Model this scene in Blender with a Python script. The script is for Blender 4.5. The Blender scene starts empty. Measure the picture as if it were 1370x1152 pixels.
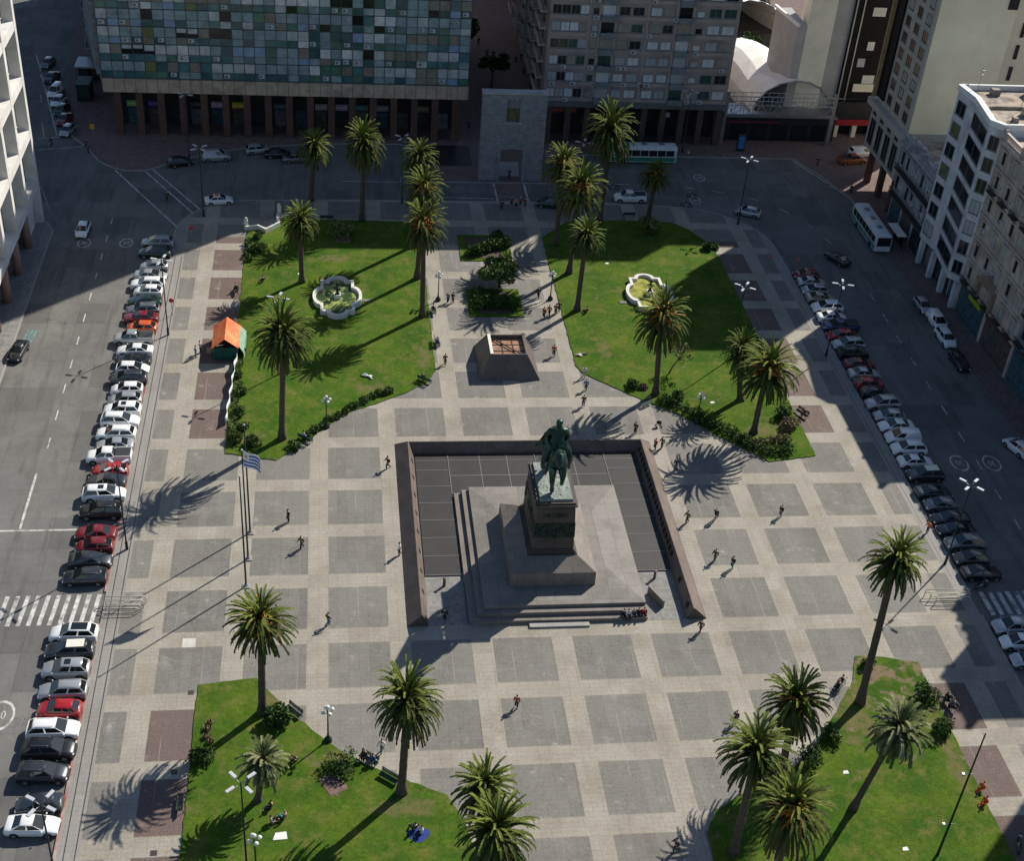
import bpy, bmesh, math, random
from mathutils import Vector, Matrix
rnd = random.Random(7)
PI = math.pi
scene = bpy.context.scene
C = scene.collection
GZ = -0.13            # carriageway level; the plaza paving is z = 0

# ------------------------------------------------------------------ materials
MATS = {}
def nt(m):
    m.use_nodes = True
    return m.node_tree.nodes, m.node_tree.links
def mat(name, col, rough=.75, metal=0.0, var=.25, scale=.6, bump=0.0, bscale=8.0, coat=0.0, spec=.4, stain=None, stscale=.15):
    if name in MATS: return MATS[name]
    m = bpy.data.materials.new(name); MATS[name] = m
    n, l = nt(m)
    b = n['Principled BSDF']
    b.inputs['Roughness'].default_value = rough
    b.inputs['Metallic'].default_value = metal
    b.inputs['Coat Weight'].default_value = coat
    b.inputs['Specular IOR Level'].default_value = spec
    col = tuple(col) + (1,)
    if var > 0:
        tc = n.new('ShaderNodeNewGeometry')
        no = n.new('ShaderNodeTexNoise'); no.inputs['Scale'].default_value = scale; no.inputs['Detail'].default_value = 6
        no.inputs['Roughness'].default_value = .65
        l.new(tc.outputs['Position'], no.inputs['Vector'])
        mr = n.new('ShaderNodeMapRange'); mr.inputs[1].default_value = .3; mr.inputs[2].default_value = .7
        mr.inputs[3].default_value = 1-var; mr.inputs[4].default_value = 1+var
        l.new(no.outputs[0], mr.inputs[0])
        mx = n.new('ShaderNodeMix'); mx.data_type = 'RGBA'; mx.blend_type = 'MULTIPLY'
        mx.inputs[0].default_value = 1; mx.inputs[6].default_value = col
        l.new(mr.outputs[0], mx.inputs[7])
        src = mx.outputs[2]
        if stain:
            n2 = n.new('ShaderNodeTexNoise'); n2.inputs['Scale'].default_value = stscale; n2.inputs['Detail'].default_value = 8
            l.new(tc.outputs['Position'], n2.inputs['Vector'])
            r2 = n.new('ShaderNodeMapRange'); r2.inputs[1].default_value = .5; r2.inputs[2].default_value = .68
            l.new(n2.outputs[0], r2.inputs[0])
            m2 = n.new('ShaderNodeMix'); m2.data_type = 'RGBA'; m2.inputs[7].default_value = tuple(stain)+(1,)
            l.new(r2.outputs[0], m2.inputs[0]); l.new(src, m2.inputs[6]); src = m2.outputs[2]
        l.new(src, b.inputs['Base Color'])
        if bump > 0:
            nb = n.new('ShaderNodeTexNoise'); nb.inputs['Scale'].default_value = bscale; nb.inputs['Detail'].default_value = 4
            l.new(tc.outputs['Position'], nb.inputs['Vector'])
            bp = n.new('ShaderNodeBump'); bp.inputs['Strength'].default_value = bump; bp.inputs['Distance'].default_value = .05
            l.new(nb.outputs[0], bp.inputs['Height']); l.new(bp.outputs[0], b.inputs['Normal'])
    else:
        b.inputs['Base Color'].default_value = col
    return m

class NB:                                   # tiny node-builder for the larger ground materials
    def __init__(s, name):
        s.m = bpy.data.materials.new(name); MATS[name] = s.m
        s.n, s.l = nt(s.m); s.b = s.n['Principled BSDF']
        s.pos = s.n.new('ShaderNodeNewGeometry').outputs['Position']
        sp = s.n.new('ShaderNodeSeparateXYZ'); s.l.new(s.pos, sp.inputs[0]); s.x, s.y, s.z = sp.outputs
    def put(s, inp, v):
        if hasattr(v, 'links') or isinstance(v, bpy.types.NodeSocket): s.l.new(v, inp)
        else: inp.default_value = v
    def M(s, op, a, b=0.0, c=0.0):
        k = s.n.new('ShaderNodeMath'); k.operation = op
        s.put(k.inputs[0], a); s.put(k.inputs[1], b); s.put(k.inputs[2], c)
        return k.outputs[0]
    def noise(s, scale, detail=5, rough=.6, vec=None):
        k = s.n.new('ShaderNodeTexNoise'); k.inputs['Scale'].default_value = scale; k.inputs['Detail'].default_value = detail
        k.inputs['Roughness'].default_value = rough; s.l.new(vec or s.pos, k.inputs['Vector']); return k.outputs[0]
    def ramp(s, v, a, b, lo=0.0, hi=1.0):
        k = s.n.new('ShaderNodeMapRange'); s.put(k.inputs[0], v)
        for i, q in enumerate((a, b, lo, hi)): k.inputs[i+1].default_value = q
        return k.outputs[0]
    def white(s, a, b):
        cb = s.n.new('ShaderNodeCombineXYZ'); s.put(cb.inputs[0], a); s.put(cb.inputs[1], b)
        w = s.n.new('ShaderNodeTexWhiteNoise'); s.l.new(cb.outputs[0], w.inputs['Vector']); return w.outputs['Value']
    def mix(s, f, a, b, mode='MIX'):
        k = s.n.new('ShaderNodeMix'); k.data_type = 'RGBA'; k.blend_type = mode
        s.put(k.inputs[0], f)
        for i, q in ((6, a), (7, b)):
            s.put(k.inputs[i], q if not isinstance(q, tuple) else q + (1,))
        return k.outputs[2]
    def grey(s, v):
        k = s.n.new('ShaderNodeCombineColor')
        for i in range(3): s.put(k.inputs[i], v)
        return k.outputs[0]
    def bump(s, h, st=.3, d=.03):
        k = s.n.new('ShaderNodeBump'); k.inputs['Strength'].default_value = st; k.inputs['Distance'].default_value = d
        s.l.new(h, k.inputs['Height']); s.l.new(k.outputs[0], s.b.inputs['Normal'])
    def done(s, col, rough=.85, spec=.3):
        s.l.new(col, s.b.inputs['Base Color']); s.put(s.b.inputs['Roughness'], rough); s.b.inputs['Specular IOR Level'].default_value = spec
        return s.m

def make_paving():
    k = NB('plaza_paving')
    P = 8.0; S = .740
    u = k.M('DIVIDE', k.x, P); v = k.M('DIVIDE', k.M('MULTIPLY', k.y, -1), P)
    fu = k.M('FRACT', u); fv = k.M('FRACT', v); iu = k.M('FLOOR', u); iv = k.M('FLOOR', v)
    inx = k.M('LESS_THAN', fu, S); iny = k.M('LESS_THAN', fv, S)
    sq = k.M('MULTIPLY', inx, iny)
    # narrow outer columns: dark only between the band and the kerb walk
    nl = k.M('MULTIPLY', k.M('LESS_THAN', k.x, -18.08), 1.0); nr = k.M('GREATER_THAN', k.x, 66.15)
    edge = k.M('MAXIMUM', k.M('LESS_THAN', k.x, -20.15), nr)
    rnd_ = k.white(iu, iv)
    # sub-slab shade differences inside a square
    sub = k.white(k.M('FLOOR', k.M('MULTIPLY', u, 8.108)), k.M('FLOOR', k.M('MULTIPLY', v, 2.0)))
    n1 = k.noise(.25, 6); n2 = k.noise(3.0, 6, .7); n3 = k.noise(18, 3)
    light = k.mix(k.ramp(n1, .35, .65), (.325, .296, .237), (.415, .381, .316))
    light = k.mix(k.ramp(k.noise(3.7, 6, .85), .46, .66, 0, .6), light, (.215, .20, .17))
    light = k.mix(k.ramp(k.noise(8, 4, .85), .5, .68, 0, .5), light, (.50, .47, .41))
    light = k.mix(k.ramp(k.white(k.M('FLOOR', k.M('DIVIDE', k.x, 1.97)), k.M('FLOOR', k.M('DIVIDE', k.y, 2.0))), .72, 1.0, 0, .35), light, (.24, .215, .17))
    dark = k.mix(rnd_, (.150, .145, .134), (.205, .195, .175))
    dark = k.mix(k.ramp(k.noise(1.3, 7, .75), .4, .68, 0, .75), dark, (.265, .25, .22))
    dark = k.mix(k.ramp(k.noise(2.6, 6, .8), .5, .7, 0, .7), dark, (.095, .09, .082))
    dark = k.mix(k.ramp(k.noise(7, 5, .85), .42, .66, 0, .6), dark, (.29, .275, .24))
    dark = k.mix(k.ramp(k.noise(4.3, 6, .85), .48, .64, 0, .7), dark, (.085, .08, .072))
    dark = k.mix(k.M('MULTIPLY', sub, .5), dark, (.25, .238, .215))
    grav = k.mix(k.ramp(k.noise(9, 3, .8), .35, .65), (.085, .06, .052), (.24, .175, .15))
    # reddish gravel beds beside the lawns
    redx = k.M('MAXIMUM', k.M('MULTIPLY', k.M('GREATER_THAN', k.x, -16.0), k.M('LESS_THAN', k.x, -10.0)), k.M('MULTIPLY', k.M('GREATER_THAN', k.x, 56.0), k.M('LESS_THAN', k.x, 62.0)))
    redy = k.M('MAXIMUM', k.M('GREATER_THAN', k.y, -7.0), k.M('LESS_THAN', k.y, -47.0))
    redy = k.M('MULTIPLY', redy, k.M('LESS_THAN', k.y, 44.0))
    dark = k.mix(k.M('MULTIPLY', redx, redy), dark, grav)
    col = k.mix(sq, light, dark)
    kerbwalk = k.mix(k.ramp(n2, .3, .7), (.25, .24, .22), (.34, .325, .30))
    col = k.mix(edge, col, kerbwalk)
    # joints every half period third, weathering, blotches, gum
    jx = k.M('LESS_THAN', k.M('FRACT', k.M('DIVIDE', k.x, .987)), .022); jy = k.M('LESS_THAN', k.M('FRACT', k.M('DIVIDE', k.y, .5)), .04)
    j = k.M('MAXIMUM', jx, jy)
    col = k.mix(k.M('MULTIPLY', j, .5), col, (.07, .065, .06))
    pale = k.M('LESS_THAN', k.M('ABSOLUTE', k.M('SUBTRACT', k.M('FRACT', k.M('DIVIDE', k.x, 2.96)), .01)), .012)
    col = k.mix(k.M('MULTIPLY', k.M('MULTIPLY', pale, k.ramp(k.noise(.12, 2), .45, .6)), .55), col, (.42, .40, .36))
    col = k.mix(k.ramp(n2, .28, .75, 0, .5), col, k.mix(1.0, col, (.62, .61, .6), 'MULTIPLY'))
    col = k.mix(k.ramp(k.noise(.09, 7, .7), .52, .72, 0, .55), col, k.mix(1.0, col, (.66, .65, .64), 'MULTIPLY'))
    col = k.mix(k.ramp(n3, .62, .72, 0, .35), col, (.09, .085, .08))
    col = k.mix(k.ramp(k.noise(.7, 3, .5), .68, .74, 0, .25), col, (.45, .43, .40))
    col = k.mix(k.ramp(k.noise(.16, 8, .75), .5, .64, 0, .4), col, k.mix(1.0, col, (.70, .66, .60), 'MULTIPLY'))
    col = k.mix(k.ramp(k.noise(.35, 8, .8), .56, .66, 0, .35), col, (.40, .385, .35))
    k.bump(n2, .12, .02)
    return k.done(col, .82, .3)

def make_asphalt():
    k = NB('asphalt')
    n1 = k.noise(.12, 7, .7); n2 = k.noise(1.6, 6, .7); n3 = k.noise(25, 2)
    col = k.mix(k.ramp(n1, .35, .65), (.125, .121, .113), (.19, .184, .171))
    bays = k.white(k.M('FLOOR', k.M('DIVIDE', k.x, 3.6)), k.M('FLOOR', k.M('DIVIDE', k.y, 5.0)))
    col = k.mix(k.ramp(bays, .78, .80, 0, .38), col, (.075, .073, .07))
    # concrete slab joints, oil streaks along the wheel tracks
    j = k.M('MAXIMUM', k.M('LESS_THAN', k.M('FRACT', k.M('DIVIDE', k.x, 3.6)), .012), k.M('LESS_THAN', k.M('FRACT', k.M('DIVIDE', k.y, 5.0)), .009))
    col = k.mix(k.M('MULTIPLY', j, .5), col, (.04, .04, .04))
    mp = k.n.new('ShaderNodeMapping'); mp.inputs['Scale'].default_value = (1, .12, 1); k.l.new(k.pos, mp.inputs[0])
    col = k.mix(k.ramp(k.noise(.9, 4, .6, mp.outputs[0]), .52, .72, 0, .5), col, (.06, .058, .055))
    col = k.mix(k.ramp(n2, .6, .75, 0, .6), col, (.055, .053, .05))
    col = k.mix(k.ramp(n3, .55, .75, 0, .3), col, (.19, .185, .175))
    vo = k.n.new('ShaderNodeTexVoronoi'); vo.feature = 'DISTANCE_TO_EDGE'; vo.inputs['Scale'].default_value = .16
    wv = k.n.new('ShaderNodeVectorMath'); wv.operation = 'MULTIPLY_ADD'; wn = k.n.new('ShaderNodeTexNoise'); wn.inputs['Scale'].default_value = .8; k.l.new(k.pos, wn.inputs['Vector'])
    k.l.new(wn.outputs['Color'], wv.inputs[0]); wv.inputs[1].default_value = (2.5, 2.5, 0); k.l.new(k.pos, wv.inputs[2]); k.l.new(wv.outputs[0], vo.inputs['Vector'])
    col = k.mix(k.M('MULTIPLY', k.M('LESS_THAN', vo.outputs[0], .005), k.ramp(n1, .48, .6, 0, .45)), col, (.03, .03, .03))
    k.bump(n3, .1, .01)
    return k.done(col, .88, .25)

def make_grass():
    k = NB('lawn_grass')
    n1 = k.noise(.22, 6, .65); n2 = k.noise(2.2, 6, .7); n3 = k.noise(14, 4, .7); n4 = k.noise(.5, 5, .7)
    col = k.mix(k.ramp(n1, .38, .62), (.038, .118, .008), (.118, .190, .015))
    col = k.mix(k.ramp(n2, .35, .75, 0, .7), col, (.020, .050, .006))
    col = k.mix(k.ramp(n3, .5, .75, 0, .6), col, (.085, .115, .018))
    col = k.mix(k.ramp(n4, .50, .66, 0, .85), col, (.165, .16, .04))
    col = k.mix(k.ramp(k.noise(5, 5, .85), .48, .66, 0, .65), col, (.014, .036, .005))
    col = k.mix(k.ramp(k.noise(8, 4, .85), .52, .68, 0, .55), col, (.10, .125, .025))
    stripes = k.M('SINE', k.M('MULTIPLY', k.M('ADD', k.x, k.M('MULTIPLY', k.y, .35)), 2.6)); col = k.mix(k.ramp(stripes, -.3, .3, 0, .16), col, (.075, .11, .014))
    # worn, bare earth: mostly on the near right lawn
    se = k.M('MULTIPLY', k.ramp(k.x, 40, 52), k.ramp(k.y, -62, -46)); se = k.M('MULTIPLY', se, k.ramp(k.y, -40, -44))
    bare = k.ramp(k.M('ADD', k.noise(.55, 7, .72), k.M('MULTIPLY', se, .15)), .63, .69, 0, .9)
    col = k.mix(bare, col, k.mix(n3, (.16, .115, .075), (.27, .20, .14)))
    nz = k.noise(.9, 5, .75)
    for cx_, cy_, rx_, ry_ in ((36.2, 13.6, 1.3, 3.6), (1.0, 37.5, 3.2, 1.5), (5.6, 4.2, 3.2, 1.6), (12.3, 11.5, 1.2, 4.5), (-8.5, -6.2, 2.2, 1.6), (53.5, -5.5, 3.5, 2.2), (49.5, -52.5, 2.6, 4.2), (57, -57, 1.2, 7), (6.5, -60.2, 4.0, 1.4), (-4.5, -47.2, 2.0, 1.6), (0, -54.6, 3.0, 1.3)):
        qx = k.M('DIVIDE', k.M('SUBTRACT', k.x, cx_), rx_); qy = k.M('DIVIDE', k.M('SUBTRACT', k.y, cy_), ry_)
        q = k.M('SUBTRACT', 1.0, k.M('ADD', k.M('MULTIPLY', qx, qx), k.M('MULTIPLY', qy, qy)))
        q = k.M('ADD', k.M('MAXIMUM', q, -.6), k.M('MULTIPLY', k.M('SUBTRACT', nz, .5), 4.5))
        col = k.mix(k.ramp(q, .25, 1.1, 0, .7), col, k.mix(n3, (.135, .11, .045), (.21, .165, .09)))
    k.bump(k.M('ADD', n3, k.M('MULTIPLY', n2, .6)), .7, .08)
    return k.done(col, .95, .1)

def make_tiles(name, a, b, size=.4, joint=(.06, .05, .045)):
    k = NB(name)
    w = k.white(k.M('FLOOR', k.M('DIVIDE', k.x, size)), k.M('FLOOR', k.M('DIVIDE', k.y, size)))
    col = k.mix(w, a, b)
    j = k.M('MAXIMUM', k.M('LESS_THAN', k.M('FRACT', k.M('DIVIDE', k.x, 2.4)), .02), k.M('LESS_THAN', k.M('FRACT', k.M('DIVIDE', k.y, 2.4)), .02))
    col = k.mix(k.M('MULTIPLY', j, .6), col, joint)
    col = k.mix(k.ramp(k.noise(.5, 6, .7), .5, .7, 0, .5), col, k.mix(1.0, col, (.6, .6, .6), 'MULTIPLY'))
    return k.done(col, .85, .25)

def make_stone(name, a, b, bh=.42, bw=.9, joint=(.05, .05, .05), tilt=1.0):
    k = NB(name)
    br = k.n.new('ShaderNodeTexBrick')
    cb = k.n.new('ShaderNodeCombineXYZ'); k.put(cb.inputs[0], k.M('ADD', k.x, k.M('MULTIPLY', k.y, tilt))); k.put(cb.inputs[1], k.z)
    k.l.new(cb.outputs[0], br.inputs['Vector'])
    br.inputs['Color1'].default_value = a + (1,); br.inputs['Color2'].default_value = b + (1,); br.inputs['Mortar'].default_value = joint + (1,)
    br.inputs['Scale'].default_value = 1; br.inputs['Brick Width'].default_value = bw; br.inputs['Row Height'].default_value = bh
    br.inputs['Mortar Size'].default_value = .035; br.inputs['Bias'].default_value = 0
    col = k.mix(k.ramp(k.noise(1.1, 7, .75), .4, .7, 0, .7), br.outputs['Color'], k.mix(1.0, br.outputs['Color'], (.5, .5, .5), 'MULTIPLY'))
    k.bump(br.outputs['Fac'], -.5, .03)
    return k.done(col, .85, .3)

M_PAVE = make_paving(); M_ASPH = make_asphalt(); M_GRASS = make_grass()
M_PINK = make_tiles('pink_pavement', (.15, .105, .095), (.20, .145, .13))
M_GREYWALK = make_tiles('grey_pavement', (.20, .195, .185), (.27, .26, .245))
M_GATE = make_stone('gate_stone', (.27, .29, .30), (.34, .36, .37), .30, .75, (.16, .165, .17))
def make_granite(name, a, b, dirt, jx=1.9, jz=.62):
    k = NB(name)
    w = k.white(k.M('FLOOR', k.M('DIVIDE', k.x, jx)), k.M('FLOOR', k.M('DIVIDE', k.M('ADD', k.y, k.M('MULTIPLY', k.z, 3.1)), jx)))
    col = k.mix(w, a, b)
    col = k.mix(k.ramp(k.noise(22, 3, .8), .4, .7, 0, .4), col, dirt)
    col = k.mix(k.ramp(k.noise(.45, 7, .72), .45, .68, 0, .75), col, dirt)
    mp = k.n.new('ShaderNodeMapping'); mp.inputs['Scale'].default_value = (1, 1, .08); k.l.new(k.pos, mp.inputs[0])
    col = k.mix(k.ramp(k.noise(2.2, 4, .7, mp.outputs[0]), .54, .72, 0, .55), col, dirt)
    e = [k.M('LESS_THAN', k.M('FRACT', k.M('DIVIDE', k.x, jx)), .018), k.M('LESS_THAN', k.M('FRACT', k.M('DIVIDE', k.y, jx)), .018)]
    j = k.M('MAXIMUM', e[0], e[1])
    col = k.mix(k.M('MULTIPLY', j, .6), col, (.05, .042, .038))
    return k.done(col, .62, .3)
M_GRAN = make_granite('pink_granite', (.20, .172, .146), (.24, .207, .178), (.12, .103, .088))
M_GRAN2 = make_granite('brown_granite', (.125, .10, .086), (.155, .125, .108), (.07, .056, .048))
M_GRAND = make_granite('grey_granite', (.205, .188, .166), (.25, .23, .204), (.125, .114, .10))
M_DARKSLAB = mat('dark_slab', (.026, .0235, .021), .6, var=.25, scale=.4)
M_SEAM = mat('pale_seam', (.20, .195, .19), .5, var=.1)
M_BRONZE = mat('verdigris_bronze', (.016, .042, .036), .42, metal=.45, var=.6, scale=1.6, stain=(.075, .15, .125), stscale=1.3)
M_BRONZE2 = mat('pale_verdigris', (.23, .255, .225), .6, metal=.1, var=.45, scale=1.5, stain=(.12, .17, .14), stscale=1.2)
M_LINE = mat('road_paint', (.52, .51, .48), .8, var=.35, scale=2.5, stain=(.16, .155, .145), stscale=.9)
M_KERB = mat('kerb_stone', (.30, .29, .27), .8, var=.2)
M_REDKERB = mat('red_kerb_paint', (.30, .10, .08), .8, var=.5, scale=.8, stain=(.4, .36, .33), stscale=.35)
M_RAIL = mat('dark_rail', (.045, .04, .038), .6, var=.2)
M_BLACK = mat('black_rubber', (.012, .012, .013), .7, var=0)
M_WHITE = mat('white_plaster', (.68, .66, .60), .8, var=.12, scale=.4, stain=(.62, .59, .52), stscale=.4)
M_GLASS = mat('dark_glass', (.012, .016, .020), .12, var=0, spec=.5)
M_IRON = mat('dark_green_iron', (.02, .035, .03), .5, metal=.3, var=.2)
M_STEEL = mat('grey_steel', (.32, .33, .34), .4, metal=.7, var=.15)
M_LAMPW = mat('white_lamp_cover', (.50, .51, .53), .3, var=.05)
M_FRIEZE = mat('dark_bronze', (.010, .024, .021), .45, metal=.4, var=.6, scale=2.0, stain=(.03, .06, .05), stscale=1.6)
M_BARK = mat('palm_bark', (.085, .066, .05), .9, var=.5, scale=5, bump=.8, bscale=7)
M_FR = [mat('frond_young', (.135, .165, .03), .8, spec=.12, var=.4, scale=1.2), mat('frond_mid', (.075, .098, .022), .8, spec=.12, var=.45, scale=1.0), mat('frond_old', (.080, .074, .026), .85, spec=.1, var=.4, scale=1.0), mat('frond_dry', (.14, .10, .045), .8, var=.35, scale=1.0)]
M_FRUIT = mat('orange_fruit_stalk', (.55, .22, .03), .6, var=.4, scale=3)
M_FAN = [mat('fan_leaf', (.095, .118, .040), .8, spec=.12, var=.4, scale=1.5), mat('fan_leaf_pale', (.20, .205, .10), .75, spec=.15, var=.35, scale=1.5)]
M_LEAF = [mat('leaf_dark', (.028, .058, .014), .6, spec=.12, var=.4, scale=1.5), mat('leaf_mid', (.058, .104, .022), .55, spec=.12, var=.4, scale=1.5), mat('leaf_light', (.115, .16, .035), .55, spec=.12, var=.35, scale=1.5)]
M_LEAFY = [mat('leaf_dry', (.13, .12, .05), .7, var=.4, scale=1.5), mat('leaf_straw', (.24, .18, .10), .8, var=.35, scale=1.5), mat('leaf_reddish', (.13, .07, .045), .75, var=.4, scale=1.5)]
M_SOIL = mat('planter_soil', (.085, .062, .045), .95, var=.35, scale=2)

# ------------------------------------------------------------------ mesh building
class MB:
    def __init__(s): s.v = []; s.f = []; s.mi = []; s.sm = []; s.T = None
    def frame(s, o=None, u=None):
        """facade frame: local x runs along u, local y points out of the wall, local z up"""
        if o is None: s.T = None; return s
        u = Vector((u[0], u[1], 0)).normalized(); n = Vector((u.y, -u.x, 0))
        s.T = Matrix(((u.x, n.x, 0, o[0]), (u.y, n.y, 0, o[1]), (0, 0, 1, o[2] if len(o) > 2 else 0), (0, 0, 0, 1))); return s
    def add(s, vs, fs, mi=0, smooth=False):
        b = len(s.v)
        for p in vs:
            p = Vector(p); s.v.append(tuple(s.T @ p) if s.T else tuple(p))
        for f in fs: s.f.append(tuple(b+i for i in f)); s.mi.append(mi); s.sm.append(smooth)
    def box(s, x0, x1, y0, y1, z0, z1, mi=0):
        s.add([(x0,y0,z0),(x1,y0,z0),(x1,y1,z0),(x0,y1,z0),(x0,y0,z1),(x1,y0,z1),(x1,y1,z1),(x0,y1,z1)],
              [(0,3,2,1),(4,5,6,7),(0,1,5,4),(1,2,6,5),(2,3,7,6),(3,0,4,7)], mi)
    def bbox(s, x0, x1, y0, y1, z0, z1, c=.03, mi=0):       # chamfered top edges
        s.frustum(x0, x1, y0, y1, z0, z1-c, 0, 0, mi, top=False); s.frustum(x0, x1, y0, y1, z1-c, z1, c, c, mi, bottom=False)
    def frustum(s, x0, x1, y0, y1, z0, z1, ix, iy, mi=0, top=True, bottom=True):
        fs = [(0,1,5,4),(1,2,6,5),(2,3,7,6),(3,0,4,7)]
        if top: fs.append((4,5,6,7))
        if bottom: fs.append((0,3,2,1))
        s.add([(x0,y0,z0),(x1,y0,z0),(x1,y1,z0),(x0,y1,z0),(x0+ix,y0+iy,z1),(x1-ix,y0+iy,z1),(x1-ix,y1-iy,z1),(x0+ix,y1-iy,z1)], fs, mi)
    def prism(s, poly, z0, z1, mi=0, bottom=True):
        a = sum(poly[i][0]*poly[(i+1) % len(poly)][1]-poly[(i+1) % len(poly)][0]*poly[i][1] for i in range(len(poly)))
        if a < 0: poly = poly[::-1]
        n = len(poly)
        vs = [(p[0], p[1], z0) for p in poly] + [(p[0], p[1], z1) for p in poly]
        fs = [tuple(range(n, 2*n))] + [(i, (i+1) % n, n+(i+1) % n, n+i) for i in range(n)]
        if bottom: fs.append(tuple(range(n-1, -1, -1)))
        s.add(vs, fs, mi)
    def lathe(s, prof, seg=12, c=(0, 0, 0), mi=0, smooth=True, cap=True, sx=1, sy=1):
        vs = []; fs = []
        for r, z in prof:
            for k in range(seg):
                a = 2*PI*k/seg; vs.append((c[0]+r*math.cos(a)*sx, c[1]+r*math.sin(a)*sy, c[2]+z))
        for i in range(len(prof)-1):
            for k in range(seg):
                a = i*seg+k; b = i*seg+(k+1) % seg; fs.append((a, b, b+seg, a+seg))
        if cap: fs.append(tuple(range(seg-1, -1, -1))); fs.append(tuple(range((len(prof)-1)*seg, len(prof)*seg)))
        s.add(vs, fs, mi, smooth)
    def tube(s, pts, rad, seg=6, mi=0, smooth=True):
        pts = [Vector(p) for p in pts]; n = len(pts)
        if not isinstance(rad, (list, tuple)): rad = [rad]*n
        vs = []; fs = []
        up = Vector((0, 0, 1))
        for i, p in enumerate(pts):
            d = (pts[min(i+1, n-1)]-pts[max(i-1, 0)]).normalized()
            a = d.cross(up if abs(d.z) < .95 else Vector((1, 0, 0))).normalized(); b = d.cross(a).normalized()
            for k in range(seg):
                t = 2*PI*k/seg; vs.append(p+rad[i]*(math.cos(t)*a+math.sin(t)*b))
        for i in range(n-1):
            for k in range(seg):
                a = i*seg+k; b = i*seg+(k+1) % seg; fs.append((a, a+seg, b+seg, b))
        fs.append(tuple(range(seg))); fs.append(tuple(range(n*seg-1, (n-1)*seg-1, -1)))
        s.add(vs, fs, mi, smooth)
    def ball(s, c, r, seg=10, rings=6, mi=0, sx=1, sy=1, sz=1):
        prof = [(max(.001, r*math.sin(PI*i/rings)), -r*math.cos(PI*i/rings)*sz) for i in range(rings+1)]
        s.lathe(prof, seg, c, mi, True, True, sx, sy)
    def mesh(s, name, mats):
        me = bpy.data.meshes.new(name)
        me.from_pydata(s.v, [], s.f)
        if not isinstance(mats, (list, tuple)): mats = [mats]
        for m in mats: me.materials.append(m)
        me.polygons.foreach_set('material_index', s.mi); me.polygons.foreach_set('use_smooth', s.sm)
        me.update(); return me
    def build(s, name, mats, parent=None):
        return obj(name, s.mesh(name, mats), parent)
def wloc(o):
    v = Vector((0, 0, 0))
    while o is not None: v = v + o.location; o = o.parent
    return v
def obj(name, me, parent=None, loc=None, rotz=0.0):
    """loc in world coordinates (parents are unrotated while building)"""
    o = bpy.data.objects.new(name, me); C.objects.link(o)
    L = Vector(loc) if loc is not None else Vector((0, 0, 0))
    if parent is not None: o.parent = parent; L = L - wloc(parent)
    o.location = L; o.rotation_euler.z = rotz
    return o
def tag(o, label=None, cat=None, group=None, kind=None):
    if label: o['label'] = label
    if cat: o['category'] = cat
    if group: o['group'] = group
    if kind: o['kind'] = kind
    return o
def thing(name, label, cat, loc=(0, 0, 0), rotz=0, group=None):
    o = bpy.data.objects.new(name, None); C.objects.link(o); o.empty_display_size = .3
    o.location = loc; o.rotation_euler.z = rotz
    return tag(o, label, cat, group)
KIDS = {}
def kids(o): return [c for c in bpy.data.objects if c.parent == o] if o.name not in KIDS else KIDS[o.name]
def freeze(o):
    """remember the child lists of a finished prototype so that copying it is quick"""
    KIDS[o.name] = [c for c in bpy.data.objects if c.parent == o]
    for c in KIDS[o.name]: freeze(c)
    return o
def copy_tree(o, parent=None):
    c = o.copy(); C.objects.link(c); c.parent = parent
    for ch in KIDS[o.name]: copy_tree(ch, c)
    KIDS[c.name] = [x for x in c.children] if False else []
    return c
def dup(proto, first, loc, rotz, label=None, cat=None, group=None):
    """first use takes the prototype itself, later uses copy it with its parts"""
    if first: o = proto
    else: o = copy_tree(proto)
    o.location = loc; o.rotation_euler.z = rotz
    return tag(o, label, cat, group)
def struct(name, mb, m):
    return tag(mb.build(name, m), kind='structure')
def smooth_shade(me):
    for p in me.polygons: p.use_smooth = True
    return me
def skin(verts, edges, radii, root=0, sub=1):
    me = bpy.data.meshes.new('skin_source'); bm = bmesh.new()
    lay = bm.verts.layers.skin.new()
    bv = [bm.verts.new(v) for v in verts]
    for i, b in enumerate(bv):
        r = radii[i]; b[lay].radius = r if isinstance(r, tuple) else (r, r); b[lay].use_root = (i == root)
    for a, b in edges: bm.edges.new((bv[a], bv[b]))
    bm.to_mesh(me); bm.free()
    o = bpy.data.objects.new('skin_source', me); C.objects.link(o)
    md = o.modifiers.new('s', 'SKIN'); md.use_smooth_shade = True
    if sub: o.modifiers.new('d', 'SUBSURF').levels = sub
    dg = bpy.context.evaluated_depsgraph_get()
    out = bpy.data.meshes.new_from_object(o.evaluated_get(dg))
    bpy.data.objects.remove(o); bpy.data.meshes.remove(me)
    for p in out.polygons: p.use_smooth = True
    return out
def join_mesh(name, meshes, mats):
    """several (mesh, material index) pieces into one mesh"""
    bm = bmesh.new()
    for me, mi in meshes:
        k = len(bm.faces); bm.from_mesh(me); bm.faces.ensure_lookup_table()
        for f in bm.faces[k:]: f.material_index = mi
    out = bpy.data.meshes.new(name); bm.to_mesh(out); bm.free()
    for m in mats: out.materials.append(m)
    return out
def text_mesh(txt, size, depth=.02):
    cu = bpy.data.curves.new('t', 'FONT'); cu.body = txt; cu.size = size; cu.align_x = 'CENTER'; cu.align_y = 'CENTER'; cu.extrude = depth/2; cu.resolution_u = 3
    o = bpy.data.objects.new('t', cu); C.objects.link(o)
    me = bpy.data.meshes.new_from_object(o.evaluated_get(bpy.context.evaluated_depsgraph_get()))
    bpy.data.objects.remove(o); bpy.data.curves.remove(cu); return me
def slot(o, m):
    o.material_slots[0].link = 'OBJECT'; o.material_slots[0].material = m
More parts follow.
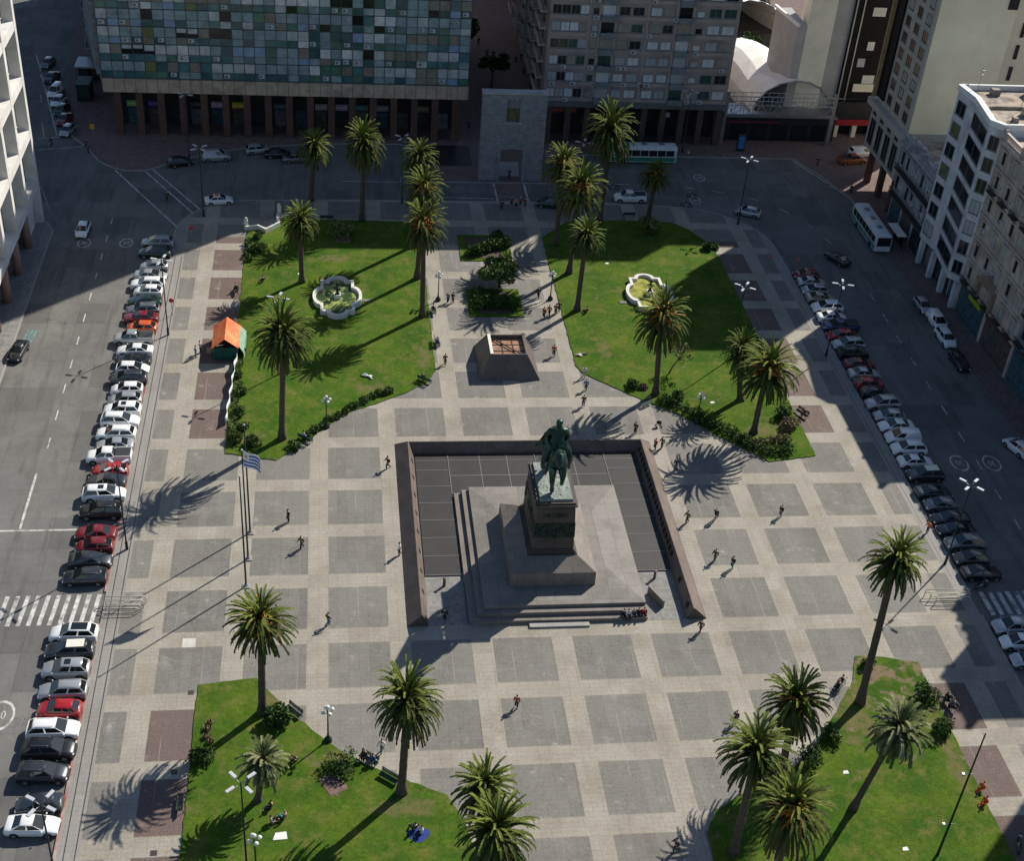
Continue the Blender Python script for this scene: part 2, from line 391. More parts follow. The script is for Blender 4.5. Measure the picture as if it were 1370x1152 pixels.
# ------------------------------------------------------------------ measured positions (metres)
LROW = [(-23.29, 40.95, 'suv', 'silver', 0), (-23.12, 38.06, 'suv', 'dark green', 0), (-23.56, 34.14, 'hatchback', 'silver', 0), (-23.11, 31.62, 'sedan', 'silver', 1), (-23.11, 29.14, 'suv', 'white', 0), (-23.06, 27.12, 'hatchback', 'white', 0), (-23.35, 24.73, 'sedan', 'dark green', 0), (-23.28, 22.49, 'estate', 'grey', 0), (-23.05, 20.3, 'sedan', 'dark red', 0), (-23.08, 17.78, 'hatchback', 'orange', 0), (-23.27, 15.14, 'pickup', 'silver', 0), (-23.11, 12.47, 'sedan', 'white', 0), (-23.37, 10.13, 'sedan', 'black', 0), (-23.7, 8.17, 'hatchback', 'white', 1), (-23.36, 5.92, 'suv', 'dark grey', 0), (-23.28, 3.64, 'hatchback', 'white', 0), (-23.47, 1.41, 'hatchback', 'silver', 0), (-23.38, -0.85, 'sunroof', 'white', 0), (-23.3, -2.99, 'suv', 'white', 1), (-23.43, -5.52, 'suv', 'white', 0), (-23.17, -7.7, 'sedan', 'silver', 0), (-23.7, -9.83, 'pickup', 'white', 0), (-23.34, -12.47, 'hatchback', 'red', 0), (-23.51, -14.36, 'sedan', 'dark grey', 0), (-23.8, -16.73, 'sunroof', 'white', 1), (-23.56, -19.64, 'suv', 'black', 0), (-23.62, -23.28, 'sedan', 'dark red', 0), (-23.57, -25.43, 'hatchback', 'dark red', 0), (-24.13, -27.59, 'sedan', 'dark grey', 1), (-23.69, -30.04, 'estate', 'dark grey', 0), (-23.68, -38.26, 'blackroof', 'white', 0), (-23.75, -40.46, 'whiteroof', 'dark grey', 0), (-23.77, -42.98, 'sunroof', 'silver', 0), (-23.56, -45.63, 'estate', 'silver', 0), (-23.81, -47.89, 'hatchback', 'red', 0), (-23.8, -50.28, 'suv', 'white', 1), (-23.74, -52.51, 'suv', 'black', 1), (-24.03, -55.14, 'estate', 'dark grey', 1), (-23.83, -58.49, 'hatchback', 'dark grey', 0), (-23.84, -60.63, 'sedan', 'white', 1)]
RROW = [(69.2, 32.93, 'hatchback', 'dark red', 0), (68.95, 30.72, 'sedan', 'silver', 1), (69.07, 28.33, 'hatchback', 'silver', 0), (69.18, 26.09, 'sedan', 'beige', 1), (69.26, 23.47, 'suv', 'white', 0), (69.75, 20.82, 'sedan', 'white', 1), (69.75, 18.42, 'pickup', 'blue', 0), (69.22, 16.06, 'hatchback', 'red', 0), (69.34, 13.76, 'estate', 'silver', 0), (69.39, 11.31, 'suv', 'black', 1), (69.37, 8.82, 'sedan', 'dark red', 1), (69.37, 6.39, 'sedan', 'silver', 1), (69.37, 3.93, 'hatchback', 'red', 1), (69.35, 1.94, 'hatchback', 'black', 1), (69.51, -0.51, 'suv', 'silver', 0), (69.82, -3.16, 'hatchback', 'silver', 0), (70.2, -5.26, 'sedan', 'white', 0), (69.6, -7.78, 'van', 'white', 0), (69.34, -10.09, 'suv', 'white', 0), (69.36, -12.65, 'sedan', 'white', 1), (69.41, -15.3, 'whiteroof', 'dark grey', 0), (69.74, -18.58, 'sedan', 'dark grey', 1), (69.58, -20.93, 'hatchback', 'grey', 0), (70.02, -23.38, 'sedan', 'dark grey', 0), (70.0, -25.36, 'sedan', 'black', 0), (69.88, -27.8, 'sunroof', 'grey', 0), (69.59, -30.31, 'hatchback', 'olive grey', 0), (69.98, -32.64, 'sedan', 'black', 1), (69.69, -40.93, 'suv', 'silver', 0), (69.12, -43.19, 'hatchback', 'white', 0), (68.98, -45.71, 'hatchback', 'silver', 0)]
ROAM = [(84.37, 24.18, 'hatchback', 'silver', -90, 'silver hatchback parked along the right-hand pavement behind a white van'), (84.74, 19.65, 'van', 'white', -90, 'white panel van parked along the right-hand pavement between two light cars'), (84.36, 15.28, 'suv', 'white', -90, 'white suv parked along the right-hand pavement in front of a black car'), (84.11, 9.58, 'sedan', 'black', -90, 'black sedan last in the short line along the right-hand pavement'), (83.87, -10.05, 'hatchback', 'white', 110, 'white hatchback driving up the right street by the right pavement'), (76.01, 38.06, 'sedan', 'black', 118, 'black sedan driving up the right street beside the white bus'), (66.05, 53.17, 'hatchback', 'silver', 155, 'silver hatchback turning round the far right plaza corner'), (47.79, 57.69, 'pickup', 'white', 180, 'white pickup driving along the far street between palms'), (-16.33, 55.02, 'taxi', 'white', 10, 'white taxi with an orange roof at the far left plaza corner'), (-34.94, 44.84, 'hatchback', 'white', -92, 'white hatchback driving alone down the left street'), (-38.17, 12.34, 'sedan', 'black', -98, 'dark sedan at the left pavement beyond the round columns'), (-23.22, 68.39, 'hatchback', 'black', 20, 'black hatchback at the far kerb behind a silver van'), (-17.77, 70.59, 'van', 'silver', 10, 'silver van at the far kerb below the teal glass tower'), (-11.15, 73.77, 'estate', 'silver', 15, 'silver estate car at the far kerb below the teal glass tower'), (-7.97, 72.15, 'sedan', 'black', 8, 'black sedan at the far kerb nearest the first palm'), (-5.06, 70.54, 'sedan', 'grey', 8, 'grey sedan at the far kerb half hidden behind a palm crown'), (34.55, 55.19, 'suv', 'dark green', 170, 'dark green suv in the shade right of the stone gate'), (-50.08, 109.43, 'hatchback', 'grey', -102, 'grey hatchback at the far end of the kerb row in the left side street'), (-48.36, 102.67, 'sedan', 'black', -102, 'black sedan in the kerb row of the left side street'), (-46.65, 96.2, 'van', 'white', -102, 'white van in the kerb row of the left side street'), (-45.56, 91.92, 'hatchback', 'white', -102, 'white hatchback in the kerb row of the left side street'), (-44.42, 88.09, 'hatchback', 'dark green', -102, 'dark green hatchback in the kerb row of the left side street'), (-43.43, 84.34, 'sedan', 'dark red', -102, 'dark red sedan in the kerb row of the left side street'), (-42.27, 79.79, 'hatchback', 'silver', -102, 'silver hatchback nearest the corner in the left side street row'), (89.82, 73.45, 'pickup', 'dull orange', 10, 'orange pickup in the shaded yard under the cream tower'), (92.63, 76.65, 'van', 'white', 10, 'white van in the shaded yard under the cream tower')]
BUS = [(84.0, 45.87), (53.8, 73.2)]
PALM = [(-3.55, 30.69, 9.21, -0.1, 2.99, 'd'), (-2.55, 56.23, 8.53, 0.6, 2.9, 'd'), (5.09, 49.4, 12.07, 0.28, 3.69, 'd'), (12.45, 41.46, 13.72, 0.49, 3.34, 'd'), (12.48, 31.91, 13.61, 0.53, 2.88, 'o'), (12.63, 21.51, 13.56, -0.21, 3.42, 'o'), (33.77, 42.31, 12.78, -0.26, 3.4, 'o'), (34.44, 33.68, 12.86, 0.27, 3.79, 'o'), (34.05, 23.17, 11.19, 0.12, 3.02, 'd'), (41.58, 49.76, 14.52, 0.24, 4.43, 'd'), (49.53, 51.21, 7.35, 0.22, 2.92, 'o'), (41.01, 2.59, 10.99, -0.71, 3.94, 'o'), (51.74, 1.13, 7.05, -1.02, 2.9, 'd'), (51.54, -5.97, 8.96, 0.06, 4.42, 'o'), (-5.35, -6.25, 13.93, 0.58, 3.62, 'd'), (-5.99, -48.78, 11.23, 0.3, 3.19, 'o'), (-6.0, -58.72, 5.2, 0.64, 2.28, 'f'), (6.25, -58.59, 11.1, 0.26, 3.26, 'd'), (12.31, -65.75, 8.68, 0.07, 2.88, 'd'), (12.62, -72.13, 11.16, -0.15, 3.14, 'd'), (50.46, -50.25, 18.05, -0.79, 3.37, 'd'), (40.64, -57.76, 8.5, -0.41, 3.18, 'o'), (33.97, -66.36, 12.34, -0.17, 3.22, 'd'), (34.69, -73.2, 13.54, -0.25, 3.68, 'o'), (45.8, -62.48, 10.49, 1.71, 2.93, 'f')]
TALL = [(-20.71, -25.36), (-21.16, -67.02), (-20.41, 16.91), (-18.32, 50.54), (63.59, 49.76), (66.17, 11.6), (66.71, -30.5), (52.92, 10.89), (-5.83, 7.64), (-6.57, -65.84), (11.4, 55.59), (38.93, 54.91)]
POLEB = (51.63, -67.72)
GLOBE = [(-0.04, -52.37), (-0.17, -3.93), (44.93, -3.66), (30.71, 26.21), (15.04, 25.9), (-5.84, -65.76)]
PEOPLE = [(6.75, -12.11), (7.45, -27.2), (29.08, 26.69), (29.16, 21.17), (29.95, 21.76), (30.9, 22.26), (31.47, 22.96), (29.19, 11.64), (14.87, 9.65), (32.21, 3.68), (32.42, 6.58), (31.31, 0.05), (17.03, 25.3), (16.33, 25.3), (36.8, -5.73), (38.58, -9.11), (39.46, -8.82), (40.25, -13.1), (39.46, -22.79), (50.45, -21.98), (41.12, -29.22), (42.72, -30.51), (66.59, -25.26), (17.35, -49.2), (4.69, -53.91), (11.48, -37.31), (37.09, -39.93), (37.66, -52.08), (-0.03, -37.49), (-4.24, -21.38), (-2.78, -25.8), (-16.51, 11.55), (-15.99, 12.6), (-43.99, 74.39), (-38.51, 74.34), (-37.88, 72.35), (-24.12, 55.61), (24.37, 84.85), (29.2, 65.29), (28.46, 55.29), (29.08, 54.53), (29.88, 55.33), (30.53, 54.83), (26.76, 53.7), (83.17, 71.88), (85.83, 61.54), (28.98, -65.99), (30.75, 119.72), (32.0, 119.01), (36.12, 116.52), (37.29, 117.79), (37.04, 110.76), (29.73, 126.21)]
STEP = [(29.61, -37.8), (30.07, -37.82), (30.62, -37.73), (31.18, -37.65), (31.72, -37.67)]
LAWN = [(35.32, 22.58), (-8.86, 30.64), (-4.9, -59.65), (-4.73, -61.21), (-3.68, -60.81), (-3.18, -54.78), (58.27, -61.1), (57.91, -62.67)]
LIE = [(32.92, 11.72), (4.94, 6.78)]
BLANKET = [(7.2, -62.59), (7.68, -63.0)]
BENCH = [(14.2, 22.49), (14.18, 14.5), (12.05, 5.71), (-12.37, 27.93), (-2.59, -6.59), (3.5, -54.96), (49.07, -48.04), (59.2, -50.85), (58.7, -2.25), (-3.16, -49.0), (5.2, -57.14), (39.37, 0.12), (-12.48, -58.83), (-0.15, 49.76), (46.57, 51.9)]
CYCLE = (42.85, -22.37)
MOTO = [(56.64, 55.8), (58.34, 59.06), (45.81, 61.95), (69.22, -34.4), (59.11, -67.39)]
BUSH = [(-4.55, -50.02, 1.5), (1.0, -55.67, 1.6), (-11.02, -54.2, 1.3), (57.1, -49.79, 1.5), (57.1, -54.15, 1.5), (46.36, -54.53, 1.3), (43.24, -57.03, 1.4), (52.83, -45.4, 0.9), (38.56, 4.47, 1.1), (43.16, 0.9, 1.3), (39.69, 3.78, 0.7), (-9.93, 39.48, 1.5), (-10.4, 43.35, 0.9), (56.53, 41.06, 1.0), (57.8, 41.56, 0.8), (-8.47, -7.52, 1.3), (-10.65, -6.45, 1.2), (-10.32, -1.17, 1.0), (-10.9, 6.9, 1.0), (-11.35, 12.05, 1.0), (56.39, -2.54, 1.4), (56.48, -5.26, 1.3), (-3.77, -8.04, 0.9), (-10.52, 2.78, 1), (-9.82, -4.24, 0.9)]
HEDGE_NW = [(-2.5, -6.3), (0.1, -2.86), (2.79, -0.24), (5.57, 2.29), (8.38, 3.9)]
HEDGE_NE = [(41.37, 0.59), (43.89, -1.08), (46.08, -4.0), (48.33, -6.38), (50.46, -9.02), (52.37, -10.56), (55.58, -9.72)]
OLIVE = (43.74, 7.37)
SHRUBS = [(1.81, 44.05), (48.72, 46.45)]
# ------------------------------------------------------------------ camera, sun, sky
cam = bpy.data.cameras.new('camera'); co = bpy.data.objects.new('camera', cam); C.objects.link(co); scene.camera = co
cam.sensor_width = 36; cam.lens = 1813.0/1370*36; cam.clip_end = 2000; cam.clip_start = 1
yaw, pitch, roll = 0.1594, 0.6187, 0.0838
fw = Vector((math.sin(yaw)*math.cos(pitch), math.cos(yaw)*math.cos(pitch), -math.sin(pitch)))
r0 = Vector((math.cos(yaw), -math.sin(yaw), 0)); u0 = r0.cross(fw)
rr = math.cos(roll)*r0+math.sin(roll)*u0; uu = -math.sin(roll)*r0+math.cos(roll)*u0
co.matrix_world = Matrix(((rr.x, uu.x, -fw.x, .85), (rr.y, uu.y, -fw.y, -135.77), (rr.z, uu.z, -fw.z, 94.38), (0, 0, 0, 1)))
SUN_EL = math.radians(38.7); SUN_AZ = math.atan2(.682, .731)     # direction towards the sun, from +x
sd = Vector((math.cos(SUN_EL)*math.cos(SUN_AZ), math.cos(SUN_EL)*math.sin(SUN_AZ), math.sin(SUN_EL)))
sl = bpy.data.lights.new('sun', 'SUN'); sl.energy = 4.6; sl.angle = math.radians(.53); sl.color = (1, .945, .85)
so = bpy.data.objects.new('sun', sl); C.objects.link(so); so.rotation_euler = (-sd).to_track_quat('-Z', 'Y').to_euler(); so.location = (60, 60, 120)
w = bpy.data.worlds.new('World'); scene.world = w; w.use_nodes = True
sk = w.node_tree.nodes.new('ShaderNodeTexSky'); sk.sky_type = 'NISHITA'; sk.sun_disc = False; sk.sun_elevation = SUN_EL
sk.sun_rotation = PI/2-SUN_AZ; sk.air_density = 1.0; sk.dust_density = .4; sk.ozone_density = 2.5
bg = w.node_tree.nodes['Background']; bg.inputs[1].default_value = .075
w.node_tree.links.new(sk.outputs[0], bg.inputs[0])
scene.view_settings.view_transform = 'Standard'; scene.view_settings.look = 'None'; scene.view_settings.gamma = 1
scene.view_settings.exposure = 0.4
scene.cycles.max_bounces = 6; scene.cycles.diffuse_bounces = 3; scene.cycles.glossy_bounces = 3; scene.cycles.transparent_max_bounces = 4
scene.cycles.sample_clamp_indirect = 4

# ------------------------------------------------------------------ ground, pavements, lawns
def arc(cx, cy, r, a0, a1, n=10): return [(cx+r*math.cos(math.radians(a0+(a1-a0)*i/n)), cy+r*math.sin(math.radians(a0+(a1-a0)*i/n))) for i in range(n+1)]
b = MB(); b.add([(-900,-900,GZ),(900,-900,GZ),(900,1500,GZ),(-900,1500,GZ)], [(0,1,2,3)]); struct('road', b, M_ASPH)
plaza = [(-22, -110)] + [(-22, 42)] + arc(-11, 45, 11, 180, 95, 8) + [(0, 56.4), (30, 56.6), (46, 56.4)] + arc(53.5, 41.5, 14, 88, 0, 10) + [(67.5, 30), (67.5, -110)]
b = MB(); b.prism(plaza, GZ-.3, 0); struct('plaza_pavement', b, M_PAVE)
# raised kerb line round the plaza, painted red along the parking rows
def kerb_line(name, pts, m, wd=.22, h=.035):
    b = MB()
    for i in range(len(pts)-1):
        p = Vector(pts[i]); q = Vector(pts[i+1]); d = (q-p).normalized(); n = Vector((-d.y, d.x))*wd/2
        e = d*.002
        vs = [p-n+e, q-n-e, q+n-e, p+n+e]
        b.add([(v.x, v.y, h) for v in vs]+[(v.x, v.y, GZ-.1) for v in vs], [(0,1,2,3),(0,4,5,1),(2,6,7,3),(1,5,6,2),(3,7,4,0)])
    return struct(name, b, m)
kerb_line('kerb', [(-22.08, -110), (-22.08, -36.4)], M_REDKERB); kerb_line('kerb', [(-22.08, -31.8), (-22.08, 36)], M_REDKERB)
kerb_line('kerb', [(-22.08, 36), (-22.08, 42)] + arc(-11, 45, 11.1, 180, 95, 8) + [(0, 56.5), (30, 56.7), (46, 56.5)] + arc(53.5, 41.5, 14.1, 88, 0, 10) + [(67.6, 30), (67.6, -35)], M_KERB)
kerb_line('kerb', [(67.6, -38.6), (67.6, -110)], M_KERB)
# two drain slots along the left kerb
b = MB()
for x in (-21.35, -20.45): b.box(x-.045, x+.045, -110, 38, .001, .006)
struct('drain_slot', b, M_RAIL)
# crack-like cable duct across the narrow band on the right
b = MB(); b.box(66.55, 66.62, -33, 26, .001, .006); struct('drain_slot', b, M_RAIL)

west = [(-200, 300), (-66, 300), (-43.6, 84), (-41.3, 78.5), (-38.6, 74.6), (-35.9, 69.2), (-33.3, 66.8), (-31, 66.0), (-28.3, 66.2), (-25.3, 68.6), (-20, 72.6), (-13.2, 75.4), (-4, 77.2), (4, 77.9), (12, 78.0), (14.2, 76.5), (11.5, 63.6), (36.2, 63.6), (36.6, 75.0), (66, 74.8), (79.6, 74.7), (82.7, 68.0), (85.2, 59.6), (85.4, 52.9), (85.5, 42.8), (85.4, -120), (400, -120), (400, 300)]
b = MB(); b.prism(west, GZ-.3, -.001); struct('pavement', b, M_PINK)
kerb_line('kerb', west[2:-3], M_KERB, .2, .02)
lw = [(-300, -120), (-39.3, -120), (-39.3, 36)] + [(-39.2, 45.4), (-40.2, 47.6), (-41.6, 49.6), (-43, 51.2), (-60, 125), (-120, 300), (-300, 300)]
b = MB(); b.prism(lw, GZ-.3, -.002); struct('pavement', b, M_GREYWALK)
kerb_line('kerb', lw[1:8], M_KERB, .2, .02)
# the dark pool-like paving panel beside the gate
b = MB(); b.box(15.4, 23.6, 69.6, 77.6, 0, .05); struct('dark_paving_panel', b, M_DARKSLAB)
# smooth crossing surface between gate and plaza
b = MB(); b.box(26.6, 31.3, 57, 63.3, GZ+.001, GZ+.008); struct('crossing_surface', b, M_PINK)

NW = [(-11.75, 45.8), (-11.7, -8.9), (-5.9, -10.4), (-3.4, -7.6), (-.2, -3.9), (1.9, -1.2), (5.8, .9), (9.4, 3.1), (12.4, 5.6), (13.6, 8.2), (13.75, 49.4), (-1, 49.6), (-6.6, 50.5), (-7.2, 47.4), (-9.2, 45.4), (-10, 46.2)]
NE = [(31.9, 44.6), (31.8, 9.4), (32.4, 7.6), (34.3, 5.7), (36.6, 3.6), (40.4, .2), (43.3, -2.0), (46.4, -5.9), (50.6, -10.0), (51.9, -11.8), (58, -10.7), (58.0, 38), (57.6, 42), (56.9, 44.4), (55.2, 47.6), (53.2, 50.0), (45.1, 50.6), (36.4, 49.9)]
SW = [(-12, -45), (-6.7, -44.3), (-5.4, -46.2), (-2.6, -49.8), (.6, -53.2), (3.2, -55.2), (7.1, -57.4), (10.1, -59), (11.5, -61.9), (12.3, -65.9), (13.4, -72), (13.6, -84), (-12.1, -84)]
SE = [(52.1, -44), (55.6, -44.4), (58.2, -45.2), (58.3, -84), (32, -84), (32.1, -67), (32.3, -64), (33.6, -62), (37.4, -59.6), (41.6, -57.8), (44.3, -55.6), (46.3, -53), (48.4, -50.4), (50.4, -47.8)]
def lawn(poly, nm):
    # slab with a gently uneven top so the edge of the turf is not knife-clean
    bm = bmesh.new()
    P = []
    n = len(poly)
    for i in range(n):
        p = Vector(poly[i]); q = Vector(poly[(i+1) % n]); k = max(1, int((q-p).length/.7))
        for j in range(k):
            t = p+(q-p)*j/k; P.append((t.x+rnd.uniform(-.07, .07), t.y+rnd.uniform(-.07, .07)))
    vs = [bm.verts.new((x, y, .10)) for x, y in P]
    f = bm.faces.new(vs); f.normal_update()
    if f.normal.z < 0: f.normal_flip()
    r = bmesh.ops.extrude_face_region(bm, geom=[f])
    for v in [g for g in r['geom'] if isinstance(g, bmesh.types.BMVert)]: v.co.z = .10
    for v in vs: v.co.z = -.05
    me = bpy.data.meshes.new(nm); bm.to_mesh(me); bm.free(); me.materials.append(M_GRASS)
    return tag(obj(nm, me), kind='structure')
for P_ in (NW, NE, SW, SE): lawn(P_, 'lawn')
# ------------------------------------------------------------------ road markings
def stripe(pts, wd=.14, nm='road_marking'):
    b = MB()
    for p, q in pts:
        p = Vector(p); q = Vector(q); d = (q-p).normalized(); n = Vector((-d.y, d.x))*wd/2
        b.add([(v.x, v.y, GZ+.012) for v in (p-n, q-n, q+n, p+n)], [(0, 1, 2, 3)])
    return struct(nm, b, M_LINE)
stripe([((-31.45-.012*i, 50-5.53*i), (-31.46-.012*i, 50-5.53*i-2.0)) for i in range(11)])
stripe([((-32.0, -12.1), (-32.1, -21.6)), ((-39, -21.9), (-26.2, -21.9)), ((-39, -64.6), (-24.5, -64.6))], .26)
stripe([((-22.6-.98*i, -32.05), (-22.9-.98*i, -36.3)) for i in range(17)], .42, 'crosswalk')
stripe([((69.0+.98*i, -35.0), (69.0+.98*i, -38.6)) for i in range(16)], .52, 'crosswalk')
stripe([((78.05-.01*i, 28.4-5.72*i), (78.05-.01*i, 26.4-5.72*i)) for i in range(17)])
stripe([((58.0, 63.0), (59.6, 62.6)), ((62.4, 61.8), (64.2, 61.1)), ((67.8, 59.4), (69.4, 58.5)), ((72, 55.6), (73.2, 54.2)), ((74.9, 50.8), (75.6, 49.2)), ((76.6, 45.4), (77.1, 43.6)), ((77.7, 38.8), (77.9, 37))])
stripe([((-33.1, 66.3), (-21.4, 46.3)), ((-28.6, 66.3), (-19.2, 50.4)), ((-27.4, 66.8), (-18.4, 51.9)), ((-46.8, 77.8), (-43.2, 78.6)), ((-46.1, 73.3), (-39.1, 75.0)), ((-53.1, 115.1), (-43.9, 79.1)), ((79.6, 74.2), (84.4, 61.8))], .2)
stripe([((-47.2, 84.6), (-45.8, 78.5)), ((-49.2, 96), (-48.6, 93)), ((-51, 107), (-50.5, 104))])
stripe([((2.2, 63.5), (11.2, 63.4)), ((17.9, 58.2), (26, 57.9)), ((40, 68.3), (47, 68.9)), ((52, 67.4), (55, 66.8)), ((44, 63.8), (49, 63.9)), ((5, 68.3), (9, 69.4))], .16)
stripe([((26.5, 63.3), (26.5, 57)), ((31.4, 63.3), (31.4, 57))], .3)
def ring(x, y, rz, r=.95):
    b = MB(); n = 28
    for k in range(n):
        a0 = 2*PI*k/n; a1 = 2*PI*(k+.9 if k % 4 == 3 else k+1)/n
        b.add([(x+q*math.cos(a), y+q*math.sin(a)*1.45, GZ+.012) for q, a in ((r, a0), (r, a1), (r*.83, a1), (r*.83, a0))], [(0, 1, 2, 3)])
    struct('speed_marking', b, M_LINE)
    me = text_mesh('30', .95, .002); me.materials.clear(); me.materials.append(M_LINE)
    o = obj('speed_marking', me, None, (x, y, GZ+.012), rz); o.scale = (1, 1.5, 1); tag(o, kind='structure')
ring(-34.4, 42.0, 0); ring(-28.6, 42.1, 0); ring(-29.2, -47.8, 0, 1.25); ring(75.6, -12.3, PI, 1.1); ring(79.7, -12.4, PI, 1.1); ring(58.7, 58.3, -1.2); ring(61.3, 66.8, -1.2)
# blue-green bay mark
b = MB()
for k in range(3): b.add([(x, y, GZ+.012) for x, y in ((-38.6+.5*k, 13.6), (-38.3+.5*k, 13.6), (-37.8+.5*k, 18.4), (-38.1+.5*k, 18.4))], [(0, 1, 2, 3)])
struct('bay_marking', b, mat('faded_green_paint', (.12, .22, .22), .8, var=.4, scale=2))
# ------------------------------------------------------------------ the square's stone works
# mausoleum surround: three battered granite walls round a sunken yard, roof slabs in a U, open to the front
M_DIE = make_granite('die_granite', (.085, .07, .06), (.105, .087, .074), (.05, .042, .036))
M_WALL = make_granite('wall_granite', (.165, .128, .107), (.20, .157, .13), (.09, .07, .058))
X0, X1, Y0, Y1 = 7.7, 38.2, -38.0, -7.6
WH = 1.45
def batter(name, label, a, c, out_n, m):
    """wall from a to c with outward normal out_n; outer face slopes, top ridge, short inner slope"""
    t = thing(name, label, 'wall', (*(((Vector(a)+Vector(c))/2)), 0))
    return t
surround = thing('mausoleum_surround', 'low U-shaped surround of sloping pink granite walls with dark roof slabs around the monument', 'enclosure', (23, -23, 0))
def wallpoly(prof, path, name, m, closed=False):
    """sweep an (offset outward, z) profile along a path with mitred corners"""
    b = MB(); n = len(path); P = [Vector(p) for p in path]; rings = []
    for i in range(n):
        d0 = (P[i]-P[i-1]).normalized() if i > 0 else None; d1 = (P[i+1]-P[i]).normalized() if i < n-1 else None
        n0 = Vector((-d0.y, d0.x)) if d0 else None; n1 = Vector((-d1.y, d1.x)) if d1 else None
        if n0 is None: m_ = n1
        elif n1 is None: m_ = n0
        else: m_ = (n0+n1)/(1+n0.dot(n1))
        rings.append([(P[i].x+m_.x*o, P[i].y+m_.y*o, z) for o, z in prof])
    k = len(prof)
    vs = [v for r in rings for v in r]; fs = []
    for i in range(n-1):
        for j in range(k): fs.append((i*k+j, i*k+(j+1) % k, (i+1)*k+(j+1) % k, (i+1)*k+j))
    fs.append(tuple(range(k-1, -1, -1))); fs.append(tuple(range((n-1)*k, n*k)))
    b.add(vs, fs); return b
path = [(9.2, -38.0), (9.2, -8.9), (36.75, -8.9), (36.75, -38.0)]     # ridge line; left normal = outside
wb = wallpoly([(1.5, 0), (.06, WH), (-.06, WH), (-.62, .1), (-.62, -1.0), (1.5, -1.0)], path, 'wall', M_GRAN2)
wb.build('wall', M_WALL, surround)
# slots in the inner faces of both side walls
def slot_hole(x, y, z1, x2, z0, w_, fl):
    b = MB(); b.add([(x, y, z1), (x2, y, z0), (x2, y-w_, z0), (x, y-w_, z1)], [(3, 2, 1, 0) if fl else (0, 1, 2, 3)]); b.build('wall_slot', M_BLACK, surround)
for k in range(8):
    y = -11.5-3.15*k; slot_hole(9.44, y, 1.13, 9.66, .54, .5, False)
for k in range(20): slot_hole(36.45, -9.8-.98*k, 1.10, 36.24, .28, .62, True)
for y in (-32.6, -36.4): slot_hole(36.45, y, 1.10, 36.24, .5, .6, True)
u = MB()
zt = .12
for (xa, xb, ya, yb) in ((9.95, 13.75, -30.6, -9.7), (32.15, 36.0, -30.6, -9.7), (13.75, 32.15, -17.2, -9.7)): u.box(xa, xb, ya, yb, -.25, zt)
u.build('roof_slab', M_DARKSLAB, surround)
def seam(*q): u = MB(); u.box(*q); u.build('slab_seam', M_SEAM, surround)
for k in range(1, 7):
    y = -30.6+2.98*k; seam(9.95, 13.7, y-.03, y+.03, zt+.001, zt+.03); seam(32.2, 36.0, y-.03, y+.03, zt+.001, zt+.03)
for x in (13.75, 17.4, 20.6, 23.9, 28.4, 32.15): seam(x-.035, x+.035, -17.2, -9.75, zt+.002, zt+(.06 if x in (13.75, 32.15, 23.9) else .02))
seam(13.8, 32.1, -13.8, -13.72, zt+.0035, zt+.018); seam(10.0, 36, -10.9, -10.84, zt+.0025, zt+.02)
seam(9.95, 13.75, -30.66, -30.603, -.2, zt+.05); seam(32.15, 36.0, -30.66, -30.603, -.2, zt+.05)
# shallow sunken forecourts before the two entrances
for xa, xb in ((9.85, 13.8), (32.1, 36.2)): u = MB(); u.box(xa, xb, -38.0, -30.7, .001, .02); u.build('forecourt', M_GREYWALK, surround)
b = MB(); b.frame((34.0, -36.3, .02), (-.45, 1)); b.bbox(0, 2.6, -.12, .12, .02, .95, .03); b.build('low_block', M_GRAND, surround)
for (x, y) in ((11.8, -32.2), (34.0, -31.8)): b = MB(); b.lathe([(.16, 0), (.13, .9), (.2, 1.0), (.2, 1.05)], 8, (x, y, .02)); b.build('bollard', M_GRAN2, surround)

# the monument: three steps, hipped plinth, block, pedestal
mon = thing('monument_pedestal', 'tall granite pedestal on a broad stepped plinth carrying the bronze rider', 'monument', (23, -28, 0))
b = MB()
b.frustum(13.9, 32.05, -38.05, -17.3, -.4, .42, .03, .03)
b.build('step', M_GRAN, mon)
b = MB(); b.frustum(14.75, 32.04, -37.35, -17.28, .42, .84, .02, .02); b.build('step', M_GRAN, mon)
b = MB(); b.frustum(15.5, 32.03, -36.65, -17.26, .84, 1.2, .02, .02, top=False)
b.frustum(15.52, 32.01, -36.63, -17.28, 1.2, 1.62, 3.4, 5.2, bottom=False)
b.build('hipped_plinth', M_GRAND, mon)
b = MB(); b.bbox(19.9, 26.0, -38.75, -38.1, 0, .2, .02); b.build('low_step', M_KERB, mon)
b = MB(); b.frustum(18.35, 27.15, -34.05, -22.5, 1.2, 3.05, .04, .04, top=False); b.frustum(18.39, 27.11, -34.01, -22.54, 3.05, 4.0, 1.75, 1.6, bottom=False); b.build('block', M_GRAN, mon)
b = MB()
cx0, cx1, cy0, cy1 = 20.2, 25.3, -32.3, -24.2
for i, (g_, z0, z1) in enumerate(((.0, 3.9, 4.12), (.14, 4.12, 4.34), (.26, 4.34, 4.52))): b.box(cx0+g_, cx1-g_, cy0+g_, cy1-g_, z0, z1)
b.frustum(20.58, 24.92, -31.92, -24.58, 4.52, 6.0, .08, .08, top=False)
b.frustum(20.72, 24.78, -31.78, -24.72, 7.8, 9.55, .08, .08)
b.build('die', M_DIE, mon)
b = MB()
b.frustum(20.6, 24.9, -31.9, -24.6, 6.0, 7.8, .06, .06)
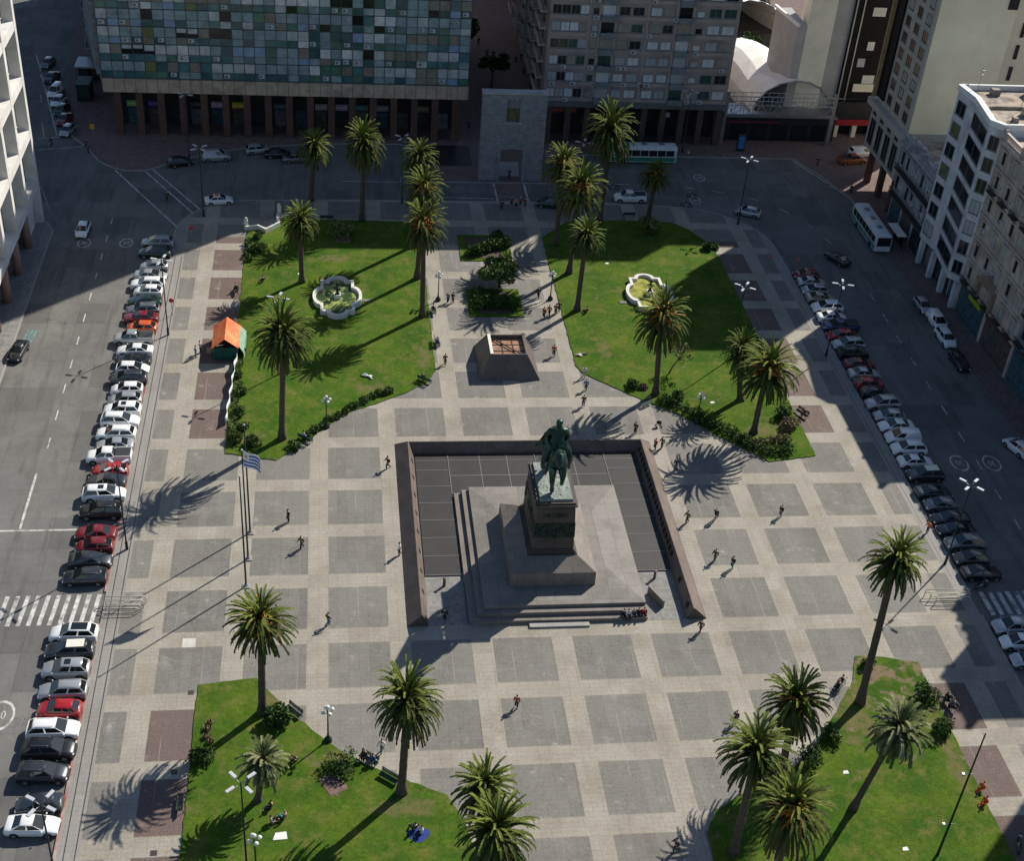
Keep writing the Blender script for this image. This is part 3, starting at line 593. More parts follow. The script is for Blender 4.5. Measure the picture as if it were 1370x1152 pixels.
for k in range(90):            # relief figures of the bronze frieze
    t = rnd.random(); z = rnd.uniform(6.2, 7.4); h = rnd.uniform(.2, .5)
    if rnd.random() < .4: x = 20.75+3.9*t; b.ball((x, -31.9, z), h*.5, 6, 4, 0, .8, .35, 1.6)
    elif rnd.random() < .5: y = -31.6+6.7*t; b.ball((20.62, y, z), h*.5, 6, 4, 0, .35, .8, 1.6)
    else: y = -31.6+6.7*t; b.ball((24.88, y, z), h*.5, 6, 4, 0, .35, .8, 1.6)
b.build('bronze_frieze', M_FRIEZE, mon)
b = MB()
for g_, z0, z1 in ((.10, 9.55, 9.75), (-.02, 9.75, 9.95), (-.14, 9.95, 10.12), (.05, 10.12, 10.3)): b.box(20.74+g_, 24.76-g_, -31.76+g_, -24.74-g_, z0, z1)
b.build('cornice', M_DIE, mon)
me = text_mesh('ARTIGAS', .62, .05); me.materials.clear(); me.materials.append(M_BRONZE)
o = obj('inscription', me, mon, (22.7, -31.80, 8.75)); o.rotation_euler = (PI/2, 0, 0)

# bronze rider and horse, facing the viewer's side of the square
stat = thing('equestrian_statue', 'green bronze horseman on a walking horse on top of the tall granite pedestal', 'statue', (22.75, -28.25, 10.3))
b = MB(); b.frustum(21.05, 24.45, -31.4, -25.1, 10.3, 10.55, .06, .06)
for k in range(60): b.ball((rnd.uniform(21.3, 24.2), rnd.uniform(-31.2, -25.3), 10.53), rnd.uniform(.1, .26), 6, 4, 0, 1, 1, .35)
b.build('bronze_ground', M_BRONZE2, stat)
S_ = 3.25
def W(p): return Vector((22.75+p[1]*S_*.92, -28.15-p[0]*S_*.92, 10.5+p[2]*S_))       # statue local: x forward (towards -y), y left
hv = [(-.05,0,1.22), (-.62,0,1.26), (-.82,0,1.16), (.45,0,1.20), (.68,0,1.28), (.93,-.02,1.58), (1.06,-.04,1.68), (1.28,-.10,1.36)]
he = [(0,1),(1,2),(0,3),(3,4),(4,5),(5,6),(6,7)]
hr = [.31,.31,.2,.30,.25,.15,.13,.075]
def leg(base, pts, rad):
    i0 = base
    for p, r in zip(pts, rad): hv.append(p); hr.append(r); he.append((i0, len(hv)-1)); i0 = len(hv)-1
leg(1, [(-.74,.17,.98), (-.70,.17,.70), (-.90,.17,.46), (-.86,.17,.14), (-.80,.17,.03)], [.19,.13,.085,.055,.085])
leg(1, [(-.62,-.17,.98), (-.45,-.17,.70), (-.58,-.17,.44), (-.44,-.17,.14), (-.36,-.17,.03)], [.19,.13,.085,.055,.085])
leg(3, [(.54,-.14,.92), (.62,-.14,.52), (.68,-.13,.14), (.76,-.13,.03)], [.15,.09,.055,.085])
leg(3, [(.58,.16,.92), (.84,.17,.72), (.76,.17,.42), (.70,.17,.33)], [.15,.09,.055,.08])
leg(2, [(-.95,0,1.08), (-1.02,0,.80), (-.98,0,.50)], [.07,.10,.05])
me = skin([W(p) for p in hv], he, [r*S_*1.12 for r in hr]); me.materials.clear(); me.materials.append(M_BRONZE); obj('horse', me, stat)
b = MB()
for sgn in (-1, 1): b.tube([W((1.06, sgn*.06-.04, 1.76)), W((1.05, sgn*.08-.04, 1.88))], [.1, .02], 5)
b.build('horse_ear', M_BRONZE, stat)
rv = [(.12,0,1.52), (.10,0,1.78), (.12,0,1.98), (.13,0,2.10), (.14,0,2.20), (.16,0,2.33), (.17,0,2.43)]
re = [(0,1),(1,2),(2,3),(3,4),(4,5),(5,6)]
rr_ = [.19,.17,.19,.075,.085,.115,.09]
def limb(base, pts, rad):
    i0 = base
    for p, r in zip(pts, rad): rv.append(p); rr_.append(r); re.append((i0, len(rv)-1)); i0 = len(rv)-1
for s in (-1, 1):
    limb(0, [(.26, s*.33, 1.38), (.36, s*.42, 1.06), (.24, s*.43, .74), (.38, s*.45, .68)], [.13,.10,.075,.055])
    limb(2, [(.10, s*.25, 1.98), (.02, s*.36, 1.72), (.26, s*.26 if s > 0 else -.34, 1.58), (.34, s*.2, 1.56)], [.095,.08,.06,.05])
me = skin([W(p) for p in rv], re, [r*S_*1.12 for r in rr_]); me.materials.clear(); me.materials.append(M_BRONZE); obj('rider', me, stat)
b = MB()
cape = []
for i in range(6):
    z = 2.04-.17*i; wd = .25+.075*i; x = -.06-.05*i
    cape.append([W((x-(.05 if j in (2, 4) else 0), wd*(j-3)/3-.05, z-.03*abs(j-3))) for j in range(7)])
b.add([p for r in cape for p in r]+[p+Vector((0, .12, -.05)) for r in cape for p in r], [(i*7+j, i*7+j+1, i*7+j+8, i*7+j+7) for i in range(5) for j in range(6)]+[(42+i*7+j, 42+i*7+j+7, 42+i*7+j+8, 42+i*7+j+1) for i in range(5) for j in range(6)], 0, True)
b.build('cape', M_BRONZE, stat)
b = MB(); b.tube([W((-.14+.02*math.cos(a), .2*math.cos(a), 1.66)) for a in (0, .5, 1, 1.5, 2, 2.5, 3.1)], .07, 5); b.build('belt', M_BRONZE2, stat)

# skylight shaft: truncated pyramid with glazed top, north of the monument
sv = thing('skylight_shaft', 'truncated granite pyramid with a glazed coppery top between the planters and the monument', 'skylight', (22.8, 10, 0))
b = MB()
b.add([(18.9,5.9,0),(26.7,5.9,0),(26.7,14.1,0),(18.9,14.1,0),(20.3,7.4,3),(25.0,7.4,3),(25.0,12.2,3),(20.3,12.2,3),(20.75,7.55,3),(24.85,7.55,3),(24.85,12.05,3),(20.75,12.05,3),(20.75,7.55,2.4),(24.85,7.55,2.4),(24.85,12.05,2.4),(20.75,12.05,2.4)],
      [(0,1,5,4),(1,2,6,5),(2,3,7,6),(3,0,4,7),(4,5,9,8),(5,6,10,9),(6,7,11,10),(7,4,8,11),(8,9,13,12),(9,10,14,13),(10,11,15,14),(11,8,12,15)])
b.build('shaft', mat('dark_brown_granite', (.115, .095, .082), .5, var=.25, scale=.8), sv)
b = MB(); b.box(20.75, 24.85, 7.55, 12.05, 2.35, 2.42); b.build('glazing', mat('coppery_glazing', (.36, .20, .115), .25, var=.35, scale=.9, spec=.6), sv)
b = MB()
for x in (22.1, 23.5): b.box(x-.05, x+.05, 7.56, 12.04, 2.421, 2.5)
for y in (9.05, 10.55): b.box(20.76, 24.84, y-.05, y+.05, 2.4215, 2.49)
b.tube([(20.8, 12.0, 2.62), (24.8, 7.6, 2.62)], .09, 5); b.build('glazing_bar', M_RAIL, sv)
b = MB(); b.box(20.34, 20.72, 7.45, 12.15, 3.002, 3.1); b.build('coping', M_WHITE, sv)

# two planters with clipped hedges and the tree
def leaf_cloud(b, blobs, n, size, mi_w, flat=.0):
    """leaf-sized faces spread through the volume of several blobs (x,y,z,rx,ry,rz)"""
    tot = sum(q[3]*q[4]*q[5] for q in blobs)
    for q in blobs:
        k = int(n*q[3]*q[4]*q[5]/tot)
        for _ in range(k):
            while True:
                d = Vector((rnd.uniform(-1, 1), rnd.uniform(-1, 1), rnd.uniform(-1, 1)))
                if .35 < d.length < 1: break
            d = d*(.55+.45*d.length)/max(d.length, .01)*rnd.uniform(.6, 1.05)
            p = Vector((q[0]+d.x*q[3], q[1]+d.y*q[4], max(q[2]+d.z*q[5], .06)))
            a = Vector((rnd.gauss(0, 1), rnd.gauss(0, 1), rnd.gauss(0, .7))).normalized(); c = a.cross(Vector((rnd.gauss(0, 1), rnd.gauss(0, 1), rnd.gauss(0, 1)))).normalized()
            s = size*rnd.uniform(.6, 1.4)
            b.add([p-a*s, p-c*s*.42, p+a*s, p+c*s*.42], [(0, 1, 2, 3)], rnd.choices(range(len(mi_w)), mi_w)[0])
def planter(label, x0, x1, y0, y1, hedge):
    t = thing('planter_bed', label, 'planter', ((x0+x1)/2, (y0+y1)/2, 0))
    b = MB(); b.box(x0, x1, y0, y1, -.1, .11); b.build('turf', M_GRASS, t)
    b = MB(); b.box(x0+1.2, x1-1.4, y0+.8, y1-.8, .112, .16); b.build('soil', M_SOIL, t)
    b = MB(); leaf_cloud(b, hedge, 5200, .16, (5, 4, 1)); b.build('hedge', M_LEAF, t)
planter('grass bed with a clipped dark hedge, nearer to the stone gate', 19.1, 26.7, 37.2, 45.2, [(21.5+1.1*k, 39.3+.62*k+rnd.uniform(-.2, .2), .8, 1.3, 1.1, .95) for k in range(5)]+[(25.0, 43.6, .8, 1.1, 1.2, 1.0), (20.6, 38.6, .6, 1.0, .9, .7)])
planter('grass bed with a broad dark hedge, nearer to the truncated pyramid', 19.1, 26.5, 21.5, 29.0, [(20.4+1.15*k, 24.2+rnd.uniform(-.3, .3), .85, 1.1, 1.5, 1.0) for k in range(5)]+[(20.6, 26.5, .8, 1.3, 1.4, 1.0), (22.4, 26.4, .7, 1.2, 1.2, .9)])
def small_tree(name, label, cat, x, y, h, r, trunk_r, n, mats, wts, size=.2, lean=(0, 0), loose=1.0):
    t = thing(name, label, cat, (x, y, 0))
    b = MB(); tips = []
    top = Vector((x+lean[0], y+lean[1], h*.55))
    b.tube([(x, y, 0), (x+lean[0]*.3, y+lean[1]*.4, h*.25), top], [trunk_r*1.3, trunk_r, trunk_r*.7], 7)
    for k in range(9):
        a = k*2.4+rnd.random(); e = Vector((math.cos(a)*r*rnd.uniform(.45, .85), math.sin(a)*r*rnd.uniform(.45, .85), h*rnd.uniform(.05, .35)))
        q = top+e; b.tube([top-Vector((0, 0, h*.12)), top+e*.5+Vector((0, 0, .2)), q], [trunk_r*.55, trunk_r*.35, .03], 5); tips.append(q)
    b.build('trunk', M_BARK, t)
    b = MB(); blobs = [(q.x, q.y, q.z, r*rnd.uniform(.3, .5)*loose, r*rnd.uniform(.3, .5)*loose, r*rnd.uniform(.22, .36)*loose) for q in tips]
    blobs.append((top.x, top.y, h*.78, r*.5*loose, r*.5*loose, r*.4*loose))
    leaf_cloud(b, blobs, n, size, wts); b.build('crown', mats, t)
    return t
small_tree('broadleaf_tree', 'small rounded broadleaf tree between the two hedge beds', 'tree', 23.9, 29.6, 3.6, 3.1, .18, 5000, M_LEAF, (3, 5, 4), .22)
small_tree('olive_tree', 'thin bare-limbed small tree with sparse yellow-green leaves on the far right lawn', 'tree', OLIVE[0], OLIVE[1], 4.2, 2.0, .09, 420, [M_LEAF[2], M_LEAFY[0]], (3, 2), .15, (1.2, .3), .7)
for (x, y), lab in zip(SHRUBS, ('pale feathery bushy shrub in the shade on the far left lawn', 'pale feathery bushy shrub in the shade on the far right lawn')):
    b = MB(); leaf_cloud(b, [(x+rnd.uniform(-1.2, 1.2), y+rnd.uniform(-1, 1), rnd.uniform(.8, 2.0), 1.1, 1.0, .9) for _ in range(8)], 1700, .2, (2, 2, 2, 1))
    for k in range(7):
        a = k*.9; b.tube([(x, y, 0), (x+math.cos(a)*.9, y+math.sin(a)*.9, 1.6)], [.05, .02], 4, 3)
    tag(b.build('shrub', [M_LEAF[1], M_LEAF[2], M_FAN[1], M_LEAFY[0]]), lab, 'shrub')

# quatrefoil fountains
def fountain(cx, cy, label, water):
    t = thing('fountain_basin', label, 'fountain', (cx, cy, 0))
    def outline(g):
        hx, hy, rx, ry = 2.30-g, 4.2-g, 1.9-g, 1.25-g*.6
        pts = []
        # counter-clockwise from lower right corner; lobes on all four sides
        def lobe(c, ax, ay, a0):
            for i in range(9): a = math.radians(a0+180*i/8); pts.append((cx+c[0]+ax*math.cos(a), cy+c[1]+ay*math.sin(a)))
        ex, ey = 1.05-.0*g, 1.15
        pts.append((cx+hx, cy-hy)); lobe((hx, 0), ex, 2.45-g, -90); pts.append((cx+hx, cy+hy))
        lobe((0, hy), 1.45-g, ey, 0); pts.append((cx-hx, cy+hy)); lobe((-hx, 0), ex, 2.45-g, 90); pts.append((cx-hx, cy-hy)); lobe((0, -hy), 1.45-g, ey, 180)
        return pts
    o_, i_ = outline(0), outline(.4); n = len(o_); b = MB()
    vs = [(p[0], p[1], 0) for p in o_]+[(p[0], p[1], .75) for p in o_]+[(p[0], p[1], .75) for p in i_]+[(p[0], p[1], .1) for p in i_]
    fs = []
    for k in range(n):
        j = (k+1) % n
        for r in range(3): fs.append((r*n+k, r*n+j, (r+1)*n+j, (r+1)*n+k))
    b.add(vs, fs); b.build('basin_wall', M_WHITE, t)
    b = MB(); b.add([(p[0], p[1], .32) for p in i_], [tuple(range(n))]); b.build('water', water, t)
    b = MB(); b.box(cx-.45, cx+.45, cy-.45, cy+.45, .1, .95); b.lathe([(.38, .95), (.2, 1.1), (.16, 1.5), (.42, 1.75), (.5, 1.85), (.1, 1.9), (.14, 2.3), (.2, 2.5), (.02, 2.75)], 10, (cx, cy, 0), 1); b.build('pedestal', [M_WHITE, M_IRON], t)
    return t
kw = NB('algae_water'); kf = kw.ramp(kw.noise(.55, 4, .6), .47, .55)
kw.done(kw.mix(kf, (.045, .075, .030), kw.mix(kw.ramp(kw.noise(6, 3, .8), .4, .6), (.20, .26, .05), (.40, .46, .16))), .25, .6)
ky = NB('yellow_algae'); ky.done(ky.mix(ky.ramp(ky.noise(.7, 5, .7), .42, .6), (.16, .17, .02), (.36, .36, .05)), .4, .5)
fountain(1.3, 26.0, 'pale quatrefoil fountain basin with green algae water on the far left lawn', MATS['algae_water'])
fountain(45.0, 27.2, 'pale quatrefoil fountain basin with yellow-green water on the far right lawn', MATS['yellow_algae'])
for (x, y), lab in (((5.3, 25.6), 'small flat stone plate on the grass beside the green-water fountain'), ((40.9, 25.3), 'small flat stone plate on the grass beside the yellow-green fountain')):
    b = MB(); b.bbox(x-.55, x+.55, y-.35, y+.35, .05, .2, .03); b.box(x-.4, x+.4, y-.22, y+.22, .2, .215); tag(b.build('stone_plate', M_GRAND), lab, 'plate')

# white balustrade at the far left lawn corner
wc = [(-11.9, 46.6), (-11.8, 46.05), (-10.1, 46.45), (-9.0, 45.3), (-7.1, 47.5), (-7.5, 49.3), (-7.2, 51.3)]
t = thing('garden_wall', 'low white stepped garden wall around the far left lawn corner', 'wall', (-9.5, 47, 0))
b = wallpoly([(.14, 0), (.14, .75), (-.14, .75), (-.14, 0)], wc, 'w', M_WHITE); b.build('wall', M_WHITE, t)
b = MB()
for x, y in (wc[0], wc[-1]): b.bbox(x-.28, x+.28, y-.28, y+.28, 0, 1.5, .08); b.ball((x, y, 1.65), .26, 8, 5)
b.build('end_pillar', M_WHITE, t)
b = MB()
for i in range(12):
    f = i/11; p = Vector((-10.2, 49.2)).lerp(Vector((-8.0, 50.6)), f); b.box(p.x-.03, p.x+.03, p.y-.03, p.y+.03, 0, 1.0)
b.tube([(-10.2, 49.2, 1.0), (-8.0, 50.6, 1.0)], .05, 5); b.build('railing', M_STEEL, t)
# fringe: two patches of brick paving in the lawns
for (x, y, a, lab, s) in ((.4, -57.3, .5, 'square patch of worn brick paving in the near left lawn', 1.15), (2.2, 43.6, .1, 'triangular brick patch in the far left lawn beside a palm', 1.3)):
    b = MB(); b.frame((x, y, 0), (math.cos(a), math.sin(a))); b.bbox(-s*.75, s*.75, -s, s, .05, .125, .02)
    for k in range(5): b.box(-s*.7, s*.7, -s*.9+k*s*.37, -s*.9+k*s*.37+.3, .125, .14)
    tag(b.build('brick_patch', mat('worn_brick', (.17, .11, .095), .9, var=.4, scale=3)), lab, 'paving')
# ------------------------------------------------------------------ palms
def frond(b, c, az, el, L, bend, mi, seg=15, lw=.37, twist=0.0):
    h = Vector((math.cos(az), math.sin(az), 0)); side = Vector((-h.y, h.x, 0))
    p = Vector(c); e = el; pts = [p.copy()]; tang = []
    for i in range(seg):
        t = (i+1)/seg
        d = h*math.cos(e)+Vector((0, 0, math.sin(e))); tang.append(d)
        p = p+d*(L/seg); pts.append(p.copy()); e -= bend/seg*(.5+1.1*t)
    tang.append(tang[-1])
    # rachis
    w0 = .055
    for i in range(seg):
        wa = w0*(1-i/seg)+.012; wb = w0*(1-(i+1)/seg)+.012
        b.add([pts[i]-side*wa, pts[i]+side*wa, pts[i+1]+side*wb, pts[i+1]-side*wb], [(0, 1, 2, 3)], mi)
    for i in range(1, seg*2):
        t = i/(seg*2); k = min(int(t*seg), seg-1); q = pts[k].lerp(pts[k+1], t*seg-k); tg = tang[k]
        up = side.cross(tg).normalized()
        if up.z < 0: up = -up
        l = lw*L/4*min(1, (t+.05)*6)*(1.05-.55*t)*rnd.uniform(.8, 1.15)
        for s in (-1, 1):
            d = (tg*.85+side*s*(.75+twist*s)+up*rnd.uniform(.0, .38)).normalized()
            ww = tg*.052
            tip = q+d*l+Vector((0, 0, -.16*l*l))
            b.add([q-ww, q+ww, tip+ww*.25], [(0, 1, 2)], mi)
def date_crown(R, n, fruit, seed):
    st = rnd.getstate(); rnd.seed(seed)
    b = MB()
    for k in range(n):
        f = (k+.5)/n
        el = math.radians(86-132*f**.92)+rnd.uniform(-.1, .1); az = k*2.39996+rnd.uniform(-.2, .2)
        bend = .75+.8*math.sin(PI*min(1, f*1.15))+rnd.uniform(-.1, .2)
        L = R*(1.02+.16*math.sin(PI*f))*rnd.uniform(.9, 1.1)
        mi = 0 if f < .26 else (1 if f < .78 else 2)
        if rnd.random() < .12: mi = min(2, mi+1)
        if f > .9 and rnd.random() < .3: mi = 3
        frond(b, (rnd.uniform(-.1, .1), rnd.uniform(-.1, .1), .35-.5*f), az, el, L, bend, mi)
    m1 = b.mesh('date_palm_crown', M_FR)
    b = MB()
    b.lathe([(.24, -.9), (.34, -.4), (.42, .0), (.30, .35), (.1, .55)], 9)
    m2 = b.mesh('date_palm_heart', M_BARK)
    m3 = None
    if fruit:
        b = MB()
        for k in range(7):
            a = k*2.4+rnd.random(); L = R*rnd.uniform(.2, .34); h = Vector((math.cos(a), math.sin(a), 0))
            p0 = Vector((0, 0, .25)); p1 = h*L*.7+Vector((0, 0, .55)); p2 = h*L+Vector((0, 0, .15))
            b.tube([p0, p1, p2], [.05, .035, .02], 4)
            for _ in range(22):
                q = p1.lerp(p2, rnd.uniform(.2, 1)); e = q+Vector((rnd.gauss(0, .22), rnd.gauss(0, .22), rnd.uniform(-.55, .1)))
                b.tube([q, e], [.028, .012], 3)
        m3 = b.mesh('fruit_stalk', M_FRUIT)
    rnd.setstate(st); return m1, m2, m3
def fan_crown(R, seed):
    # drooping, greyish feather palm with a skirt of dead leaves
    st = rnd.getstate(); rnd.seed(seed); b = MB()
    for k in range(96):
        f = (k+.5)/96; el = math.radians(82-120*f)+rnd.uniform(-.15, .15); az = k*2.39996+rnd.uniform(-.2, .2)
        frond(b, (0, 0, .1-.3*f), az, el, R*rnd.uniform(.82, 1.12), 1.15+.6*rnd.random(), 1 if rnd.random() < .55 else 0, 12, .62)
    for k in range(34):
        a = rnd.uniform(0, 2*PI); h = Vector((math.cos(a), math.sin(a), 0)); p = h*.12+Vector((0, 0, -.1)); q = h*R*rnd.uniform(.15, .4)+Vector((0, 0, -R*rnd.uniform(.4, .75)))
        s = Vector((-h.y, h.x, 0))*.05; b.add([p, q-s, q+s], [(0, 1, 2)], 2)
    rnd.setstate(st); return b.mesh('feather_palm_crown', M_FAN+[M_LEAFY[1]])
CROWNS = [date_crown(1, 150, False, 11+i) for i in range(3)] + [date_crown(1, 140, True, 31+i) for i in range(3)]
FANC = fan_crown(1, 5)
PLAB = ['date palm at the far left, trunk base in front of the white garden wall', 'small date palm standing farthest left at the far street edge', 'tall date palm on the far edge of the far left lawn', 'topmost of three palms in line left of the stone gate', 'middle one of three palms in line left of the stone gate', 'orange-fruited palm nearest of the three in line left of the stone gate',
 'orange-fruited palm left of the tallest one, right of the stone gate', 'orange-tinged palm with curved trunk base right of the small broadleaf tree', 'slim palm with low crown on the inner edge of the far right lawn', 'tallest palm of the far right group, crown in front of the arcade', 'small palm at the far right edge near the white pickup', 'broad palm in front of the yellow-green fountain', 'palm with bluish curved trunk partly hidden behind a broader palm', 'broad orange-fruited palm at the near corner of the far right lawn', 'broad palm beside the orange tent side of the far left lawn',
 'orange-fruited palm at the tip of the near left lawn', 'short palm with pale greyish leaves beside the four-armed lamp', 'full palm between the near left lawn and the monument', 'palm at the bottom edge right of the picnickers', 'palm cropped by the bottom edge, lowest of all', 'very tall palm with a leaning trunk on the right', 'orange-fruited drooping palm left of the leaning palm', 'dark palm beside the paving at the left of the near right lawn', 'orange-fruited palm lowest on the near right lawn', 'grey-leaved palm with a bent trunk on the near right lawn']
def palm(x, y, h, dx, R, kind, label, i):
    fan = kind == 'f'
    t = thing('grey_palm' if fan else 'date_palm', label, 'palm', (x, y, 0), 0, 'palms around the square')
    b = MB(); pts = []; rad = []
    hh = h-(.5 if fan else .75)
    r0 = .325 if not fan else .26
    curve = .5 if i in (7, 12, 24) else .12
    for k in range(15):
        f = k/14
        off = dx*(f**(.7 if i in (7, 12) else 1.1))
        pts.append((x+off, y+.15*math.sin(f*3+i)*f*(1-f), hh*f)); rad.append(r0*(1.75-1.3*f*4 if f < .12 else 1.12-.18*f)*(1+.06*(k % 2)))
    b.tube(pts, rad, 10); b.build('trunk', M_BARK, t)
    z = 1.0
    if fan:
        o = obj('crown', FANC, t, (x+dx, y, h-.3)); o.scale = (R*1.05,)*3; o.rotation_euler.z = i*1.3
    else:
        m1, m2, m3 = CROWNS[(i % 3)+(3 if kind == 'o' else 0)]
        s = R*.90*(.94+.12*((i*37) % 10)/9)
        for nm, me in (('crown', m1), ('crown_heart', m2), ('fruit_stalk', m3)):
            if me is None: continue
            o = obj(nm, me, t, (x+dx, y, h-.15)); q_ = s if nm != 'crown_heart' else 1.0; o.scale = (q_*(1+.07*math.sin(i*2.1)), q_*(1+.07*math.cos(i*1.3)), q_*(1+.10*math.sin(i*3.7))); o.rotation_euler = (.10*math.sin(i*1.9), .10*math.cos(i*2.7), i*1.7)
for i, (x, y, h, dx, R, k) in enumerate(PALM): palm(x, y, h, dx, R, k, PLAB[i], i)

# ------------------------------------------------------------------ shrubs and hedges on the lawn edges
BLAB = ['spiky green shrub right of the near left palm trunk', 'round shrub beside the brick patch on the near left lawn', 'dark bushy shrub at the left edge of the near left lawn', 'dark shrub at the right edge of the near right lawn, upper one', 'dark shrub at the right edge of the near right lawn, lower one', 'dark shrub under the leaning palm, upper one', 'dark shrub under the leaning palm, lower one', 'small shrub at the top corner of the near right lawn', 'round dark shrub at the lower left of the far right lawn', 'dark shrub in the hedge line right of the broad palm trunk', 'small reddish shrub beside the broad palm trunk', 'tall dark shrub inside the white garden wall corner', 'small dark shrub on the white garden wall corner bed', 'small spiky yucca at the right tip of the far right lawn', 'dark small shrub at the far right lawn tip behind the yucca', 'straw-tinged shrub at the near left corner of the far left lawn', 'low shrub at the left corner of the far left lawn', 'green shrub on the left edge of the far left lawn, nearest', 'green shrub on the left edge of the far left lawn behind the cloth screen', 'green shrub on the left edge next to the orange tent', 'tall green shrub at the right of the far right lawn', 'dry reddish shrub at the right of the far right lawn', 'low bushy shrub on the near tip of the far left lawn', 'green shrub on the left edge of the far left lawn, middle', 'shrub between two others on the left edge of the far left lawn']
for i, (x, y, r) in enumerate(BUSH):
    dry = i in (10, 21); spk = i in (0, 13)
    b = MB()
    bl = [(x+rnd.uniform(-.5, .5)*r, y+rnd.uniform(-.5, .5)*r, r*rnd.uniform(.3, .75), r*.6, r*.6, r*.55) for _ in range(5)]
    leaf_cloud(b, bl, int(650*r), .15 if not spk else .26, (1, 3, 3) if dry else (5, 4, 1.5))
    for k in range(6):
        a = k*1.05; b.tube([(x, y, 0), (x+math.cos(a)*r*.6, y+math.sin(a)*r*.6, r*.8)], [.04, .015], 4, 0)
    tag(b.build('shrub', [M_LEAFY[0], M_LEAFY[2], M_LEAFY[1]] if dry else M_LEAF), BLAB[i], 'shrub', 'shrubs on the lawn edges')
def hedge(pts, label, r, n, mats, wts):
    b = MB(); bl = []
    for i in range(len(pts)-1):
        p, q = Vector(pts[i]), Vector(pts[i+1]); k = max(2, int((q-p).length/.8))
        for j in range(k):
            c = p.lerp(q, j/k); bl.append((c.x+rnd.uniform(-.3, .3), c.y+rnd.uniform(-.25, .25), r*rnd.uniform(.3, .6), r*rnd.uniform(.7, 1.1), r*rnd.uniform(.7, 1), r*rnd.uniform(.6, 1.1)))
    leaf_cloud(b, bl, n, .15, wts); return tag(b.build('hedge', mats), label, 'hedge')
hedge(HEDGE_NW, 'low clipped hedge along the curved edge of the far left lawn', .65, 3600, M_LEAF, (3, 5, 2))
hedge(HEDGE_NE, 'dark uneven hedge along the curved edge of the far right lawn', 1.0, 5600, M_LEAF, (6, 4, 1))
hedge([(50.8, -8.6), (53.2, -8.0), (56.0, -8.2)], 'straw-coloured grassy clump at the near tip of the far right lawn', .85, 1900, [M_LEAFY[1], M_LEAFY[0], M_LEAF[2]], (3, 2, 3))
hedge([(-11.2, 14), (-11.2, 9), (-11.1, 3), (-11.0, -3), (-11.0, -8)], 'straggly green planting along the left edge of the far left lawn', .55, 3000, [M_LEAF[1], M_LEAF[2], M_LEAFY[0]], (4, 3, 2))
hedge([(-10.9, -49.8), (-10.7, -51.4), (-10.6, -53)], 'row of dried reddish plants on the near left lawn', .45, 500, [M_LEAFY[2], M_LEAFY[1]], (3, 2))
hedge([(-11.3, 42), (-11.2, 39), (-11.3, 36)], 'dark planting on the left edge of the far left lawn near the wall', .7, 1300, M_LEAF, (5, 3, 1))
# ------------------------------------------------------------------ vehicles
PAINT = {'white': (.78, .78, .77), 'silver': (.42, .43, .44), 'grey': (.17, .18, .19), 'dark grey': (.045, .048, .055), 'black': (.012, .012, .014), 'red': (.36, .012, .018), 'dark red': (.17, .012, .018), 'dark green': (.012, .035, .028), 'blue': (.03, .07, .16), 'orange': (.62, .10, .015), 'dull orange': (.28, .075, .025), 'beige': (.38, .34, .26), 'olive grey': (.10, .095, .075)}
def paint(c):
    met = c in ('silver', 'grey', 'dark grey', 'blue', 'olive grey', 'beige')
    return mat('car_paint_'+c.replace(' ', '_'), PAINT[c], .32, metal=.45 if met else 0, var=.06, scale=3, coat=.9)
M_CGLASS = mat('car_glass', (.012, .017, .018), .04, var=0, spec=.8)
M_TYRE = mat('tyre_rubber', (.015, .015, .016), .85, var=0); M_RIM = mat('alloy_rim', (.42, .42, .43), .35, metal=.8, var=0)
M_HEAD = mat('headlight_glass', (.65, .67, .68), .08, var=0, spec=.8); M_TAIL = mat('tail_light_glass', (.30, .01, .012), .15, var=0)
M_PLATE = mat('number_plate', (.7, .7, .68), .5, var=0); M_TRIM = mat('black_trim', (.015, .015, .016), .55, var=0)
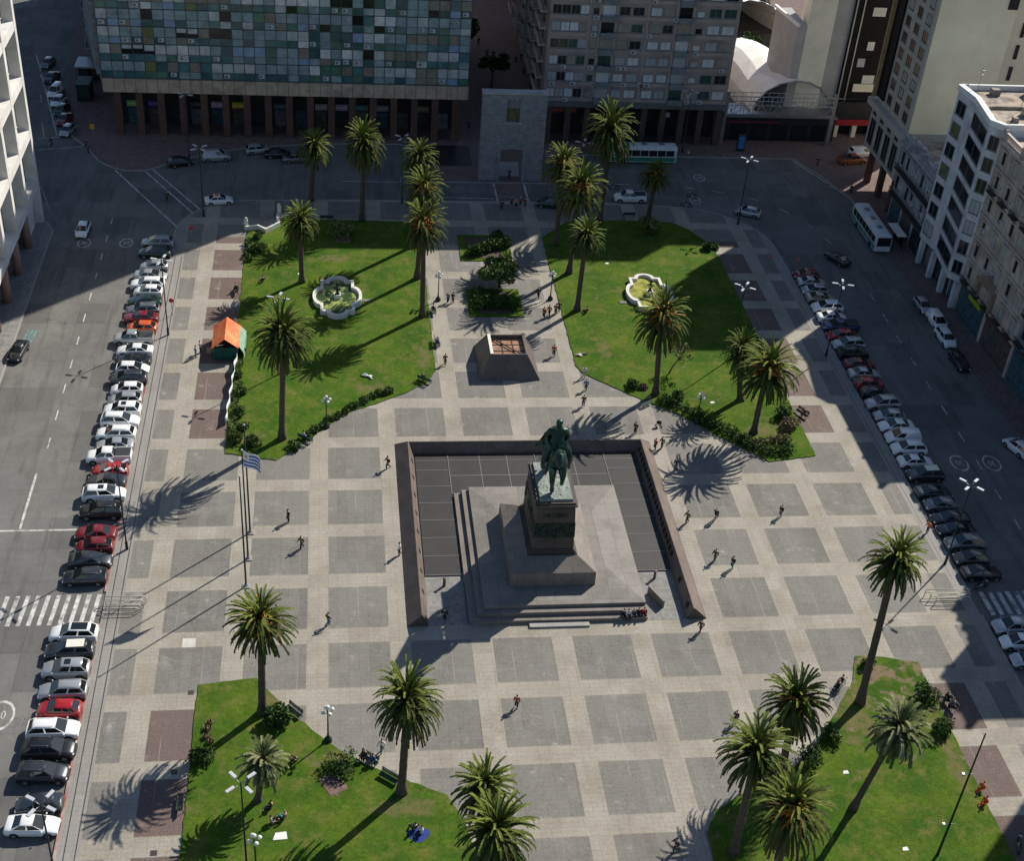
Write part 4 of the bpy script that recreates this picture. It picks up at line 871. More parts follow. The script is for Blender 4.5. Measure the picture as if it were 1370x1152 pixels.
# L, W, H, nose height, cowl x, cowl z, roof front x, roof rear x, rear base x, rear base z, tail height
SHAPE = {'sedan': (4.45, 1.76, 1.45, .72, 1.12, .96, .18, -.80, -1.62, 1.02, .98), 'hatchback': (4.0, 1.72, 1.5, .76, 1.10, .98, .22, -1.25, -1.88, 1.00, .96),
         'suv': (4.45, 1.84, 1.68, .90, 1.22, 1.10, .34, -1.55, -2.12, 1.12, 1.08), 'estate': (4.5, 1.78, 1.52, .74, 1.14, .98, .26, -1.70, -2.16, 1.02, .98),
         'pickup': (5.1, 1.86, 1.76, .97, 1.50, 1.14, .72, -.38, -.72, 1.14, 1.10), 'van': (4.55, 1.84, 1.85, .88, 1.42, 1.12, .52, -1.95, -2.2, 1.14, 1.1)}
def car_proto(kind):
    base = {'sunroof': 'suv', 'blackroof': 'suv', 'whiteroof': 'suv', 'taxi': 'sedan'}.get(kind, kind)
    L, Wd, H, zn, xc, zc, xrf, xrr, xrb, zrb, zt = SHAPE[base]
    hw = Wd/2
    root = thing('parked_car', 'car', 'car')
    # lower body: lofted sections from tail to nose
    st = [(-L/2, .80, .42, zt-.30), (-L/2+.03, .90, .30, zt-.08), (-L/2+.16, .965, .24, zt), (xrb if base != 'pickup' else -L/2+.5, 1.0, .20, zrb), (-L*.30, 1.0, .19, zrb), (-.3, 1.0, .19, zrb-.01), (xc-.25, 1.0, .19, zc), (xc, .995, .19, zc-.015), (xc+.35, .985, .2, zc-.07), (L/2-.45, .955, .21, zn+.07), (L/2-.16, .89, .24, zn-.04), (L/2-.02, .78, .30, zn-.2), (L/2+.02, .68, .38, zn-.32)]
    st = sorted(st, key=lambda q: q[0])
    b = MB(); vs = []; m = 13
    for x, wf, zb, ztp in st:
        w_ = hw*wf; zm = zb+(ztp-zb)*.55
        half = [(0, zb), (w_*.86, zb), (w_*.97, zb+.1), (w_, zm), (w_*.975, ztp-.09), (w_*.90, ztp-.015), (w_*.55, ztp+.02)]
        ring = [(x, y, z) for y, z in half]+[(x, 0, ztp+.03)]+[(x, -y, z) for y, z in half[:0:-1]]
        vs += ring
    k = len(ring)
    fs = []
    for i in range(len(st)-1):
        for j in range(k): fs.append((i*k+j, i*k+(j+1) % k, (i+1)*k+(j+1) % k, (i+1)*k+j))
    fs.append(tuple(range(k-1, -1, -1))); fs.append(tuple(range((len(st)-1)*k, len(st)*k)))
    b.add(vs, fs, 0, True)
    # cabin shell in body colour (roof and pillars)
    wb_, wr = hw*.91, hw*.66
    zb = min(zc, zrb)-.04
    def sect(x, w0, z0, w1, z1): return [(x, -w0, z0), (x, w0, z0), (x, w1, z1), (x, -w1, z1)]
    cab = [(xrb, wb_*.97, zrb-.03, wb_*.95, zrb), None]
    R_ = [(xrb, -wb_, zrb-.03), (xrb, wb_, zrb-.03), (xc, wb_*.96, zc-.03), (xc, -wb_*.96, zc-.03)]
    T_ = [(xrr, -wr, H-.05), (xrr, wr, H-.05), (xrf, wr, H-.05), (xrf, -wr, H-.05)]
    U_ = [(xrr+.12, -wr*.86, H), (xrr+.12, wr*.86, H), (xrf-.14, wr*.86, H), (xrf-.14, -wr*.86, H)]
    b.add(R_+T_+U_, [(0, 4, 5, 1), (1, 5, 6, 2), (2, 6, 7, 3), (3, 7, 4, 0), (4, 8, 9, 5), (5, 9, 10, 6), (6, 10, 11, 7), (7, 11, 8, 4), (8, 11, 10, 9)], 0, True)
    if base == 'pickup':      # load bed walls
        for y in (-hw*.93, hw*.93-.06): b.box(-L/2+.08, xrb, y, y+.06, zt-.1, zt+.22)
        b.box(-L/2+.06, -L/2+.12, -hw*.93, hw*.93, zt-.2, zt+.22)
    for y in (-1, 1): b.ball((xc-.12, y*(hw+.07), zc+.02), .11, 6, 4, 0, .8, 1, .7)
    b.build('body', paint('white'), root)
    def inset(q, f0=.07, f1=.12, out=.012):
        q = [Vector(p) for p in q]; n = -(q[1]-q[0]).cross(q[3]-q[0]).normalized()
        a = q[0].lerp(q[1], f0).lerp(q[3].lerp(q[2], f0), f1); c1 = q[0].lerp(q[1], 1-f0).lerp(q[3].lerp(q[2], 1-f0), f1)
        d = q[0].lerp(q[1], 1-f0).lerp(q[3].lerp(q[2], 1-f0), 1-f1*.6); e = q[0].lerp(q[1], f0).lerp(q[3].lerp(q[2], f0), 1-f1*.6)
        return [p+n*out for p in (e, d, c1, a)]
    def pane(nm, q, m=M_CGLASS):
        b = MB()
        for s in q: b.add(s, [(0, 1, 2, 3)])
        b.build(nm, m, root)
    pane('windscreen', [inset([R_[2], R_[3], T_[3], T_[2]][::1], .03, .06)])
    pane('rear_window', [inset([R_[0], R_[1], T_[1], T_[0]], .07, .2 if base in ('suv', 'van') else .12)])
    for s in (0, 1):
        A, B_, Cc, D = (R_[3], R_[0], T_[0], T_[3]) if s == 0 else (R_[1], R_[2], T_[2], T_[1])
        A, B_, Cc, D = map(Vector, (A, B_, Cc, D))
        if base == 'van':
            fr = .60 if s == 0 else .40
            q = [inset([A, A.lerp(B_, .36), D.lerp(Cc, .3), D], .06, .14)] if s == 0 else [inset([A.lerp(B_, .64), B_, Cc, D.lerp(Cc, .7)], .06, .14)]
        else:
            m1, m2 = A.lerp(B_, .5), D.lerp(Cc, .5)
            q = [inset([A, m1, m2, D], .05, .12), inset([m1, B_, Cc, m2], .05, .12)]
        pane('side_window', q)
    if kind in ('sunroof',): pane('sunroof', [[Vector((x, y, H+.006)) for x, y in ((-.55, -.36), (.05, -.36), (.05, .36), (-.55, .36))]])
    if kind in ('blackroof',): pane('roof_panel', [[Vector((x, y, H+.006)) for x, y in ((xrr+.2, -wr*.82), (xrf-.2, -wr*.82), (xrf-.2, wr*.82), (xrr+.2, wr*.82))]])
    if kind == 'whiteroof': pane('roof_panel', [[Vector((x, y, H+.006)) for x, y in ((xrr+.14, -wr*.85), (xrf-.15, -wr*.85), (xrf-.15, wr*.85), (xrr+.14, wr*.85))]], mat('cream_roof', (.72, .70, .60), .5, var=.05))
    if kind == 'taxi': pane('roof_panel', [[Vector((x, y, H+.006)) for x, y in ((xrr+.14, -wr*.85), (xrf-.15, -wr*.85), (xrf-.15, wr*.85), (xrr+.14, wr*.85))]], mat('taxi_orange', (.55, .2, .03), .5, var=.05))
    if base == 'pickup':
        b = MB(); b.box(-L/2+.14, xrb-.02, -hw*.88, hw*.88, zt+.06, zt+.20); b.build('bed_cover', mat('bed_cover', (.03, .032, .036), .6, var=.15), root)
    if base == 'estate' or kind in ('suv',):
        for y in (-wr*.82, wr*.82):
            b = MB(); b.tube([(xrr+.25, y, H), (xrr+.3, y, H+.06), (xrf-.3, y, H+.06), (xrf-.2, y, H)], .02, 4); b.build('roof_rail', M_STEEL, root)
    b = MB()
    for x in (L/2*.645, -L/2*.62): b.lathe([(.355, -hw+.10), (.355, hw-.10)], 14, (0, 0, 0))
    wr_ = .325 if base not in ('suv', 'pickup') else .37
    ym = hw-.11
    b = MB(); vs2 = []
    seg = 16
    for yy in (-.105, -.085, .085, .105):
        r_ = wr_ if abs(yy) < .1 else wr_-.03
        vs2 += [(r_*math.cos(2*PI*q/seg), yy, r_*math.sin(2*PI*q/seg)) for q in range(seg)]
    fs = [(i*seg+q, (i+1)*seg+q, (i+1)*seg+(q+1) % seg, i*seg+(q+1) % seg) for i in range(3) for q in range(seg)]+[tuple(range(seg)), tuple(range(4*seg-1, 3*seg-1, -1))]
    b.add(vs2, fs); tm = b.mesh('wheel', M_TYRE)
    b = MB(); vs2 = []
    for yy, r_ in ((-.109, wr_*.62), (.109, wr_*.62)): vs2 += [(r_*math.cos(2*PI*q/seg), yy, r_*math.sin(2*PI*q/seg)) for q in range(seg)]
    b.add(vs2, [tuple(range(seg)), tuple(range(2*seg-1, seg-1, -1))]); rm = b.mesh('rim', M_RIM)
    # dark wheel arches
    for x in (L/2-.82, -L/2+.86):
        for s in (-1, 1):
            b = MB(); yy = s*(hw+.004); n_ = 12
            vs3 = [(x+(wr_+.07)*math.cos(PI*q/n_), yy, wr_+(wr_+.07)*math.sin(PI*q/n_)) for q in range(n_+1)]
            b.add(vs3, [tuple(range(n_+1))] if s < 0 else [tuple(range(n_, -1, -1))]); b.build('wheel_arch', M_TRIM, root)
    for x in (L/2-.82, -L/2+.86):
        for s in (-1, 1):
            o = obj('wheel', tm, root, (x, s*(hw-.085), wr_)); obj('rim', rm, o, (x, s*(hw-.085), wr_))
    for s in (-1, 1):
        b = MB(); b.ball((L/2-.17, s*hw*.70, zn-.14), .16, 8, 5, 0, .9, 1.0, .55); b.build('headlight', M_HEAD, root)
        b = MB(); b.ball((-L/2+.10, s*hw*.76, zt-.18), .14, 8, 5, 0, .75, .9, 1.0 if base in ('suv', 'hatchback', 'van', 'estate') else .6); b.build('tail_light', M_TAIL, root)
    b = MB(); b.box(L/2-.005, L/2+.03, -hw*.5, hw*.5, .34, .52); b.box(-L/2-.02, -L/2+.02, -hw*.55, hw*.55, .36, .5); b.build('grille', M_TRIM, root)
    return freeze(root)
PROTO = {}
def car(kind, colour, x, y, rz, label, group, name='parked_car'):
    first = kind not in PROTO
    if first: PROTO[kind] = car_proto(kind)
    o = dup(PROTO[kind], first, (x, y, GZ), rz, label, {'pickup': 'pickup', 'van': 'van', 'taxi': 'taxi'}.get(kind, 'car'), group)
    if not first: o.name = name
    o.scale = (rnd.uniform(.95, 1.03), rnd.uniform(.97, 1.03), rnd.uniform(.95, 1.05))
    cache = list(o.children) if not first else KIDS[o.name]
    for c in cache:
        if c.name.split('.')[0] == 'body': slot(c, paint(colour))
    return o
NICE = {'sedan': 'sedan', 'hatchback': 'hatchback', 'suv': 'suv', 'estate': 'estate car', 'pickup': 'pickup truck', 'van': 'van', 'sunroof': 'suv with a dark sunroof', 'blackroof': 'suv with a black roof', 'whiteroof': 'suv with a pale roof'}
def row(data, x0, side, group):
    used = {}
    for i, (px, py, kind, colour, nose) in enumerate(data):
        d = colour+' '+NICE[kind]
        far = (data[i-1][3]+' '+NICE[data[i-1][2]].split(' with')[0]) if i else None
        near = (data[i+1][3]+' '+NICE[data[i+1][2]].split(' with')[0]) if i+1 < len(data) else None
        if far is None: lab = f'{d} at the far end of the {side} kerb row'
        elif near is None: lab = f'{d} at the near end of the {side} kerb row'
        else: lab = f'{d} in the {side} row between {far} and {near}'
        if len(lab.split()) > 16 or lab in used: lab = f'{d} in the {side} row just before {near}'
        if len(lab.split()) > 16 or lab in used: lab = f'{d} in the {side} row just beyond {far}'
        if lab in used: print('DUP', lab)
        used[lab] = 1
        sgn = 1 if nose else -1
        fix = {'pickup': .35, 'estate': .05, 'hatchback': -.18}.get(kind, 0)*(-1 if side == 'left' else 1)
        car(kind, colour, x0+fix+rnd.uniform(-.12, .12), py, (0 if sgn > 0 else PI)+rnd.uniform(-.06, .06), lab, group)
row(LROW, -24.1, 'left', 'cars parked in the left kerb row')
row(RROW, 69.85, 'right', 'cars parked in the right kerb row')
for x, y, kind, colour, ang, lab in ROAM: car(kind, colour, x, y, math.radians(ang), lab, 'cars in the streets around the square', 'street_car')

def bus(x, y, rz, label, stripe_m):
    t = thing('city_bus', label, 'bus', (0, 0, 0))
    L, W_, H = 11.4, 2.5, 3.05
    b = MB()
    prof = [(-1.25, .38), (-1.25, 2.6), (-1.08, 2.95), (-.6, 3.05), (.6, 3.05), (1.08, 2.95), (1.25, 2.6), (1.25, .38)]
    n = len(prof); vs = []
    for xx, sc in ((-L/2, .95), (-L/2+.12, 1), (L/2-.15, 1), (L/2, .94)): vs += [(xx, p*sc, .38+(z-.38)*(.97 if sc < 1 else 1)) for p, z in prof]
    fs = [(i*n+j, (i+1)*n+j, (i+1)*n+(j+1) % n, i*n+(j+1) % n) for i in range(3) for j in range(n)]+[tuple(range(n)), tuple(range(4*n-1, 3*n-1, -1))]
    b.add(vs, fs); b.build('body', mat('bus_white', (.60, .63, .64), .4, var=.12), t)
    for s in (-1, 1):
        b = MB()
        for k in range(7): xa = -L/2+.5+k*1.46; b.box(xa, xa+1.36, s*1.252-.006, s*1.252+.006, 1.45, 2.5)
        b.build('side_window', M_CGLASS, t)
        b = MB(); b.box(-L/2+.2, L/2-.2, s*1.2535-.004, s*1.2535+.004, .5, 1.25); b.build('side_stripe', stripe_m, t)
    b = MB(); b.box(L/2-.02, L/2+.015, -1.08, 1.08, 1.25, 2.7); b.build('windscreen', M_CGLASS, t)
    b = MB(); b.box(-L/2-.015, -L/2+.02, -1.0, 1.0, 1.5, 2.6); b.build('rear_window', M_CGLASS, t)
    b = MB()
    for xx in (-3.2, -.2, 2.8): b.bbox(xx-.45, xx+.45, -.4, .4, 3.04, 3.2, .04)
    b.build('roof_hatch', M_STEEL, t)
    for xx in (3.4, -3.0):
        for s in (-1, 1):
            b = MB(); seg = 16; vs2 = []
            for yy in (-.14, .14): vs2 += [(.48*math.cos(2*PI*q/seg), yy, .48*math.sin(2*PI*q/seg)) for q in range(seg)]
            b.add(vs2, [(q, seg+q, seg+(q+1) % seg, (q+1) % seg) for q in range(seg)]+[tuple(range(seg)), tuple(range(2*seg-1, seg-1, -1))])
            obj('wheel', b.mesh('wheel', M_TYRE), t, (xx, s*1.13, .48))
    for s in (-1, 1):
        b = MB(); b.ball((L/2-.02, s*.95, .8), .15, 8, 5, 0, .5); b.build('headlight', M_HEAD, t)
    t.location = (x, y, GZ); t.rotation_euler.z = rz
bus(84.0, 46.4, -PI/2, 'white and blue-green city bus stopped by the right-hand buildings', mat('bus_aqua', (.10, .24, .24), .5, var=.5, scale=.6))
bus(52.6, 73.0, PI, 'white and green city bus in front of the arcade of the apartment block', mat('bus_green', (.02, .22, .14), .5, var=.15))

def moto_proto():
    t = thing('motorcycle', 'm', 'motorcycle')
    seg = 14
    for x in (-.66, .66):
        b = MB(); pts = [(x+.29*math.cos(2*PI*q/seg), 0, .31+.29*math.sin(2*PI*q/seg)) for q in range(seg+1)]; b.tube(pts, .055, 5); b.lathe([(.05, -.06), (.05, .06)], 6, (x, 0, .31)); b.build('wheel', M_TYRE, t)
    b = MB(); b.tube([(-.66, 0, .31), (-.1, 0, .45), (.35, 0, .8), (.66, 0, .31)], .05, 5); b.ball((.05, 0, .42), .2, 8, 5); b.build('frame', M_STEEL, t)
    b = MB(); b.ball((.15, 0, .85), .2, 8, 5, 0, 1.3, .7, .7); b.build('tank', paint('black'), t)
    b = MB(); b.ball((-.4, 0, .80), .22, 8, 5, 0, 1.7, .65, .4); b.build('seat', M_TRIM, t)
    b = MB(); b.tube([(.42, -.36, 1.05), (.48, 0, .98), (.42, .36, 1.05)], .025, 5); b.build('handlebar', M_STEEL, t)
    b = MB(); b.ball((.58, 0, .88), .1, 8, 5); b.build('headlight', M_HEAD, t)
    return freeze(t)
MP = moto_proto()
for i, ((x, y), lab, a) in enumerate(zip(MOTO, ('black motorcycle with a rider at the right far bend, nearer of two', 'dark motorcycle at the right far bend, farther of two', 'dark motorcycle beside the white pickup on the far street', 'white-fronted scooter beside the right crosswalk', 'motorcycle in the shadow at the bottom right edge'), (2.6, 2.4, 2.9, .3, 1.2))):
    dup(MP, i == 0, (x, y, GZ if i < 4 else 0), a, lab, 'motorcycle', 'motorcycles')
def bicycle(x, y, rz, label):
    t = thing('bicycle', label, 'bicycle', (0, 0, 0)); seg = 18
    for xx in (-.52, .52):
        b = MB(); b.tube([(xx+.33*math.cos(2*PI*q/seg), 0, .34+.33*math.sin(2*PI*q/seg)) for q in range(seg+1)], .022, 4); b.build('wheel', M_TYRE, t)
    b = MB()
    for q in (((-.52, 0, .34), (-.12, 0, .3)), ((-.12, 0, .3), (.40, 0, .75)), ((-.52, 0, .34), (-.2, 0, .8)), ((-.2, 0, .8), (.38, 0, .82)), ((-.12, 0, .3), (-.24, 0, .92)), ((.52, 0, .34), (.36, 0, .95))): b.tube(q, .022, 4)
    b.build('frame', M_IRON, t)
    b = MB(); b.ball((-.25, 0, .95), .12, 6, 4, 0, 1.2, .6, .4); b.build('saddle', M_TRIM, t)
    b = MB(); b.tube([(.3, -.28, 1.0), (.36, 0, .98), (.3, .28, 1.0)], .018, 4); b.build('handlebar', M_STEEL, t)
    t.location = (x, y, 0); t.rotation_euler.z = rz
bicycle(CYCLE[0], CYCLE[1], .9, 'dark bicycle ridden across the paving right of the monument')
# ------------------------------------------------------------------ people
SKIN_M = [mat('skin_light', (.50, .31, .22), .6, var=0), mat('skin_tan', (.32, .18, .12), .6, var=0)]
HAIR = [mat('hair_dark', (.012, .009, .008), .6, var=0), mat('hair_brown', (.07, .035, .02), .6, var=0), mat('hair_grey', (.3, .29, .28), .7, var=0), mat('hair_fair', (.28, .19, .09), .6, var=0)]
CLOTH = {'black': (.012, .012, .014), 'navy': (.015, .025, .06), 'blue': (.03, .10, .26), 'red': (.30, .02, .02), 'white': (.70, .70, .68), 'grey': (.16, .16, .17), 'brown': (.10, .06, .035), 'orange': (.68, .13, .02), 'green': (.03, .09, .05), 'pink': (.45, .2, .2), 'teal': (.03, .22, .24), 'beige': (.40, .33, .24)}
def cloth(c): return mat('cloth_'+c, CLOTH[c], .85, var=.12, scale=4)
def person_proto(pose):
    """facing +x; one continuous skinned body with head, face and five-fingered hands; clothing and hair as child shells"""
    root = thing('person', 'person', 'person')
    hipz = .93; lean = 0.0
    if pose == 'walk': L_ = [((.02,.09,.90), (.22,.10,.50), (.16,.10,.09), (.33,.10,.03)), ((-.02,-.09,.90), (-.02,-.10,.49), (-.36,-.10,.17), (-.27,-.10,.03))]; A_ = [((-.02,.19,1.40), (-.15,.25,1.14), (.02,.25,.93)), ((.0,-.19,1.40), (.13,-.25,1.15), (.33,-.21,1.04))]
    elif pose == 'stride': L_ = [((.02,.09,.90), (.10,.10,.49), (.02,.10,.09), (.18,.10,.03)), ((.0,-.09,.90), (.14,-.10,.52), (-.16,-.10,.26), (-.14,-.10,.10))]; A_ = [((.0,.19,1.40), (.06,.26,1.13), (.24,.24,.96)), ((.0,-.19,1.40), (-.10,-.25,1.13), (-.02,-.26,.88))]
    elif pose == 'stand': L_ = [((0,.09,.90), (.02,.11,.49), (.0,.12,.09), (.15,.14,.03)), ((0,-.09,.90), (.02,-.11,.49), (.0,-.12,.09), (.15,-.14,.03))]; A_ = [((0,.19,1.40), (-.02,.27,1.13), (.08,.26,.88)), ((0,-.19,1.40), (.0,-.27,1.13), (.24,-.16,1.05))]
    else:               # seated: on a bench (.45) or on the ground (.12)
        s = .45 if pose == 'sit' else .13; hipz = s+.10; lean = .06 if pose == 'sit' else -.10
        if pose == 'sit': L_ = [((0,.10,s+.08), (.42,.13,s+.07), (.42,.13,.09), (.57,.14,.03)), ((0,-.10,s+.08), (.42,-.11,s+.08), (.36,-.11,.09), (.51,-.12,.03))]
        elif pose == 'ground': L_ = [((0,.10,s+.02), (.34,.16,.42), (.58,.14,.09), (.72,.15,.04)), ((0,-.10,s+.02), (.40,-.18,.16), (.62,.06,.07), (.72,.10,.06))]
        else: L_ = [((0,.09,.13), (.42,.12,.16), (.84,.13,.09), (.90,.14,.22)), ((0,-.09,.13), (.40,-.10,.30), (.78,-.12,.08), (.86,-.12,.2))]
        z = hipz+.47
        A_ = [((lean,.19,z), (lean+.06,.27,z-.27), (lean+.30,.18,z-.32)), ((lean,-.19,z), (lean+.05,-.27,z-.27), (lean+.30,-.20,z-.36))]
    lie = pose == 'lie'
    if lie:
        spine = [(0,0,.14), (-.22,0,.15), (-.46,0,.16), (-.56,0,.17), (-.62,0,.18)]; head = Vector((-.72,0,.17)); hd = Vector((-1,0,0))
        A_ = [((-.46,.19,.15), (-.66,.38,.10), (-.78,.18,.08)), ((-.46,-.19,.15), (-.24,-.30,.10), (-.04,-.26,.09))]
    else:
        spine = [(0,0,hipz), (lean*.4,0,hipz+.22), (lean,0,hipz+.47), (lean+.01,0,hipz+.56), (lean+.02,0,hipz+.62)]; head = Vector((lean+.045,0,hipz+.72)); hd = Vector((0,0,1))
    rS = [(.15,.12), (.135,.10), (.155,.11), .055, .06]
    def graph(parts, pad):
        v = []; e = []; r = []
        for pts, rad, at in parts:
            prev = None
            if at is not None: prev = at
            for p, q in zip(pts, rad):
                v.append(p); q = q if isinstance(q, tuple) else (q, q); r.append(tuple(x+pad for x in q)); i = len(v)-1
                if prev is not None: e.append((prev, i))
                prev = i
        return v, e, r
    rl = [.088, .062, .042, .036]; ra = [.055, .044, .032]
    hand = []
    for (s_, e_, w_) in A_:
        d = (Vector(w_)-Vector(e_)).normalized(); hand.append((Vector(w_), d))
    parts = [(spine, rS, None)] + [(l, rl, 0) for l in L_] + [(list(a)+[tuple(Vector(a[2])+hand[i][1]*.085)], ra+[(.036, .022)], 2) for i, a in enumerate(A_)]
    body = skin(*graph(parts, 0), sub=1)
    hb = MB(); hb.ball(head, .098, 12, 8, 0, 1, .8, 1.22 if not lie else .9)
    f = Vector((1, 0, 0)) if not lie else Vector((0, 0, 1))
    hb.ball(head+f*.10-hd*.005, .017, 6, 4)                                        # nose
    for s in (-1, 1): hb.ball(head+Vector((0, s*.08, 0))+f*.0, .022, 6, 4); hb.ball(head+Vector((0, s*.033, 0))+f*.082+hd*.02, .013, 6, 4, 1)
    hb.ball(head+f*.088-hd*.05, .02, 6, 4, 2, .5, 1.2, .5)
    for (w_, d) in hand:
        pr = Vector((0, 1, 0)) if abs(d.y) < .8 else Vector((1, 0, 0)); up = d.cross(pr).normalized(); pr = up.cross(d).normalized()
        c = w_+d*.085
        for q, ln in zip((-.028, -.01, .009, .027), (.07, .08, .075, .06)):
            p0 = c+pr*q; hb.tube([p0, p0+d*ln*.55-up*.006, p0+d*ln*.9-up*.024], [.009, .0085, .006], 5)
        p0 = w_+d*.04+pr*.03; hb.tube([p0, p0+(d*.6+pr*.7)*.04, p0+(d*.9+pr*.45)*.07-up*.01], [.011, .01, .007], 5)
    hm = hb.mesh('h', [SKIN_M[0], HAIR[0], CLOTH and mat('lips', (.35, .13, .1), .6, var=0)])
    bm = bmesh.new(); bm.from_mesh(body); bm.from_mesh(hm); out = bpy.data.meshes.new('body'); bm.to_mesh(out); bm.free()
    for m in (SKIN_M[0], HAIR[0], mat('lips', (.35, .13, .1))): out.materials.append(m)
    obj('body', out, root)
    jk = skin(*graph([(spine[:3], rS[:3], None)]+[((a[0], a[1], tuple(Vector(a[1]).lerp(Vector(a[2]), .9))), [.062, .052, .042], 2) for a in A_], .03), sub=1)
    jk.materials.clear(); jk.materials.append(cloth('black')); obj('jacket', jk, root)
    tr = skin(*graph([([spine[0], tuple(Vector(spine[0]).lerp(Vector(spine[1]), .35))], [(.15, .12), (.13, .10)], None)]+[((l[0], l[1], tuple(Vector(l[1]).lerp(Vector(l[2]), .92))), [.09, .068, .055], 0) for l in L_], .028), sub=1)
    tr.materials.clear(); tr.materials.append(cloth('navy')); obj('trousers', tr, root)
    b = MB()
    for l in L_:
        t0 = Vector(l[2]); t1 = Vector(l[3]); d = (t1-t0); b.tube([t0-d*.35+Vector((0, 0, -.02)), t0+d*.3-Vector((0, 0, .03)) if not lie else t0+d*.3, t1], [.05, .055, .035], 6)
    b.build('shoe', M_TRIM, root)
    b = MB(); b.ball(head-f*.018+hd*.022, .106, 10, 6, 0, 1, .86, 1.12 if not lie else .95); b.build('hair', HAIR[0], root)
    return freeze(root)
PP = {}
def person(pose, x, y, rz, label, top, bot, hair=0, z=0.0, group='people on the square', sc=1.0):
    first = pose not in PP
    if first: PP[pose] = person_proto(pose)
    o = dup(PP[pose], first, (x, y, z), rz, label, 'person', group)
    o.scale = (sc,)*3
    for c in (KIDS[o.name] if first else o.children):
        nm = c.name.split('.')[0]
        if nm == 'jacket': slot(c, cloth(top))
        elif nm == 'trousers': slot(c, cloth(bot))
        elif nm == 'hair': slot(c, HAIR[hair])
    return o
WALK = [('black', 'navy', 0, 200, 'person in black walking left of the monument wall corner'), ('white', 'navy', 0, 180, 'person in a white shirt walking along the left surround wall'), ('black', 'black', 0, 250, 'person in black walking beside the nearer hedge bed'), ('red', 'black', 1, 230, 'person in red leading a group by the right lawn edge'), ('red', 'black', 0, 240, 'second person in red in the group by the right lawn edge'), ('brown', 'black', 0, 250, 'person in brown in the group by the right lawn edge'), ('black', 'black', 0, 240, 'person in black closest to the lawn in the group of four'), ('red', 'navy', 0, 260, 'person in a dark red top walking right of the truncated pyramid'), ('black', 'brown', 1, 80, 'person in black walking left of the truncated pyramid'), ('blue', 'navy', 0, 260, 'person in blue walking by the far right lawn corner'), ('white', 'beige', 2, 260, 'person in a pale top walking behind one in blue'), ('black', 'navy', 0, 80, 'person in dark clothes walking behind the bronze rider toward the pyramid'), ('black', 'navy', 0, 60, 'person in black pushing something by the left path lamp'), ('grey', 'navy', 2, 60, 'person in grey beside one in black at the left path lamp'), ('black', 'black', 0, 220, 'person bending over a pushchair by the far corner of the surround'), ('red', 'black', 1, 215, 'left person of a pair walking by the surround corner'), ('green', 'black', 0, 215, 'right person of a pair walking by the surround corner'), ('navy', 'navy', 0, 90, 'person in navy standing in the palm crown shadow'), ('brown', 'black', 1, 205, 'person in brown striding beside the right surround wall'), ('black', 'grey', 0, 220, 'person in black walking alone on the right paving'), ('black', 'green', 0, 215, 'left walker of a pair right of the surround wall'), ('black', 'teal', 0, 215, 'right walker of a pair right of the surround wall'), ('orange', 'black', 0, 200, 'worker in an orange vest by the right kerb row'), ('red', 'black', 0, 260, 'person in a dark red top walking alone below the monument'), ('white', 'grey', 1, 230, 'person in white walking past a bench with sitters'), ('black', 'black', 0, 270, 'person in black in the forecourt left of the plinth'), ('black', 'brown', 0, 220, 'person in black by the near right wall end'), ('black', 'black', 0, 225, 'person in black walking near the right group of palms'), ('black', 'blue', 0, 20, 'person in black and blue jeans striding beside the near left palm'), ('black', 'black', 0, 215, 'upper of two people walking right of the flagpoles'), ('brown', 'black', 3, 220, 'lower of two people walking right of the flagpoles'), ('blue', 'teal', 0, 0, 'person in blue standing by the orange tent'), ('beige', 'black', 1, 180, 'person in beige standing by the orange tent'), ('black', 'black', 0, 0, 'person crossing at the left side street mouth'), ('black', 'navy', 0, 190, 'left person of a pair on the far left corner'), ('black', 'navy', 1, 190, 'right person of a pair on the far left corner'), ('black', 'black', 0, 250, 'person crossing the street on the lines at the far left'), ('black', 'black', 0, 90, 'person walking by the end column of the teal tower arcade'), ('navy', 'black', 0, 270, 'person standing inside the stone gate arch'), ('blue', 'black', 0, 270, 'person in blue at the left of the group on the gate crossing'), ('pink', 'navy', 1, 270, 'person in pink in the group on the gate crossing'), ('grey', 'black', 2, 270, 'person in grey in the group on the gate crossing'), ('red', 'black', 0, 270, 'person in red at the right of the group on the gate crossing'), ('black', 'black', 0, 100, 'person in black at the plaza end of the gate crossing'), ('black', 'black', 0, 200, 'person walking on the pink pavement by the far right yard'), ('black', 'black', 0, 240, 'person at the far right street corner by the bus'), ('black', 'brown', 0, 180, 'person in black at the bottom edge of the paving'), ('black', 'black', 0, 270, 'left person of a pair in the narrow street'), ('navy', 'black', 0, 270, 'right person of a pair in the narrow street'), ('black', 'navy', 0, 270, 'left of two walkers under the balconies'), ('black', 'grey', 1, 270, 'right of two walkers under the balconies'), ('brown', 'black', 0, 80, 'walker nearest the gate in the narrow street'), ('black', 'black', 0, 90, 'walker by the teal tower side in the narrow street')]
for i, ((x, y), (a, c, h, ang, lab)) in enumerate(zip(PEOPLE, WALK)):
    pose = 'stand' if any(k in lab for k in ('standing', 'bending', 'pushing')) else ('walk', 'stride')[i % 2]
    zz = GZ if (56.8 < y < 63.4 or (x < -23 and y < 70) or (y > 62 and x < -22.5 and x > -40)) else 0
    if y > 63.5 and 11 < x < 36: zz = 0
    person(pose, x, y, math.radians(ang), lab, a, c, h, zz, sc=rnd.uniform(.96, 1.05))
